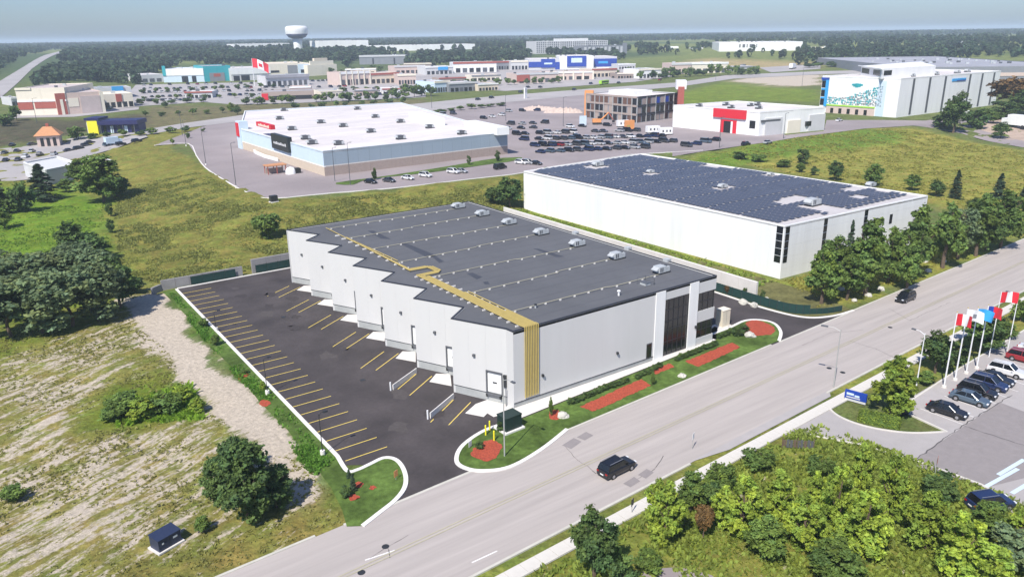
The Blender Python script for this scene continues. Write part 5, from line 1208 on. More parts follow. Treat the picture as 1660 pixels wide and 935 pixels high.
def detailed_proto(kind, color):
    body, roof, glass, pil, wheel, rim = CM[kind]; cm = 'car ' + color
    t = thing('parked_car', 'x', 'car')
    def bev(o, w_):
        m = o.modifiers.new('b', 'BEVEL'); m.width = w_; m.segments = 2; m.limit_method = 'ANGLE'; m.angle_limit = math.radians(30); return o
    b = bev(body.build('body', cm, t), .07)
    r = bev(roof.build('roof', cm, t), .03); bev(glass.build('windows', 'glass', t), .03); pil.build('window_pillars', cm, t)['kind'] = 'stuff'
    wm = wheel.mesh('tyre', 'black'); rm = rim.mesh('rim', 'rim')
    ar = MB().tube((0, -.06, 0), (0, .06, 0), .4, n=14).mesh('wheel_arch', 'black')
    for x, y in WH:
        wo = place(wm, 'wheel', t, (x, y, .34)); place(rm, 'rim', wo)
        place(ar, 'wheel_arch', b, (x, y * 1.055, .36))
    z = .72 if kind != 'sedan' else .66
    for s in (-1, 1):
        MB().box(2.12, 2.32, s * .6 - .16, s * .6 + .16, z - .06, z + .07).build('headlight', 'headlight', t)
        MB().box(-2.36, -2.2, s * .66 - .14, s * .66 + .14, z + .02, z + .16).build('tail_light', 'taillight', t)
        MB().box(.75, .95, s * .98 - .1, s * .98 + .1, .95, 1.1).build('wing_mirror', cm, t)
    MB().box(-2.36, -2.3, -.24, .24, .52, .64).build('number_plate', 'white', b); MB().box(2.25, 2.325, -.5, .5, .4, .6).build('grille', 'dark', b)
    if kind == 'suv':
        for s in (-1, 1): MB().tube((-1.7, s * .62, 1.76), (.2, s * .62, 1.78), .03, n=5).build('roof_rail', 'rim', t)
    return t
def simple_mesh(kind, color):
    k = (kind, color)
    if k not in _cache:
        body, roof, glass, pil, wheel, rim = CM[kind]; mb = MB()
        mb.add(body.v, body.f); mb.add(roof.v, roof.f); mb.mi = 1; mb.add(glass.v, glass.f); mb.mi = 2
        for x, y in WH: mb.add([(v[0] + x, v[1] + y * 1.1, v[2] + .34) for v in wheel.v], wheel.f)
        mb.mi = 3; mb.box(2.2, 2.31, -.78, -.4, .6, .74); mb.box(2.2, 2.31, .4, .78, .6, .74)
        _cache[k] = mb.mesh('car', ['car ' + color, 'glass', 'black', 'headlight'])
    return _cache[k]
_proto = {}
def near_car(kind, color, px, py, heading, label, group=None, name='parked_car', off=.045):
    k = (kind, color); p = G(px, py, T(*G(px, py)[:2]) + off)
    if k in _proto: t = copy_tree(_proto[k])
    else: t = detailed_proto(kind, color); _proto[k] = t
    t.name = name; t.location = p; t.rotation_euler.z = heading; tag(t, label, 'car'); 
    if group: t['group'] = group
    elif 'group' in t: del t['group']
    return t
def far_car(kind, color, px, py, heading, label, group=None, off=.07, name='parked_car'):
    p = G(px, py); o = place(simple_mesh(kind, color), name, None, (p.x, p.y, p.z + off), heading); return tag(o, label, 'car', group)
RA = math.atan(.045)
near_car('suv', 'black', 1000, 764, RA, 'black car with silver roof rails driving on the street, nearest the camera', name='moving_car')
near_car('suv', 'black', 1467, 487, RA + PI, 'dark car driving towards the new warehouse on the far part of the street', name='moving_car')
gl = 'cars parked in the visitor lot by the flagpoles'
HC = -PI / 2 + .12
for (kd, cl, x, y, lb) in (('sedan', 'black', 42.6, -33.9, 'black sedan parked nearest the hedge island in the visitor lot'), ('sedan', 'blue grey', 48.2, -34.0, 'blue-grey sedan parked second from the hedge island'),
        ('suv', 'black', 51.1, -33.6, 'black SUV with chrome trim parked third from the hedge island'), ('suv', 'dark blue', 54.6, -33.4, 'dark blue SUV parked fourth from the hedge island'), ('sedan', 'black', 57.0, -33.2, 'black sedan squeezed between the dark blue SUV and the white SUV'),
        ('suv', 'white', 60.9, -33.0, 'white SUV parked in the visitor lot row near the flagpoles'), ('suv', 'red', 67.6, -32.6, 'dark red SUV parked at the right end of the visitor lot row'), ('sedan', 'white', 72.2, -32.2, 'white car beyond the dark red SUV at the right edge')):
    t = near_car(kd, cl, *project((x, y, 0)), HC, lb, gl); t.location = (x, y, .05)
near_car('suv', 'dark blue', 1604, 822, -.45, 'dark teal vehicle parked behind the bushes in the lower right corner') 
# row in front of the big store
gs_ = 'cars parked along the lane beside the big store'
for i, (kd, cl, x, y, lb) in enumerate((('sedan', 'black', 601, 297, 'black car in the row beside the big store, first from the left'), ('sedan', 'dark grey', 631, 295, 'dark grey car in the row beside the big store, second from the left'), ('sedan', 'white', 661, 291, 'white car in the row beside the big store, third from the left'),
        ('suv', 'white', 690, 287, 'white SUV in the row beside the big store, fourth from the left'), ('suv', 'white', 735, 281, 'white SUV in the row beside the big store, fifth from the left'), ('sedan', 'silver', 748, 280, 'silver car touching the fifth white SUV beside the big store'), ('van', 'black', 811, 274, 'long black van in the lane by the big store corner'),
        ('suv', 'white', 845, 266, 'white SUV at the lane mouth by the big store corner'), ('suv', 'silver', 856, 266, 'silver SUV next to the white one at the lane mouth'), ('sedan', 'black', 869, 267, 'black car parked last at the lane mouth by the solar warehouse'))):
    near_car(kd, cl, x, y, -1.25 if i != 6 else .12, lb, gs_, off=.06)
cols = ['black'] * 6 + ['dark grey'] * 4 + ['white'] * 4 + ['silver'] * 3 + ['dark blue'] * 2 + ['red', 'blue grey']
cr = random.Random(11); used_lb = {}
def row(a, b, n, where, group, fill=.95, head=1.75, jit=1.0):
    k = 0
    for i in range(n):
        if cr.random() > fill: continue
        f = i / max(1, n - 1); cl = cr.choice(cols); kd = cr.choice(('sedan', 'suv', 'suv', 'sedan', 'van') if cr.random() < .9 else ('van',))
        x = a[0] + (b[0] - a[0]) * f + cr.uniform(-jit, jit); y = a[1] + (b[1] - a[1]) * f + cr.uniform(-.3, .3)
        wd = {'sedan': 'car', 'suv': 'SUV', 'van': 'van'}[kd]; nm = ORD[k] if k < len(ORD) else 'last'
        far_car(kd, cl, x, y, head + cr.choice((0, PI)) + cr.uniform(-.05, .05), f'{cl} {wd}, {nm} from the left in the {where}', group); k += 1
gc = 'cars in the crowded lot behind the solar warehouse'
row((876, 248), (1060, 240), 13, 'front row of the crowded lot', gc)
row((868, 238), (1090, 231), 18, 'second row of the crowded lot', gc)
row((850, 228), (1072, 222), 19, 'third row of the crowded lot', gc)
row((838, 219), (1030, 213), 16, 'fourth row of the crowded lot', gc, .85)
row((824, 210), (985, 205), 9, 'fifth row of the crowded lot', gc, .7)
row((810, 203), (900, 200), 6, 'back row of the crowded lot', gc, .6)
row((705, 189), (735, 186), 3, 'group behind the white store parapet', gc); row((784, 193), (812, 188), 3, 'group left of the rubble piles', gc); row((825, 182), (870, 180), 3, 'group nearest the rubble piles', gc)
row((1112, 238), (1160, 229), 4, 'short row by the red-banded store', gc)
gm = 'cars in the lot of the far mall'
for j, (y, x0, x1, n) in enumerate(((165, 232, 330, 14), (158, 235, 420, 20), (151, 232, 440, 22), (145, 232, 470, 20), (139, 232, 420, 14))):
    row((x0, y), (x1, y - 3), n, f'{ORD[j]} row of the teal store lot', gm, .85, 1.7, 2)
for j, (y, x0, x1, n) in enumerate(((156, 520, 650, 12), (149, 515, 640, 12), (143, 505, 560, 6))):
    row((x0, y), (x1, y - 2), n, f'{ORD[j]} row right of the restaurant', gm, .85, 1.7, 2)
row((690, 146), (800, 143), 12, 'lot between the far shops', gm, .8, 1.7, 2); row((600, 146), (690, 144), 10, 'lot beside the restaurant row', gm, .8, 1.7, 2)
row((560, 132), (640, 130), 8, 'lot behind the reddish shop strip', gm, .8, 1.7, 2)
row((460, 158), (560, 154), 10, 'lot before the cream pad shop', gm, .8, 1.7, 2); row((820, 128), (880, 126), 7, 'lot left of the pink shop row', gm, .8, 1.7, 2); row((500, 133), (556, 131), 8, 'lot before the cream hall', gm, .8, 1.7, 2)
row((955, 128), (1035, 126), 9, 'row below the blue stores', gm, .7, 1.0, 2); row((1000, 121), (1040, 119), 5, 'back row right of the blue stores', gm, .8, 1.0, 2)
gr = 'cars on the far road'
for i, (x, y, c, lb) in enumerate(((775, 163, 'dark grey', 'grey car on the far road left of the black one'), (797, 160, 'black', 'black SUV on the far road above the shrub strip'), (844, 151, 'dark grey', 'small dark car on the far road between two clumps of shops'), (931, 147, 'black', 'black car on the far road near the construction building'),
        (856, 143, 'black', 'black car at the road edge before the pink shop row'), (876, 143, 'dark grey', 'dark car just right of the white pylon sign'), (958, 137, 'dark blue', 'dark blue car on the far road left of the lime bus'), (1003, 136, 'black', 'black car on the far road right of the lime bus'), (1070, 131, 'red', 'red car where the far road bends'),
        (1205, 118, 'dark blue', 'dark truck on the far road past the street trees'), (590, 186, 'silver', 'silver car on the far road behind the big store'))):
    far_car('suv', c, x, y, .35, lb, gr, .16, 'moving_car')
far_car('suv', 'black', 1209, 236, .1, 'black SUV on the side road in front of the red-banded store'); far_car('sedan', 'silver', 1244, 233, .1, 'silver car parked at the foot of the red-banded store')
far_car('sedan', 'white', 1360, 197, .1, 'white car on the side road below the patterned building')
gg = 'cars around the gas station at the left'
for i, (x, y, c) in enumerate(((8, 250, 'dark grey'), (10, 262, 'black'), (28, 247, 'black'), (30, 261, 'dark grey'), (42, 256, 'white'), (52, 247, 'silver'), (65, 253, 'black'), (20, 237, 'black'), (88, 252, 'silver'), (112, 246, 'dark grey'), (128, 243, 'black'), (140, 238, 'dark grey'), (146, 233, 'black'), (176, 237, 'blue grey'), (196, 236, 'black'), (222, 231, 'black'), (53, 236, 'dark grey'))):
    far_car(cr.choice(('sedan', 'suv')), c, x, y, .3 if i > 8 else 1.2, f'{c} car near the gas station, {ORD[i]} of the group', gg, .12)
# vehicles of other kinds
p = G(979, 137); t = thing('bus', 'bright lime green bus on the far road', 'bus', (p.x, p.y, p.z + .15), .3); MB().box(-6, 6, -1.3, 1.3, .5, 3.2).build('body', 'limegreen', t); MB().box(-5.6, 5.6, -1.33, 1.33, 1.6, 2.5).build('windows', 'glass', t)
for x in (-4, 4): MB().tube((x, -1.34, .5), (x, 1.34, .5), .5).build('wheel', 'black', t)
for i, (px_, py_, s, lb) in enumerate(((1645, 207, 1.5, 'big white box truck at the right edge beyond the field'), (1568, 190, .8, 'small white van between the trees right of the patterned building'), (1285, 112, 1.4, 'white truck on the far access road'), (1205, 112, 1.2, 'dark truck on the far access road'), (185, 235, .9, 'pale blue delivery van at the gas station'))):
    p = G(px_, py_); t = thing('truck', lb, 'truck', (p.x, p.y, p.z + .1), .25 if i else 1.4); mk = ('white', 'white', 'white', 'midgrey', 'palebluewall')[i]
    MB().box(-4 * s, 2 * s, -1.3 * s, 1.3 * s, .8 * s, 3.8 * s).build('cargo_box', mk, t); MB().box(2.1 * s, 3.8 * s, -1.15 * s, 1.15 * s, .6 * s, 2.6 * s).build('cab', mk, t); MB().box(3.0 * s, 3.84 * s, -1.0 * s, 1.0 * s, 1.6 * s, 2.4 * s).build('windscreen', 'glass', t)
    for x in (-3 * s, 2.8 * s): MB().tube((x, -1.32 * s, .5 * s), (x, 1.32 * s, .5 * s), .5 * s).build('wheel', 'black', t)

# ------------------------------------------------------------------ poles, lamps, flags
def lamp(px, pyb, pyt, label, m='pole', arm=(1.8, 0), r=.1, group=None, base=None, armdir=0.0, pxt=None, head=.55, name='street_lamp', double=False):
    p = G(px, pyb); h = height_to(p, pyt)
    t = thing(name, label, 'street lamp', (p.x, p.y, p.z), armdir, group)
    MB().tube((0, 0, 0), (0, 0, h), r, r * .55, n=8).build('pole', m, t)
    if base: MB().tube((0, 0, -.2), (0, 0, base), .3, .28, n=12).build('concrete_base', 'kerb', t)
    for s in ((1, -1) if double else (1,)):
        a = MB(); a.tube((0, 0, h - .25), (s * arm[0] * .55, 0, h + .1), r * .45, n=6); a.tube((s * arm[0] * .55, 0, h + .1), (s * arm[0], 0, h + .12), r * .4, n=6); a.build('arm', m, t)
        mb = MB(); x = s * arm[0]; mb.box(min(x, x + s * head), max(x, x + s * head), -.15, .15, h + .04, h + .18); mb.build('lamp_head', 'dark' if m == 'dark' else 'mullion', t)
        MB().box(min(x + s * .08, x + s * (head - .08)), max(x + s * .08, x + s * (head - .08)), -.1, .1, h + .02, h + .045).build('lens', 'white', t)
    return t
for (x, yb, yt, lb) in ((523.5, 738, 671, 'nearest black parking lot lamp on a concrete base'), (434, 640, 582, 'middle black parking lot lamp on a concrete base'), (351, 537, 505, 'farthest black parking lot lamp at the left kerb')):
    lamp(x, yb, yt, lb, 'dark', (.5, 0), .07, 'black lamps along the left kerb of the new lot', .7, 0)
lamp(1351, 628, 534, 'grey street lamp with a double arm over the street by the blue sign', arm=(1.6, 0), armdir=PI * .62, head=.9)
lamp(818, 740, 613, 'tall slim grey lamp post by the transformer at the lot entrance', arm=(1.4, 0), armdir=-PI / 2 + .1, r=.09)
lamp(1487, 444, 383, 'grey street lamp in front of the roadside trees', arm=(1.6, 0), armdir=-PI / 2, r=.09)
lamp(1483, 640, 540, 'slim white light pole left of the flagpoles', 'whitepole', (1.2, 0), .09, armdir=PI / 2)
lamp(1632, 574, 478, 'white light pole at the right edge by the sidewalk', 'whitepole', (1.2, 0), .09, armdir=PI / 2)
for i, (x, yb, yt) in enumerate(((383, 304, 232), (334, 268, 206), (302, 237, 195), (568, 300, 232), (543, 294, 240))):
    lamp(x, yb, yt, f'thin dark lamp post around the big store, {ORD[i]} listed from its left kerb', 'mullion', (.8, 0), .12, 'lamp posts around the big store', .6 if i < 3 else None, 0)
for i, (x, yb, yt) in enumerate(((1166, 240, 190), (1270, 225, 184), (913, 205, 158), (700, 176, 138), (636, 180, 140), (820, 196, 155), (296, 220, 180), (60, 200, 160), (1300, 140, 110), (1115, 130, 108), (1160, 130, 106))):
    lamp(x, yb, yt, f'thin distant lamp post, {("right of the crowded lot", "before the red-banded store", "at the rubble piles", "by the far road behind the store", "left of that far road lamp", "in the lot behind the white parapet", "by the store approach", "near the left mall", "by the access road", "beside the street trees", "among the far street trees")[i]}', 'mullion', (1.5, 0), .14, None, None, 0)
# flags
def flag(mesh_w, mesh_h, mats, seed, droop=.25):
    rr = random.Random(seed); nx, nz = 14, 8; mb = MB(); vs = []
    for j in range(nz + 1):
        for i in range(nx + 1):
            u = i / nx; v = j / nz
            vs.append((u * mesh_w * .92, math.sin(u * 7 + v * 1.3 + seed) * .16 * u * mesh_w * .5, -v * mesh_h - droop * u * u * mesh_h * 1.4))
    for j in range(nz):
        for i in range(nx):
            mb.mi = mats(i / nx, j / nz); a = j * (nx + 1) + i
            b = len(mb.v); mb.v += []; mb.f.append((a, a + 1, a + nx + 2, a + nx + 1)); mb.m.append(mb.mi)
    mb.v = vs; return mb
pols = [((1530, 627.7), 507, 'red and white flag, first flagpole from the left by the visitor lot', lambda u, v: 0 if u < .3 or u > .68 else 1, ['red', 'white']),
        ((1548, 616), 500, 'white flag with a round emblem on the second flagpole from the left', lambda u, v: 1 if (.35 < u < .6 and .3 < v < .7) else 0, ['white', 'midgrey']),
        ((1566, 605), 499, 'blue flag on the third flagpole from the left', lambda u, v: 0 if v < .75 else 0, ['skyblue']),
        ((1583, 597), 495, 'red flag on the fourth flagpole from the left', lambda u, v: 0 if not (u < .3 and v < .4) else 1, ['red', 'blue'])]
for i, (b, yt, lb, fn, ms) in enumerate(pols):
    p = G(*b); h = height_to(p, yt); t = thing('flagpole', 'white flagpole carrying the ' + lb.split(',')[0].split(' on the')[0] + f', {ORD[i]} from the left', 'flagpole', (p.x, p.y, p.z), 0, 'flagpoles by the visitor lot')
    MB().tube((0, 0, 0), (0, 0, h), .11, .07, n=8).build('pole', 'whitepole', t); MB().lathe([(.02, h), (.09, h + .06), (.09, h + .12), (.02, h + .18)], 8).build('finial', 'yellow', t); MB().lathe([(.35, 0), (.3, .3), (.1, .35)], 10).build('base', 'concrete', t)
    mb = flag(2.8, 1.6, fn, i * 2.1 + .5, .32); o = mb.build('flag', ms, None, (p.x, p.y, p.z + h - .15), RA - .5, smooth=True); tag(o, lb, 'flag', 'flags on the white flagpoles')
p = G(1636, 576); h = height_to(p, 470)
t = thing('flagpole', 'white flagpole standing farthest right near the sidewalk', 'flagpole', (p.x - 3, p.y + 1.5, p.z)); MB().tube((0, 0, 0), (0, 0, h), .075, .045, n=8).build('pole', 'whitepole', t)
o = flag(3.0, 1.6, lambda u, v: 0 if u < .3 or u > .68 else 1, 3.3, .12).build('flag', ['red', 'white'], None, (p.x - 3, p.y + 1.5, p.z + h - .1), RA - .5, smooth=True); tag(o, 'red and white flag flying farthest right above the street', 'flag', 'flags on the white flagpoles')
p = G(413, 140); h = height_to(p, 95); s = math.dist(p[:2], CAM_C[:2]) / CAM_F
t = thing('flagpole', 'very tall flagpole of the giant flag in the far mall', 'flagpole', tuple(p)); MB().tube((0, 0, 0), (0, 0, h), .35, .2).build('pole', 'whitepole', t)
mb = flag(26 * s, 13 * s, lambda u, v: 0 if u < .3 or u > .7 else (2 if (.4 < u < .6 and .3 < v < .7) else 1), 1.0, .5); o = mb.build('flag', ['red', 'white', 'red'], None, (p.x, p.y, p.z + h), -.75, smooth=True); tag(o, 'giant red and white flag waving above the far mall', 'flag')
# signs and small street furniture
p = G(1386, 652); t = thing('monument_sign', 'small blue monument sign on grey base beside the sidewalk', 'sign', (p.x, p.y, p.z), -PI / 2 + .25)
MB().box(-1.3, 1.3, -.15, .15, .1, .45).build('base', 'palegrey', t); sb_ = MB().box(-1.35, 1.35, -.2, .2, .45, 1.5).build('panel', 'blue', t)
for x0, x1, z0, z1, m_ in ((-1.1, -.2, .95, 1.25, 'palebluewall'), (-.1, .5, .85, 1.1, 'palebluewall'), (-1.1, .6, .6, .75, 'palegrey')):
    MB().box(x0, x1, -.225, -.2, z0, z1).build('sign_stroke', m_, sb_); MB().box(-x1, -x0, .2, .225, z0, z1).build('sign_stroke', m_, sb_)
def signpost(px, pyb, pyt, label, m='white', kind='round', name='road_sign'):
    p = G(px, pyb); h = height_to(p, pyt); t = thing(name, label, 'road sign', (p.x, p.y, p.z), .4); MB().tube((0, 0, 0), (0, 0, h), .035, n=6).build('post', 'pole', t)
    if kind == 'round': MB().tube((0, -.06, h - .3), (0, -.03, h - .3), .38, n=12).build('plate', m, t)
    else: MB().box(-.3, .3, -.06, -.03, h - .75, h).build('plate', m, t)
signpost(1122, 728, 702, 'white road sign on a thin post at the south kerb', kind='sq'); signpost(1024, 832, 808, 'dark square sign on a short post beside the sidewalk', 'dark', 'sq')
signpost(1515, 770, 740, 'small reddish sign on a post by the visitor lot drive', 'darkred', 'sq'); signpost(642, 778, 762, 'small orange and white marker at the island tip', 'orange', 'sq'); signpost(762, 726, 714, 'small white sign at the curb of the entrance island', 'white', 'sq')
p = G(852, 160); s = 1; t = thing('pylon_sign', 'tall white pylon sign in the grass beside the far road', 'sign', tuple(p), .3); h = height_to(p, 142); MB().box(-1.4, 1.4, -.4, .4, 0, h).build('panel', 'white', t); MB().box(-1.1, 1.1, -.45, -.4, h * .55, h * .9).build('face', 'palegrey', t)
# boxes
p = G(270, 882, .1); t = thing('utility_box', 'dark blue utility box on a concrete pad in the dry field', 'utility box', (p.x, p.y, 0.05), .35)
MB().box(-1.35, 1.35, -.95, .95, 0, .16).build('pad', 'concrete', t); bx = MB().box(-1.15, 1.15, -.75, .75, .16, 1.35).build('cabinet', 'navybox', t); MB().add([(-1.2, -.82, 1.35), (1.2, -.82, 1.35), (1.2, .8, 1.5), (-1.2, .8, 1.5), (-1.2, -.82, 1.42), (1.2, -.82, 1.42), (1.2, .8, 1.56), (-1.2, .8, 1.56)], [(4, 5, 6, 7), (0, 1, 5, 4), (1, 2, 6, 5), (2, 3, 7, 6), (3, 0, 4, 7), (3, 2, 1, 0)]).build('lid', 'navybox', t)
MB().box(-.8, -.6, -.765, -.75, .8, .98).build('sticker', 'white', bx); MB().box(.35, .8, -.765, -.75, .85, 1.05).build('sticker', 'white', bx); MB().box(-.01, .01, -.765, -.75, .2, 1.3).build('door_gap', 'dark', bx)
p = G(826, 695); t = thing('transformer', 'dark green electrical transformer on a white concrete pad at the lot corner', 'transformer', (p.x, p.y, .1), .05)
MB().box(-1.5, 1.5, -1.2, 1.2, -.1, .22).build('pad', 'kerb', t); MB().box(-1.2, 1.2, -.9, .9, .22, 1.9).build('cabinet', 'greenbox', t); MB().box(-1.25, 1.25, -.95, .95, 1.9, 2.02).build('lid', 'greenbox', t); MB().box(-.01, .01, -.915, -.9, .3, 1.8).build('door_gap', 'dark', t)
for i, (x, y) in enumerate(((790, 703), (801, 716), (788, 708), (792, 697))[:4]):
    pass
for i, (px_, py_, yt, lb) in enumerate(((787.5, 706, 690, 'bright yellow bollard at the kerb, leftmost of the three'), (794, 699, 683, 'bright yellow bollard farthest from the street of the three'), (801, 715, 699, 'bright yellow bollard nearest the mulch bed of the three'))):
    p = G(px_, py_); h = height_to(p, yt); t = thing('bollard', lb, 'bollard', (p.x, p.y, .05), 0, 'yellow bollards by the transformer'); MB().tube((0, 0, 0), (0, 0, h), .1, n=10).build('post', 'bollard', t); MB().lathe([(.1, h), (.07, h + .05), (.01, h + .07)], 10).build('cap', 'bollard', t)
p = G(1171, 528); t = thing('electrical_cabinet', 'tall cream metal cabinet at the glazed corner of the new warehouse', 'cabinet', (p.x, p.y, 0), 0)
MB().box(-1.5, 1.2, -.9, .9, 0, .15).build('pad', 'concrete', t); MB().box(-.9, .9, -.7, .7, .15, 2.9).build('cabinet', 'creambox', t); MB().box(-.01, .01, -.715, -.7, .3, 2.7).build('door_gap', 'mullion', t); MB().box(-.95, .95, -.75, .75, 2.9, 3.0).build('roof', 'cream', t)
p = G(444, 328); t = thing('utility_box', 'small black utility box on a white base at the plaza edge', 'utility box', (p.x, p.y, p.z), .1); MB().box(-1.1, 1.1, -.9, .9, -.2, .3).build('pad', 'kerb', t); MB().box(-.95, .95, -.75, .75, .3, 1.9).build('cabinet', 'dark', t)
p = G(1292, 727); t = thing('gate_fence', 'short grey timber fence section with posts beside the visitor driveway', 'fence', (p.x, p.y, p.z), -.75); t.scale = (.62, .62, .8)
for k in range(9): MB().box(-2.6 + k * .62, -2.1 + k * .62, -.04, .04, .15, 1.35 + .1 * (k % 2)).build('board', 'mullion' if k % 3 else 'bark', t)
for k in (-2.7, 0, 2.9): MB().box(k - .08, k + .08, -.1, .1, 0, 1.7).build('post', 'bark', t)
MB().box(-2.7, 2.9, .05, .1, .4, .5).build('rail', 'bark', t); MB().box(-2.7, 2.9, .05, .1, 1.05, 1.15).build('rail', 'bark', t)
p = G(1457, 668); t = thing('bin_enclosure', 'dark utility cabinet at the end of the hedge in the visitor island', 'cabinet', (p.x, p.y, p.z), -.6); MB().box(-.9, .9, -.7, .7, 0, 1.5).build('cabinet', 'dark', t); MB().box(-.95, .95, -.75, .75, 1.5, 1.6).build('lid', 'mullion', t)
def boulder(px, py, s, lb, seed):
    p = G(px, py); bm = bmesh.new(); bmesh.ops.create_icosphere(bm, subdivisions=3, radius=s)
    for v in bm.verts:
        n = mnoise.noise(v.co * (1.3 / s) + Vector((seed, 0, 0))) * .35 + mnoise.noise(v.co * (3.5 / s) + Vector((seed, 5, 0))) * .12; v.co *= 1 + n; v.co.z *= .72
    me = bpy.data.meshes.new('boulder'); bm.to_mesh(me); bm.free(); me.materials.append(MT['stone']); o = place(me, 'boulder', None, (p.x, p.y, p.z + s * .3), seed); tag(o, lb, 'boulder', None)
boulder(913, 676, .7, 'pale boulder by the small mulch bed, nearest the lot entrance', 1); boulder(1216, 546, .85, 'pale boulder beside the right-hand mulch bed on the front lawn', 2); boulder(1105, 611, .55, 'flat pale stone slab on the front lawn near the street', 3)
for i, (x, y, s) in enumerate(((1362, 470, .8), (1375, 462, .7), (1408, 480, .6), (1428, 470, .7), (1385, 488, .5), (1470, 447, .7), (1498, 425, .6), (1505, 440, .6), (1530, 425, .5), (1205, 492, .8), (1222, 497, .7), (1240, 490, .9), (1262, 496, .9))):
    boulder(x, y, s, f'pale rock in the verge, {ORD[i]} along the foot of the roadside trees' if i < 9 else f'pale rock behind the green screen fence, {ORD[i - 9]} from the left', 10 + i)
def heap(px0, px1, py, h, lb, seed, m='rubble', n=14):
    a = G(px0, py); b = G(px1, py); L = math.dist(a[:2], b[:2]); rz = math.atan2(b.y - a.y, b.x - a.x); mb = MB(); nx, ny = 28, 10; rr = seed * 3.7
    vs = [(L * i / nx, 9 * j / ny, h * math.sin(PI * j / ny) * (math.sin(PI * i / nx) ** .5) * (.55 + .6 * abs(mnoise.noise(Vector((i * .4, j * .5, rr))))) - .1) for j in range(ny + 1) for i in range(nx + 1)]
    mb.add(vs, [(j * (nx + 1) + i, j * (nx + 1) + i + 1, (j + 1) * (nx + 1) + i + 1, (j + 1) * (nx + 1) + i) for j in range(ny) for i in range(nx)])
    o = mb.build('rubble_heap', m, None, (a.x, a.y, min(a.z, b.z)), rz); tag(o, lb, 'rubble heap')
heap(838, 905, 180, 3.4, 'pinkish rubble heap left of the construction building', 1); heap(880, 945, 184, 3.8, 'paler rubble heap beside the construction fence', 2); heap(868, 935, 262, .35, 'x', 3) if False else None
for i in range(5):
    pass
# ------------------------------------------------------------------ vegetation
def quads_mesh(name, V, C, m, nv=4):
    n = len(V) // nv; me = bpy.data.meshes.new(name); me.vertices.add(len(V)); me.vertices.foreach_set('co', V.astype(np.float32).ravel())
    me.loops.add(len(V)); me.loops.foreach_set('vertex_index', np.arange(len(V))); me.polygons.add(n)
    me.polygons.foreach_set('loop_start', np.arange(0, len(V), nv)); me.polygons.foreach_set('loop_total', np.full(n, nv)); me.update(calc_edges=True)
    ca = me.color_attributes.new('tint', 'FLOAT_COLOR', 'POINT'); ca.data.foreach_set('color', np.repeat(C, nv, axis=0).astype(np.float32).ravel())
    me.materials.append(MT[m]); return me
def leaves(P, Nn, size, g, asp=.62):
    n = len(P); Nn = Nn / np.linalg.norm(Nn, axis=1, keepdims=True)
    r = g.normal(size=(n, 3)); t = np.cross(Nn, r); t /= np.linalg.norm(t, axis=1, keepdims=True) + 1e-9; b = np.cross(Nn, t)
    s = (size * g.uniform(.6, 1.35, n))[:, None]
    V = np.stack([P - t * s, P - b * s * asp + Nn * s * .12, P + t * s, P + b * s * asp + Nn * s * .12], axis=1)
    return V.reshape(-1, 3)
def unit(g, n, up=.25):
    d = g.normal(size=(n, 3)); d[:, 2] += up; return d / np.linalg.norm(d, axis=1, keepdims=True)
def crown_mesh(name, seed, rx, h0, h1, n, leaf, m, K=16, lobe=.36, cone=0.0, warm=.12, flat=.8):
    g = np.random.default_rng(seed); cz = (h0 + h1) / 2; rz = (h1 - h0) / 2
    L = []; 
    while len(L) < K:
        p = g.uniform(-1, 1, 3)
        if np.linalg.norm(p) > 1: continue
        w = 1 - cone * (p[2] + 1) / 2
        L.append((p[0] * rx * .72 * w, p[1] * rx * .72 * w, cz + p[2] * rz * .78, rx * lobe * g.uniform(.65, 1.25) * (w * .6 + .4), g.uniform(.72, 1.25), g.uniform(-1, 1)))
    L = np.array(L); pr = L[:, 3] ** 2; pr /= pr.sum(); idx = g.choice(K, n, p=pr); d = unit(g, n, .3)
    rad = g.uniform(.3, 1.05, n) ** .5
    # sprays: leaves gather round short twigs that stick out of each bough, so the outline is ragged
    tw = g.normal(size=(len(L), 26, 3)); tw /= np.linalg.norm(tw, axis=2, keepdims=True); tl = g.uniform(.55, 1.35, (len(L), 26)); ti = g.integers(0, 26, n)
    dd = tw[idx, ti]; d = dd * .75 + d * .45; d[:, 2] += .12; d /= np.linalg.norm(d, axis=1, keepdims=True)
    P = L[idx, :3] + dd * (L[idx, 3] * rad * tl[idx, ti])[:, None] * np.array([1, 1, flat]) + g.normal(size=(n, 3)) * (L[idx, 3] * .14)[:, None]
    N = d + g.normal(size=(n, 3)) * .55; N[:, 2] += .35
    V = leaves(P, N, leaf, g); br = L[idx, 4] * g.uniform(.7, 1.3, n); wm = L[idx, 5] * warm + g.uniform(-.08, .08, n)
    C = np.stack([br * (1 + wm), br * (1 + wm * .3), br * (1 - wm), np.ones(n)], axis=1)
    return quads_mesh(name, V, C, m)
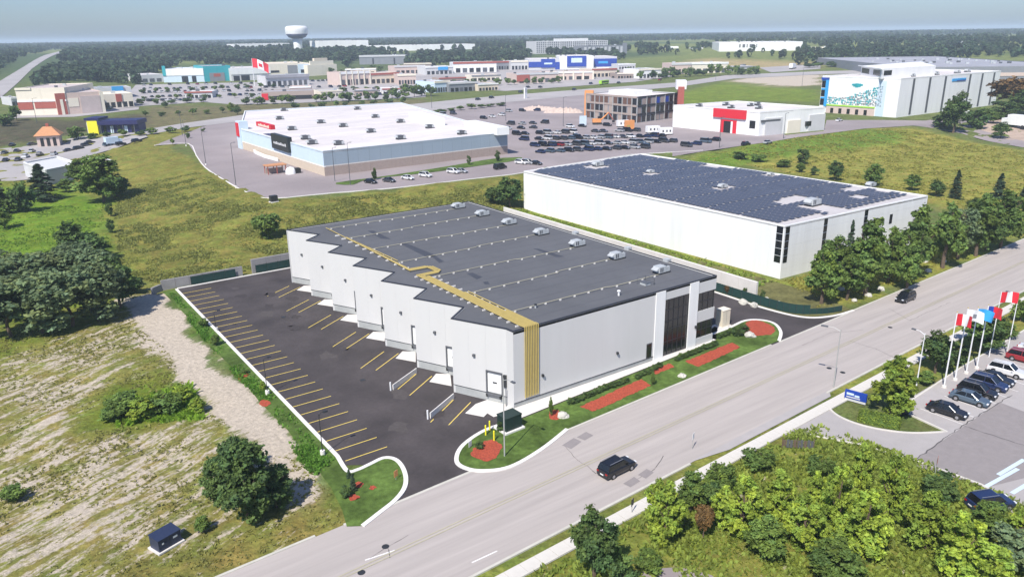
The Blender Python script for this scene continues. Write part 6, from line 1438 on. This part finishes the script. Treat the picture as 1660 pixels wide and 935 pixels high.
def conifer_mesh(name, seed, rx, h0, h1, n, leaf, m):
    g = np.random.default_rng(seed); nb = 90; P = []; N = []; br = []
    per = n // nb
    for k in range(nb):
        f = (k / nb) ** .85; z = h0 + (h1 - h0) * f; R = rx * (1 - f) ** .8 * g.uniform(.7, 1.15) + .1; a = g.uniform(0, 2 * PI); t = g.uniform(.1, 1, per); b_ = g.uniform(.7, 1.3)
        wd = .28 * R * (1.15 - t); lat = g.normal(size=per) * wd
        P.append(np.stack([np.cos(a) * R * t - np.sin(a) * lat, np.sin(a) * R * t + np.cos(a) * lat, z - R * .22 * t + g.normal(size=per) * .08], axis=1))
        N.append(np.stack([np.cos(a) * .4 + g.normal(size=per) * .3, np.sin(a) * .4 + g.normal(size=per) * .3, np.ones(per)], axis=1)); br.append(b_ * g.uniform(.75, 1.25, per))
    P = np.concatenate(P); N = np.concatenate(N); br = np.concatenate(br)
    return quads_mesh(name, leaves(P, N, leaf, g, .4), np.stack([br, br, br * 1.05, np.ones(len(br))], axis=1), m)
def trunk_mesh(name, h, r, seed, spread=1.0, limbs=6):
    rr = random.Random(seed); mb = MB(); z = 0; p = Vector((0, 0, -.2)); k = 5
    for i in range(k):
        q = Vector((rr.uniform(-.08, .08) * h * .3, rr.uniform(-.08, .08) * h * .3, h * .8 * (i + 1) / k)); mb.tube(p, q, r * (1 - i / k * .75), r * (1 - (i + 1) / k * .75), n=7, cap=(i == k - 1)); p = q
    for i in range(limbs):
        a = 2 * PI * i / limbs + rr.uniform(-.3, .3); z0 = h * rr.uniform(.3, .55); mb.tube((0, 0, z0), (math.cos(a) * spread * .6, math.sin(a) * spread * .6, z0 + h * .25), r * .35, r * .12, n=5)
    return mb.mesh(name, 'bark')
PR = {}
def proto(key, kind, m, n=3400, leaf=.34, **kw):
    if kind == 'conifer': c = conifer_mesh('crown', hash(key) % 999 if False else sum(map(ord, key)), 2.3, .5, 8, n, leaf, m)
    else: c = crown_mesh('crown', sum(map(ord, key)), 3.0, kw.pop('h0', 1.6), 8.0, n, leaf, m, **kw)
    PR[key] = (c, trunk_mesh('trunk', 7.6, .22, sum(map(ord, key)), 2.2))
for a in 'ABC':
    proto('mid' + a, 'd', 'midleaf', 8000, .185, K=38, lobe=.28, cone=.35, h0=.7); proto('dark' + a, 'd', 'darkleaf', 8000, .185, K=38, lobe=.28, cone=.3, h0=.5); proto('bright' + a, 'd', 'brightleaf', 9500, .165, K=52, lobe=.2, cone=.45, h0=.2)
    proto('pyr' + a, 'd', 'midleaf', 8500, .18, K=46, lobe=.24, cone=.75, h0=.3)
for a in 'AB':
    proto('clumpbush' + a, 'd', 'darkleaf', 9500, .15, K=70, lobe=.2, h0=.1, cone=.3)
    proto('blue' + a, 'd', 'blueleaf', 6500, .2, K=44, lobe=.25, h0=.2); proto('brown' + a, 'd', 'brownleaf', 2600, .34, K=14); proto('pine' + a, 'conifer', 'pine', 4200, .3)
    proto('bush' + a, 'd', 'midleaf', 3600, .27, K=22, lobe=.32, h0=.2); proto('dbush' + a, 'd', 'darkleaf', 3600, .27, K=22, lobe=.32, h0=.2); proto('far' + a, 'd', 'midleaf', 700, .62, K=10, lobe=.4, h0=.8); proto('fard' + a, 'd', 'darkleaf', 700, .62, K=10, lobe=.4, h0=.6)
tr = random.Random(21)
def tree(key, px, pyb, pyt, wpx, label, group=None, name=None, P=None, cat='tree', zoff=0.0, small=False):
    p = G(px, pyb) if P is None else Vector((*P, T(*P))); h = height_to(p, pyt) if pyt is not None else small
    if 'bush' in key or 'bright' in key: zoff -= h * .09; h *= 1.09
    d = math.dist((p.x, p.y, p.z), CAM_C); wm = wpx * d / CAM_F
    if key[-1] not in 'ABC': key += tr.choice([k[-1] for k in PR if k[:-1] == key])
    c, t_ = PR[key]
    name = name or ('conifer_tree' if key.startswith('pine') else 'leafy_tree')
    t = thing(name, label, cat, (p.x, p.y, p.z + zoff), tr.uniform(0, 2 * PI), group)
    s = wm / 6.0 * 1.06; sz = h / 8.05
    co = place(c, 'crown', t); tk = place(t_, 'trunk', t); co.scale = (s, s, sz); tk.scale = (min(s, sz) * 1.0, min(s, sz) * 1.0, sz)
    return t
# roadside trees in front of the solar warehouse
rs = [('pyrC', 1331, 492, 393, 74, 'bright green tree, nearest the driveway, in the roadside row'), ('midB', 1352, 470, 392, 62, 'green tree just behind the nearest bright one in the roadside row'), ('pyrA', 1402, 478, 356, 86, 'tall dark green tree, second from the driveway in the roadside row'),
      ('midC', 1372, 486, 420, 54, 'lower green tree filling the gap before the tall dark one'), ('pyrB', 1440, 458, 372, 60, 'dark green tree between the two tallest of the roadside row'), ('pyrB', 1480, 452, 334, 84, 'tallest full green tree at the middle of the roadside row'),
      ('pyrA', 1470, 470, 400, 50, 'lower green tree at the foot of the tallest roadside tree'), ('pyrC', 1528, 434, 330, 70, 'dense dark tree right of the tallest roadside tree'), ('blueA', 1553, 420, 340, 52, 'grey-green tree in the right half of the roadside row'), ('midB', 1582, 415, 322, 62, 'green tree with wide crown in the right half of the roadside row'),
      ('pyrA', 1622, 402, 315, 66, 'broad green tree near the right end of the roadside row'), ('pyrB', 1665, 380, 300, 60, 'tree at the right image edge ending the roadside row'), ('pineA', 1373, 440, 373, 24, 'narrow dark conifer rising behind the roadside row'), ('darkA', 1598, 405, 345, 50, 'dark tree filling the right part of the roadside row')]
for a in rs: tree(a[0], a[1], a[2], a[3] - 16, a[4] * 1.06, a[5], 'trees between the street and the solar warehouse')
bt = [('darkB', 1353, 293, 256, 27), ('midA', 1415, 302, 262, 34), ('midC', 1478, 308, 280, 28), ('darkA', 1517, 318, 289, 30), ('pineB', 1548, 322, 276, 26), ('pineA', 1618, 322, 281, 30), ('pineB', 1657, 335, 300, 26), ('darkC', 1320, 285, 268, 16), ('midB', 1297, 280, 262, 18), ('darkA', 1580, 345, 318, 30)]
bw_ = ['small tree behind the solar warehouse, where the roof corner ends', 'small green tree in the field, beside the bare tan soil', 'small green tree in the field, left one of the close pair', 'small dark tree in the field, right one of the close pair', 'pointed conifer in the field just after the close pair', 'pointed conifer in the field near the right edge', 'pointed conifer at the right image edge beyond the roadside trees', 'tiny dark tree beyond the back edge of the solar roof', 'tiny green tree at the left end of the field row', 'dark tree half hidden by the roadside crowns']
for i, a in enumerate(bt): tree(a[0], *a[1:5], bw_[i], 'small trees behind the solar warehouse')
# visitor island
tree('brightB', 1443, 672, 566, 84, 'large bright yellow-green tree over the hedge on the visitor island'); tree('darkA', 1516, 604, 530, 60, 'dark green tree left of the flagpoles'); tree('darkC', 1590, 566, 500, 76, 'large dark green tree behind the flagpoles')
tree('midB', 1500, 622, 600, 34, 'low green shrub under the dark tree left of the flagpoles', cat='shrub', name='shrub'); tree('dbushA', 1548, 588, 552, 40, 'dark bush between the two dark trees by the flagpoles', cat='shrub', name='shrub')
tree('midA', 1630, 548, 520, 34, 'small tree right of the flagpoles beside the sidewalk'); tree('bushB', 1655, 520, 480, 30, 'green bush at the right edge beside the sidewalk', cat='shrub', name='shrub')
# trimmed hedge
def hedge(a, b, w, h, label, m='brightleaf', zo=0.0):
    a = G(*a); b = G(*b); L = math.dist(a[:2], b[:2]); g = np.random.default_rng(int(L * 10)); n = int(L * (w + 2 * h) * 55)
    f = g.integers(0, 4, n); x = g.uniform(0, L, n); y = np.where(f == 0, g.uniform(-w / 2, w / 2, n), np.where(f == 1, -w / 2, np.where(f == 2, w / 2, g.uniform(-w / 2, w / 2, n)))); z = np.where(f == 0, h, g.uniform(0, h, n)); x = np.where(f == 3, np.where(g.random(n) < .5, 0, L), x)
    P = np.stack([x, y, z], 1) + g.normal(size=(n, 3)) * .06; N = np.stack([np.where(f == 3, np.sign(x - L / 2), 0), np.where(f == 1, -1., np.where(f == 2, 1., 0)), np.where(f == 0, 1., .2)], 1) + g.normal(size=(n, 3)) * .4
    br = g.uniform(.6, 1.2, n); me = quads_mesh('foliage', leaves(P, N, .11, g), np.stack([br, br, br, np.ones(n)], 1), m)
    t = thing('hedge', label, 'hedge', (a.x, a.y, a.z + zo), math.atan2(b.y - a.y, b.x - a.x)); place(me, 'foliage', t); MB().box(.1, L - .1, -w / 2 + .1, w / 2 - .1, 0, h - .1).build('branches', 'lawn', t); return t
hedge((1392, 679), (1458, 694), 1.5, 1.25, 'clipped rectangular green hedge below the bright tree on the visitor island')
# row of low shrubs in front of the new warehouse
k = 0
for (x0, y0, x1, y1, n) in ((6.0, -3.6, 17.5, -2.9, 12), (18.5, -3.1, 24.5, -2.4, 6), (27.5, -2.2, 37.5, -1.6, 11), (39, -.3, 44.5, .3, 5)):
    for i in range(n):
        f = (i + .5) / n; P = (x0 + (x1 - x0) * f, y0 + (y1 - y0) * f)
        w = ('along the nearest mulch strip', 'between the two mulch strips', 'along the farther mulch strip', 'near the round mulch bed by the driveway')[((6.0, 18.5, 27.5, 39).index(x0))]
        t = tree('dbush', 0, 0, None, 1, f'low dark green shrub {w}, {ORD[i]} from the left', 'low shrubs along the front walk', 'shrub', P, 'shrub', .1, small=tr.uniform(.75, 1.1))
        for c in t.children: c.scale = (.19, .19, c.scale[2])
for (px_, py_, yt, w, k_, lb) in ((560, 806, 786, 20, 'dbushA', 'small round dark shrub at the tip lawn of the left kerb'), (573, 796, 768, 18, 'pineA', 'little dark conifer sapling on the left tip lawn'), (566, 775, 760, 14, 'pineB', 'little conifer closest to the kerb corner'), (776, 728, 714, 16, 'dbushB', 'small dark shrub in the entrance island mulch, left one'),
        (812, 700, 680, 16, 'dbushA', 'dark shrub behind the transformer'), (1196, 546, 528, 18, 'dbushB', 'dark shrub beside the boulder on the front lawn'), (1205, 538, 524, 20, 'dbushA', 'dark shrub behind the boulder on the front lawn'), (1058, 625, 600, 10, 'midA', 'thin sapling behind the slab on the front lawn'),
        (893, 676, 640, 10, 'midB', 'thin sapling beside the small mulch circle'), (1178, 478, 462, 8, 'brownA', 'reddish sapling by the screen fence, leftmost of three'), (1207, 482, 464, 9, 'dbushA', 'green sapling by the screen fence, middle of three'), (1235, 488, 468, 9, 'dbushB', 'green sapling by the screen fence, rightmost of three'),
        (397, 606, 596, 12, 'bushA', 'small bush beside the farther mulch spot on the left lawn strip'), (350, 560, 540, 16, 'bushB', 'bright bush on the left lawn strip below the farthest lamp'), (330, 530, 512, 16, 'bushA', 'bright bush on the left lawn strip near its far end'), (427, 632, 615, 16, 'brightA', 'yellow-green bush on the left lawn strip by the middle lamp')):
    tree(k_, px_, py_, yt, w, lb, cat='shrub' if 'bush' in k_ or 'bright' in k_ else 'tree', name='shrub' if 'bush' in k_ or 'bright' in k_ else 'sapling')
# left side
lt = [('blueA', 18, 545, 435, 110, 'grey-green tree at the left edge, front of the thicket'), ('blueB', 70, 540, 432, 110, 'grey-green tree, second along the front of the left thicket'), ('blueA', 118, 530, 418, 100, 'grey-green tree, third along the front of the left thicket'), ('blueB', 160, 520, 415, 90, 'grey-green tree, fourth along the front of the left thicket'),
      ('darkC', 195, 500, 410, 70, 'dark tree at the right end of the left thicket'), ('blueA', 40, 490, 405, 100, 'grey-green tree behind the front ones of the left thicket'), ('blueB', 95, 480, 398, 100, 'grey-green tree in the middle of the left thicket'), ('blueA', 150, 475, 392, 90, 'grey-green tree near the upper right of the left thicket'),
      ('darkC', 128, 425, 352, 66, 'dark bushy tree rising above the left thicket'), ('dbushA', 150, 425, 378, 50, 'dark bush beside the tree above the left thicket'), ('blueB', 10, 470, 400, 80, 'grey-green tree at the left edge behind the thicket'), ('blueA', 125, 450, 385, 70, 'grey-green tree at the top of the left thicket'),
      ('dbushB', 215, 475, 445, 30, 'dark bush at the lower right tip of the left thicket')]
for a in lt: tree(a[0], *a[1:5], a[5], 'trees of the thicket at the left')
tree('midA', 168, 326, 244, 82, 'broad green tree with a long shadow on the left slope'); tree('midC', 135, 300, 252, 50, 'green tree left of the broad one near the brown-fronted building'); tree('dbushA', 190, 318, 280, 40, 'dark bush under the broad green tree on the slope')
tree('pineA', 72, 325, 266, 62, 'big dark spreading conifer in front of the pale flat-roofed building'); tree('dbushB', 33, 344, 290, 44, 'dark bush left of the big conifer'); tree('pineB', 4, 348, 278, 40, 'dark conifer at the left edge'); tree('midB', 8, 370, 335, 30, 'small green bush at the left edge below the conifer')
tree('dbushA', 179, 350, 326, 12, 'thin little dark tree on the slope, upper one'); tree('dbushB', 180, 378, 352, 13, 'thin little dark tree on the slope, lower one'); tree('midA', 108, 310, 288, 30, 'small green bush right of the big conifer')
tree('bushA', 432, 385, 332, 46, 'green bush on the slope behind the far corner of the new warehouse', cat='shrub', name='shrub'); tree('darkB', 826, 336, 280, 54, 'dark green tree at the left corner of the solar warehouse'); tree('dbushA', 803, 330, 300, 34, 'dark bush left of the solar warehouse corner', cat='shrub', name='shrub')
for i, (k_, x, yb, yt, w, lb) in enumerate((('clumpbushA', 405, 842, 700, 120, 'largest dark green shrub of the clump beside the dry field'), ('clumpbushA', 450, 820, 745, 80, 'dark shrub at the right of the clump beside the dry field'), ('clumpbushB', 362, 810, 725, 76, 'dark shrub at the left of the clump beside the dry field'), ('clumpbushB', 385, 770, 695, 70, 'green shrub at the back of the clump beside the dry field'), ('midA', 330, 860, 835, 30, 'small bright shrub between the clump and the utility box'))):
    tree(k_, x, yb, yt, w, lb, 'shrubs of the clump beside the dry field', 'shrub', cat='shrub')
for i, (x, yb, yt, w) in enumerate(((200, 665, 632, 50), (235, 678, 640, 60), (270, 668, 630, 50), (298, 650, 622, 40), (185, 680, 655, 36), (320, 668, 640, 34), (20, 810, 785, 36), (290, 640, 618, 30))):
    tree('brightB' if i % 2 else 'bushA', x, yb, yt, w, f'low yellow-green shrub in the dry field, {ORD[i]} of the patch' if i != 6 else 'low olive shrub at the left edge of the dry field', 'low shrubs of the dry field', 'shrub', cat='shrub')
# lower right thicket
th = [('darkB', 963, 935, 812, 92, 'dark green tree leaning over the sidewalk at the lower left of the thicket'), ('brightA', 1078, 880, 778, 88, 'bright lime bush nearest the sidewalk'), ('brightB', 1062, 850, 775, 60, 'lime bush right against the sidewalk edge'), ('brownA', 1140, 872, 818, 36, 'reddish brown bush among the green ones'), ('midA', 1120, 830, 757, 60, 'green bush beside the sidewalk above the lime one'),
      ('bushB', 1165, 800, 745, 50, 'small green bush near the sidewalk in the thicket'), ('brightC', 1200, 872, 770, 90, 'bright bush in the middle of the thicket'), ('brightA', 1260, 850, 760, 80, 'pale lime bush, upper middle of the thicket'), ('brightB', 1300, 890, 800, 90, 'lime bush below the pale one in the thicket middle'), ('midB', 1240, 905, 830, 80, 'green bush at the lower middle of the thicket'),
      ('brightC', 1352, 880, 745, 80, 'tall pale lime shrub right of the thicket middle'), ('bushA', 1330, 770, 735, 46, 'olive bush near the visitor drive kerb'), ('brightA', 1392, 800, 718, 60, 'bright bush close to the visitor drive'), ('brightB', 1440, 850, 735, 80, 'large bright bush beside the visitor drive'), ('brightC', 1400, 900, 790, 100, 'bright bush in front of the large one by the drive'),
      ('midC', 1350, 950, 870, 100, 'deep green bush at the bottom of the picture'), ('brightB', 1450, 960, 860, 110, 'lime bush at the bottom, right of the deep green one'), ('brightA', 1500, 890, 790, 90, 'bright bush in the right part of the thicket'), ('dbushA', 1520, 810, 765, 60, 'dark bush below the parking bays'), ('brightC', 1550, 930, 830, 100, 'bright bush in the lower right part'),
      ('blueA', 1640, 930, 850, 90, 'grey-green bush in the lower right corner'), ('midA', 1600, 870, 810, 70, 'green bush beside the dark vehicle in the corner'), ('brightA', 1600, 980, 880, 100, 'pale bush at the bottom right corner'), ('dbushB', 1180, 925, 870, 60, 'dark green bush low in the thicket'), ('midC', 1110, 920, 870, 60, 'green bush above the bottom edge, left part'),
      ('bushA', 1230, 760, 722, 56, 'low green bush below the timber fence'), ('brightC', 1170, 850, 790, 60, 'bright bush left of the thicket middle'), ('brightA', 1530, 860, 800, 60, 'small bright bush below the bays'), ('midB', 1280, 945, 890, 90, 'green bush at the bottom edge, middle'), ('brightB', 1650, 885, 830, 60, 'bright bush at the right edge'),
      ('bushB', 1050, 925, 895, 50, 'small bush at the bottom edge by the sidewalk'), ('brightC', 1320, 840, 765, 60, 'lime bush above the thicket middle'), ('dbushA', 1150, 815, 780, 40, 'dark little bush below the sidewalk slabs'), ('dbushB', 1010, 960, 890, 50, 'dark bush at the bottom edge beside the leaning tree')]
DROP = {1530, 1110, 1280, 1450, 1180}
th = [a for a in th if a[1] not in DROP]
for a in th: tree(a[0], a[1], a[2], a[3] - (10 if a[0].startswith('bright') else 0), a[4] * .92, a[5] + (' in the thicket' if 'thicket' not in a[5] and len(a[5].split()) < 12 else ''), 'bushes of the lower right thicket', 'shrub', cat='shrub')
# trees in the middle distance
md = [(1545, 215, 142, 46, 'darkA', 'tall thin tree standing at the road fork before the patterned building'), (1530, 207, 182, 36, 'dbushA', 'dark bush at the foot of the tall thin tree'), (1600, 195, 175, 30, 'midA', 'green tree among the parked trucks'), (1580, 208, 170, 34, 'dbushB', 'dark green bush right of the road fork'), (1640, 185, 122, 60, 'brownA', 'brownish tree at the right edge beside the patterned building'),
      (1622, 225, 195, 30, 'darkC', 'small round tree at the truck yard corner'), (1610, 200, 180, 30, 'midC', 'green bush beside the truck yard'), (1660, 190, 140, 50, 'darkB', 'dark tree at the right image edge'), (1625, 190, 160, 40, 'dbushA', 'dark tree under the brownish tree'),
      (815, 278, 258, 0, None, ''), (607, 292, 270, 9, 'dbushB', 'tiny tree by the brick base of the big store, left one'), (760, 268, 250, 8, 'dbushA', 'tiny tree by the brick base of the big store, middle one'), (806, 262, 242, 10, 'dbushB', 'tiny dark tree at the right end of the big store base'),
      (1300, 265, 238, 20, 'dbushA', 'dark bush at the near edge of the field beyond the solar roof'), (1230, 262, 246, 26, 'bushA', 'low green bush beyond the back edge of the solar roof'), (1200, 258, 244, 24, 'dbushB', 'dark low bush beyond the back edge of the solar roof'), (1270, 272, 256, 24, 'bushB', 'green bush in the field beyond the solar roof'),
      (268, 175, 163, 12, 'darkB', 'tree by the mall entrance road'), (375, 181, 164, 18, 'brightA', 'yellow-green tree behind the left end of the big store'), (385, 186, 168, 14, 'darkA', 'dark tree beside the yellow-green one behind the store')]
for x, yb, yt, w, k_, lb in md:
    if k_: tree(k_, x, yb, yt, w, lb)
fr = random.Random(5); grp = 'trees of the far mall and its streets'
def frow(a, b, n, h, w, where, keys=('fard', 'far')):
    for i in range(n):
        f = i / max(1, n - 1); x = a[0] + (b[0] - a[0]) * f + fr.uniform(-4, 4) * (n > 3); y = a[1] + (b[1] - a[1]) * f; hh = h * fr.uniform(.75, 1.2)
        tree(fr.choice(keys), x, y, y - hh, w * fr.uniform(.8, 1.25), f'{fr.choice(["small", "rounded", "bushy"])} far tree, {ORD[i]} from the left {where}', grp)
frow((1078, 126), (1222, 121), 14, 17, 13, 'in the row before the long cream shop'); frow((640, 160), (700, 156), 5, 21, 17, 'in the dark clump at the far road bend'); frow((480, 178), (650, 170), 9, 13, 12, 'behind the white store roof')
frow((400, 170), (470, 168), 6, 13, 13, 'left of the brown-roofed restaurant'); frow((510, 166), (640, 162), 10, 14, 13, 'in front of the pad shops'); frow((240, 190), (380, 182), 7, 9, 10, 'on the brown bank beyond the gas station')
frow((232, 152), (440, 143), 12, 9, 9, 'in the teal store lot'); frow((810, 139), (905, 135), 8, 12, 9, 'before the pink shop row'); frow((232, 170), (330, 166), 5, 10, 11, 'at the front edge of the mall lot'); frow((690, 186), (810, 172), 9, 8, 13, 'in the strip along the far road')
frow((150, 226), (300, 214), 7, 13, 13, 'around the gas station'); frow((120, 228), (128, 226), 2, 20, 16, 'right of the orange roofed restaurant'); frow((6, 205), (28, 196), 3, 22, 20, 'at the left edge below the mall'); frow((540, 122), (620, 116), 6, 11, 12, 'behind the cream hall')
frow((880, 128), (1040, 118), 9, 10, 9, 'around the blue stores'); frow((280, 235), (330, 214), 3, 9, 8, 'along the plaza approach'); frow((1310, 110), (1380, 108), 5, 11, 16, 'left of the patterned building roof'); frow((1040, 130), (1090, 126), 4, 15, 13, 'beside the white arched shop'); frow((560, 150), (690, 147), 8, 11, 11, 'between the far shop rows'); frow((700, 140), (840, 134), 9, 10, 10, 'below the long white shop'); frow((235, 162), (430, 158), 9, 8, 8, 'on the islands of the teal store lot')
# far woods
g = np.random.default_rng(3)
NT = 60000
ang = g.uniform(math.atan2(.8141, .5475) * 0 - .02, 1.0, NT)
az0 = math.atan2(CAM_R[2][1], CAM_R[2][0]); az = az0 + g.uniform(-.66, .66, NT)
Dd = 520 * (7000 / 520) ** (g.uniform(0, 1, NT) ** .95)
Xt = CAM_C[0] + Dd * np.cos(az); Yt = CAM_C[1] + Dd * np.sin(az); Zt = Tv(Xt, Yt)
dv = np.stack([Xt - CAM_C[0], Yt - CAM_C[1], Zt - CAM_C[2]], 1); Rm = np.array(CAM_R); q = dv @ Rm.T
pxs = 830 + CAM_F * q[:, 0] / q[:, 2]; pys = 467.5 - CAM_F * q[:, 1] / q[:, 2]
def inp(poly): return polydist(np.array(poly, float), pxs, pys)[1]
dens = np.zeros(NT); fn = fbm(Xt, Yt, 260, 8)
dens[inp([(30, 148), (115, 132), (225, 138), (262, 115), (300, 106), (560, 100), (640, 96), (560, 70), (-60, 76), (-60, 100), (40, 96)])] = 1.0
dens[inp([(-60, 135), (0, 128), (60, 98), (95, 80), (60, 66), (-60, 66)])] = .8
dens[inp([(560, 112), (580, 92), (870, 88), (1000, 98), (1000, 66), (560, 66)])] = .85
dens[inp([(660, 110), (860, 99), (860, 86), (660, 86)])] = .5
rg_ = inp([(1000, 97), (1340, 98), (1400, 108), (1480, 104), (1700, 90), (1700, 40), (1000, 55)]); dens[rg_] = np.where(fbm(Xt, Yt, 70, 12) > .56, .9, .015)[rg_]
dens[inp([(1290, 106), (1400, 118), (1500, 102), (1700, 84), (1700, 50), (1290, 72)])] = .5
dens[inp([(1010, 76), (1160, 72), (1160, 64), (1010, 66)])] = .0
dens[inp([(1060, 92), (1340, 102), (1340, 93), (1060, 86)])] = .06
fl = Dd > 2200; dens[fl] = np.where(fn[fl] > .46, .85, .12)
dens *= np.where(fn > .4, 1, .2) * np.where((Dd > 1000) & (fbm(Xt, Yt, 110, 4) < .42), .1, 1)
def near_line(pts, r):
    P = np.array(gp(pts)); dd = np.full(NT, 1e9)
    for a, b in zip(P, P[1:]):
        ab = b - a; t = np.clip(((Xt - a[0]) * ab[0] + (Yt - a[1]) * ab[1]) / (ab @ ab), 0, 1); dd = np.minimum(dd, np.hypot(Xt - a[0] - t * ab[0], Yt - a[1] - t * ab[1]))
    return dd < r
dens[near_line([(-20, 160), (0, 142), (45, 112), (100, 82)], 26)] = 0
# keep buildings clear
for o in [o for o in bpy.data.objects if o.type == 'EMPTY' and o.get('category') in ('shop', 'warehouse', 'apartment block', 'office', 'shed', 'hall', 'water tower', 'building', 'restaurant', 'gas station') and o.location.y > 150]:
    xs = []; 
    for c in o.children:
        if c.type == 'MESH': xs += [c.bound_box[0][:2], c.bound_box[6][:2]]
    xs = np.array(xs); lo = xs.min(0) - 7; hi = xs.max(0) + 7; ca_, sa_ = math.cos(-o.rotation_euler.z), math.sin(-o.rotation_euler.z)
    lx = (Xt - o.location.x) * ca_ - (Yt - o.location.y) * sa_; ly = (Xt - o.location.x) * sa_ + (Yt - o.location.y) * ca_
    dens[(lx > lo[0]) & (lx < hi[0]) & (ly > lo[1] - (16 if o['category'] in ('warehouse', 'apartment block', 'office', 'shed') else 0)) & (ly < hi[1])] = 0
keep = g.random(NT) < dens; ix = np.nonzero(keep)[0]
tmpl = []
for s_ in range(6):
    gg_ = np.random.default_rng(100 + s_); n = 34; d = unit(gg_, n, .5); P = d * np.array([3.6, 3.6, 5.0]) * gg_.uniform(.65, 1, n)[:, None] + np.array([0, 0, 7.0]); V = leaves(P, d + gg_.normal(size=(n, 3)) * .3, 2.1, gg_, .75); tmpl.append((V, gg_.uniform(.6, 1.3, n)))
VV = []; CC = []
for i in ix:
    V, b_ = tmpl[i % 6]; s_ = g.uniform(.7, 1.15) * (1.0 if Dd[i] < 1800 else 1.0 + (Dd[i] - 1800) / 2600); a = g.uniform(0, 2 * PI); c_, sn = math.cos(a) * s_, math.sin(a) * s_
    m_s = min(s_, 1.5); VV.append(np.stack([V[:, 0] * c_ - V[:, 1] * sn + Xt[i], V[:, 0] * sn + V[:, 1] * c_ + Yt[i], V[:, 2] * m_s * .95 + Zt[i] - 1.5], 1))
    k_ = g.uniform(.6, 1.55); CC.append(np.stack([b_ * k_ * g.uniform(.9, 1.25), b_ * k_, b_ * k_ * .95, np.ones(len(b_))], 1))
wood = place(quads_mesh('far_woods', np.concatenate(VV), np.concatenate(CC), 'farforest'), 'far_woods'); tag(wood, kind='stuff')
print('woods', len(ix))
# wild grass and weeds
STRIP = np.array(gp([(207, 488), (250, 474), (275, 474), (345, 570), (440, 668), (475, 730), (440, 740), (330, 660), (265, 560), (222, 530)]))
def tufts(name, zones, m, seed):
    g = np.random.default_rng(seed); VV = []; CC = []
    for poly, n, hgt, wd, col, pix in zones:
        P = np.array(gp(poly) if pix else poly); lo, hi = P.min(0), P.max(0); X = g.uniform(lo[0], hi[0], n * 4); Y = g.uniform(lo[1], hi[1], n * 4)
        ok = polydist(P, X, Y)[1] & (fbm(X, Y, 4.5, 6) + g.uniform(-.2, .2, len(X)) > .5) & ~((Y > yW(X) - 2.0) & (Y < yN(X) + .4)); ok &= ~polydist(STRIP, X, Y)[1]; X = X[ok][:n]; Y = Y[ok][:n]; n_ = len(X)
        Z = Tv(X, Y) - .05; nb = 4
        for b in range(nb):
            a = g.uniform(0, PI, n_); h = hgt * g.uniform(.5, 1.3, n_); w = wd * g.uniform(.5, 1.2, n_); lx = g.normal(size=n_) * h * .5; ly = g.normal(size=n_) * h * .5; ox = g.normal(size=n_) * wd * .8; oy = g.normal(size=n_) * wd * .8
            dx, dy = np.cos(a) * w, np.sin(a) * w; bx, by = X + ox, Y + oy
            V = np.stack([np.stack([bx - dx, by - dy, Z], 1), np.stack([bx + dx, by + dy, Z], 1), np.stack([bx + dx * .5 + lx, by + dy * .5 + ly, Z + h], 1), np.stack([bx - dx * .5 + lx, by - dy * .5 + ly, Z + h * .9], 1)], 1)
            VV.append(V.reshape(-1, 3)); br = g.uniform(.6, 1.35, n_)[:, None]; CC.append(np.concatenate([np.array(col)[None, :] * br, np.ones((n_, 1))], 1))
    o = place(quads_mesh(name, np.concatenate(VV), np.concatenate(CC), m), name); tag(o, kind='stuff'); return o
tufts('wild_grass', [([(-60, -9.5), (-27, -9.5), (-27, 80), (-60, 80), (-75, 40)], 6000, .16, .16, (.8, .8, .8), False),
      ([(-24, 84), (40, 84), (60, 90), (90, 118), (30, 130), (13, 135), (12, 200), (-15, 200), (-24, 140), (-30, 100)], 16000, .3, .26, (.72, .78, .7), False),
      ([(-90, 100), (-30, 96), (-26, 145), (-20, 185), (-90, 185)], 4000, .25, .25, (.55, .85, .4), False),
      ([(740, 935), (900, 868), (1050, 790), (1200, 716), (1240, 705), (1330, 690), (1500, 750), (1760, 860), (1760, 1000), (740, 1000)], 5500, .4, .22, (.75, .95, .6), True),
      ([(58.5, 14), (71.5, 12), (70.5, 95), (59, 95)], 3600, .4, .26, (.72, .95, .6), False),
      ([(1100, 262), (1300, 222), (1400, 211), (1480, 209), (1660, 246), (1720, 380), (1480, 315), (1200, 262)], 5000, .28, .4, (.85, .85, .6), True),
      ([(63, -3), (140, 1), (140, 10), (124, 9), (73, 12)], 1500, .3, .2, (.9, .85, .6), False)], 'weed', 5)
tufts('green_weeds', [([(59.5, 14), (66, 12), (66, 92), (60, 92)], 900, 1.0, .3, (.6, 1.1, .5), False), ([(-27, 0), (-24.2, 2), (-24.2, 78), (-27, 78)], 900, .35, .2, (.35, .75, .3), False),
      ([(180, 660), (320, 620), (330, 680), (180, 690)], 800, .5, .25, (.6, 1.0, .3), True), ([(1050, 800), (1240, 720), (1500, 770), (1700, 900), (1500, 990), (1080, 900)], 2600, .35, .22, (.75, .9, .5), True)], 'weed', 9)
hz = MB().box(-26500, 26500, -26500, 26500, -1.6, 72).mesh('haze', 'white')
mh = bpy.data.materials.new('haze_air'); mh.use_nodes = True; mh.node_tree.nodes.clear()
pv = mh.node_tree.nodes.new('ShaderNodeVolumePrincipled'); pv.inputs['Color'].default_value = (.72, .84, 1.0, 1); pv.inputs['Density'].default_value = 1.75e-4
pv.inputs['Anisotropy'].default_value = .0
oo = mh.node_tree.nodes.new('ShaderNodeOutputMaterial'); mh.node_tree.links.new(pv.outputs[0], oo.inputs['Volume'])
hz.materials.clear(); hz.materials.append(mh)
place(hz, 'haze')['kind'] = 'stuff'
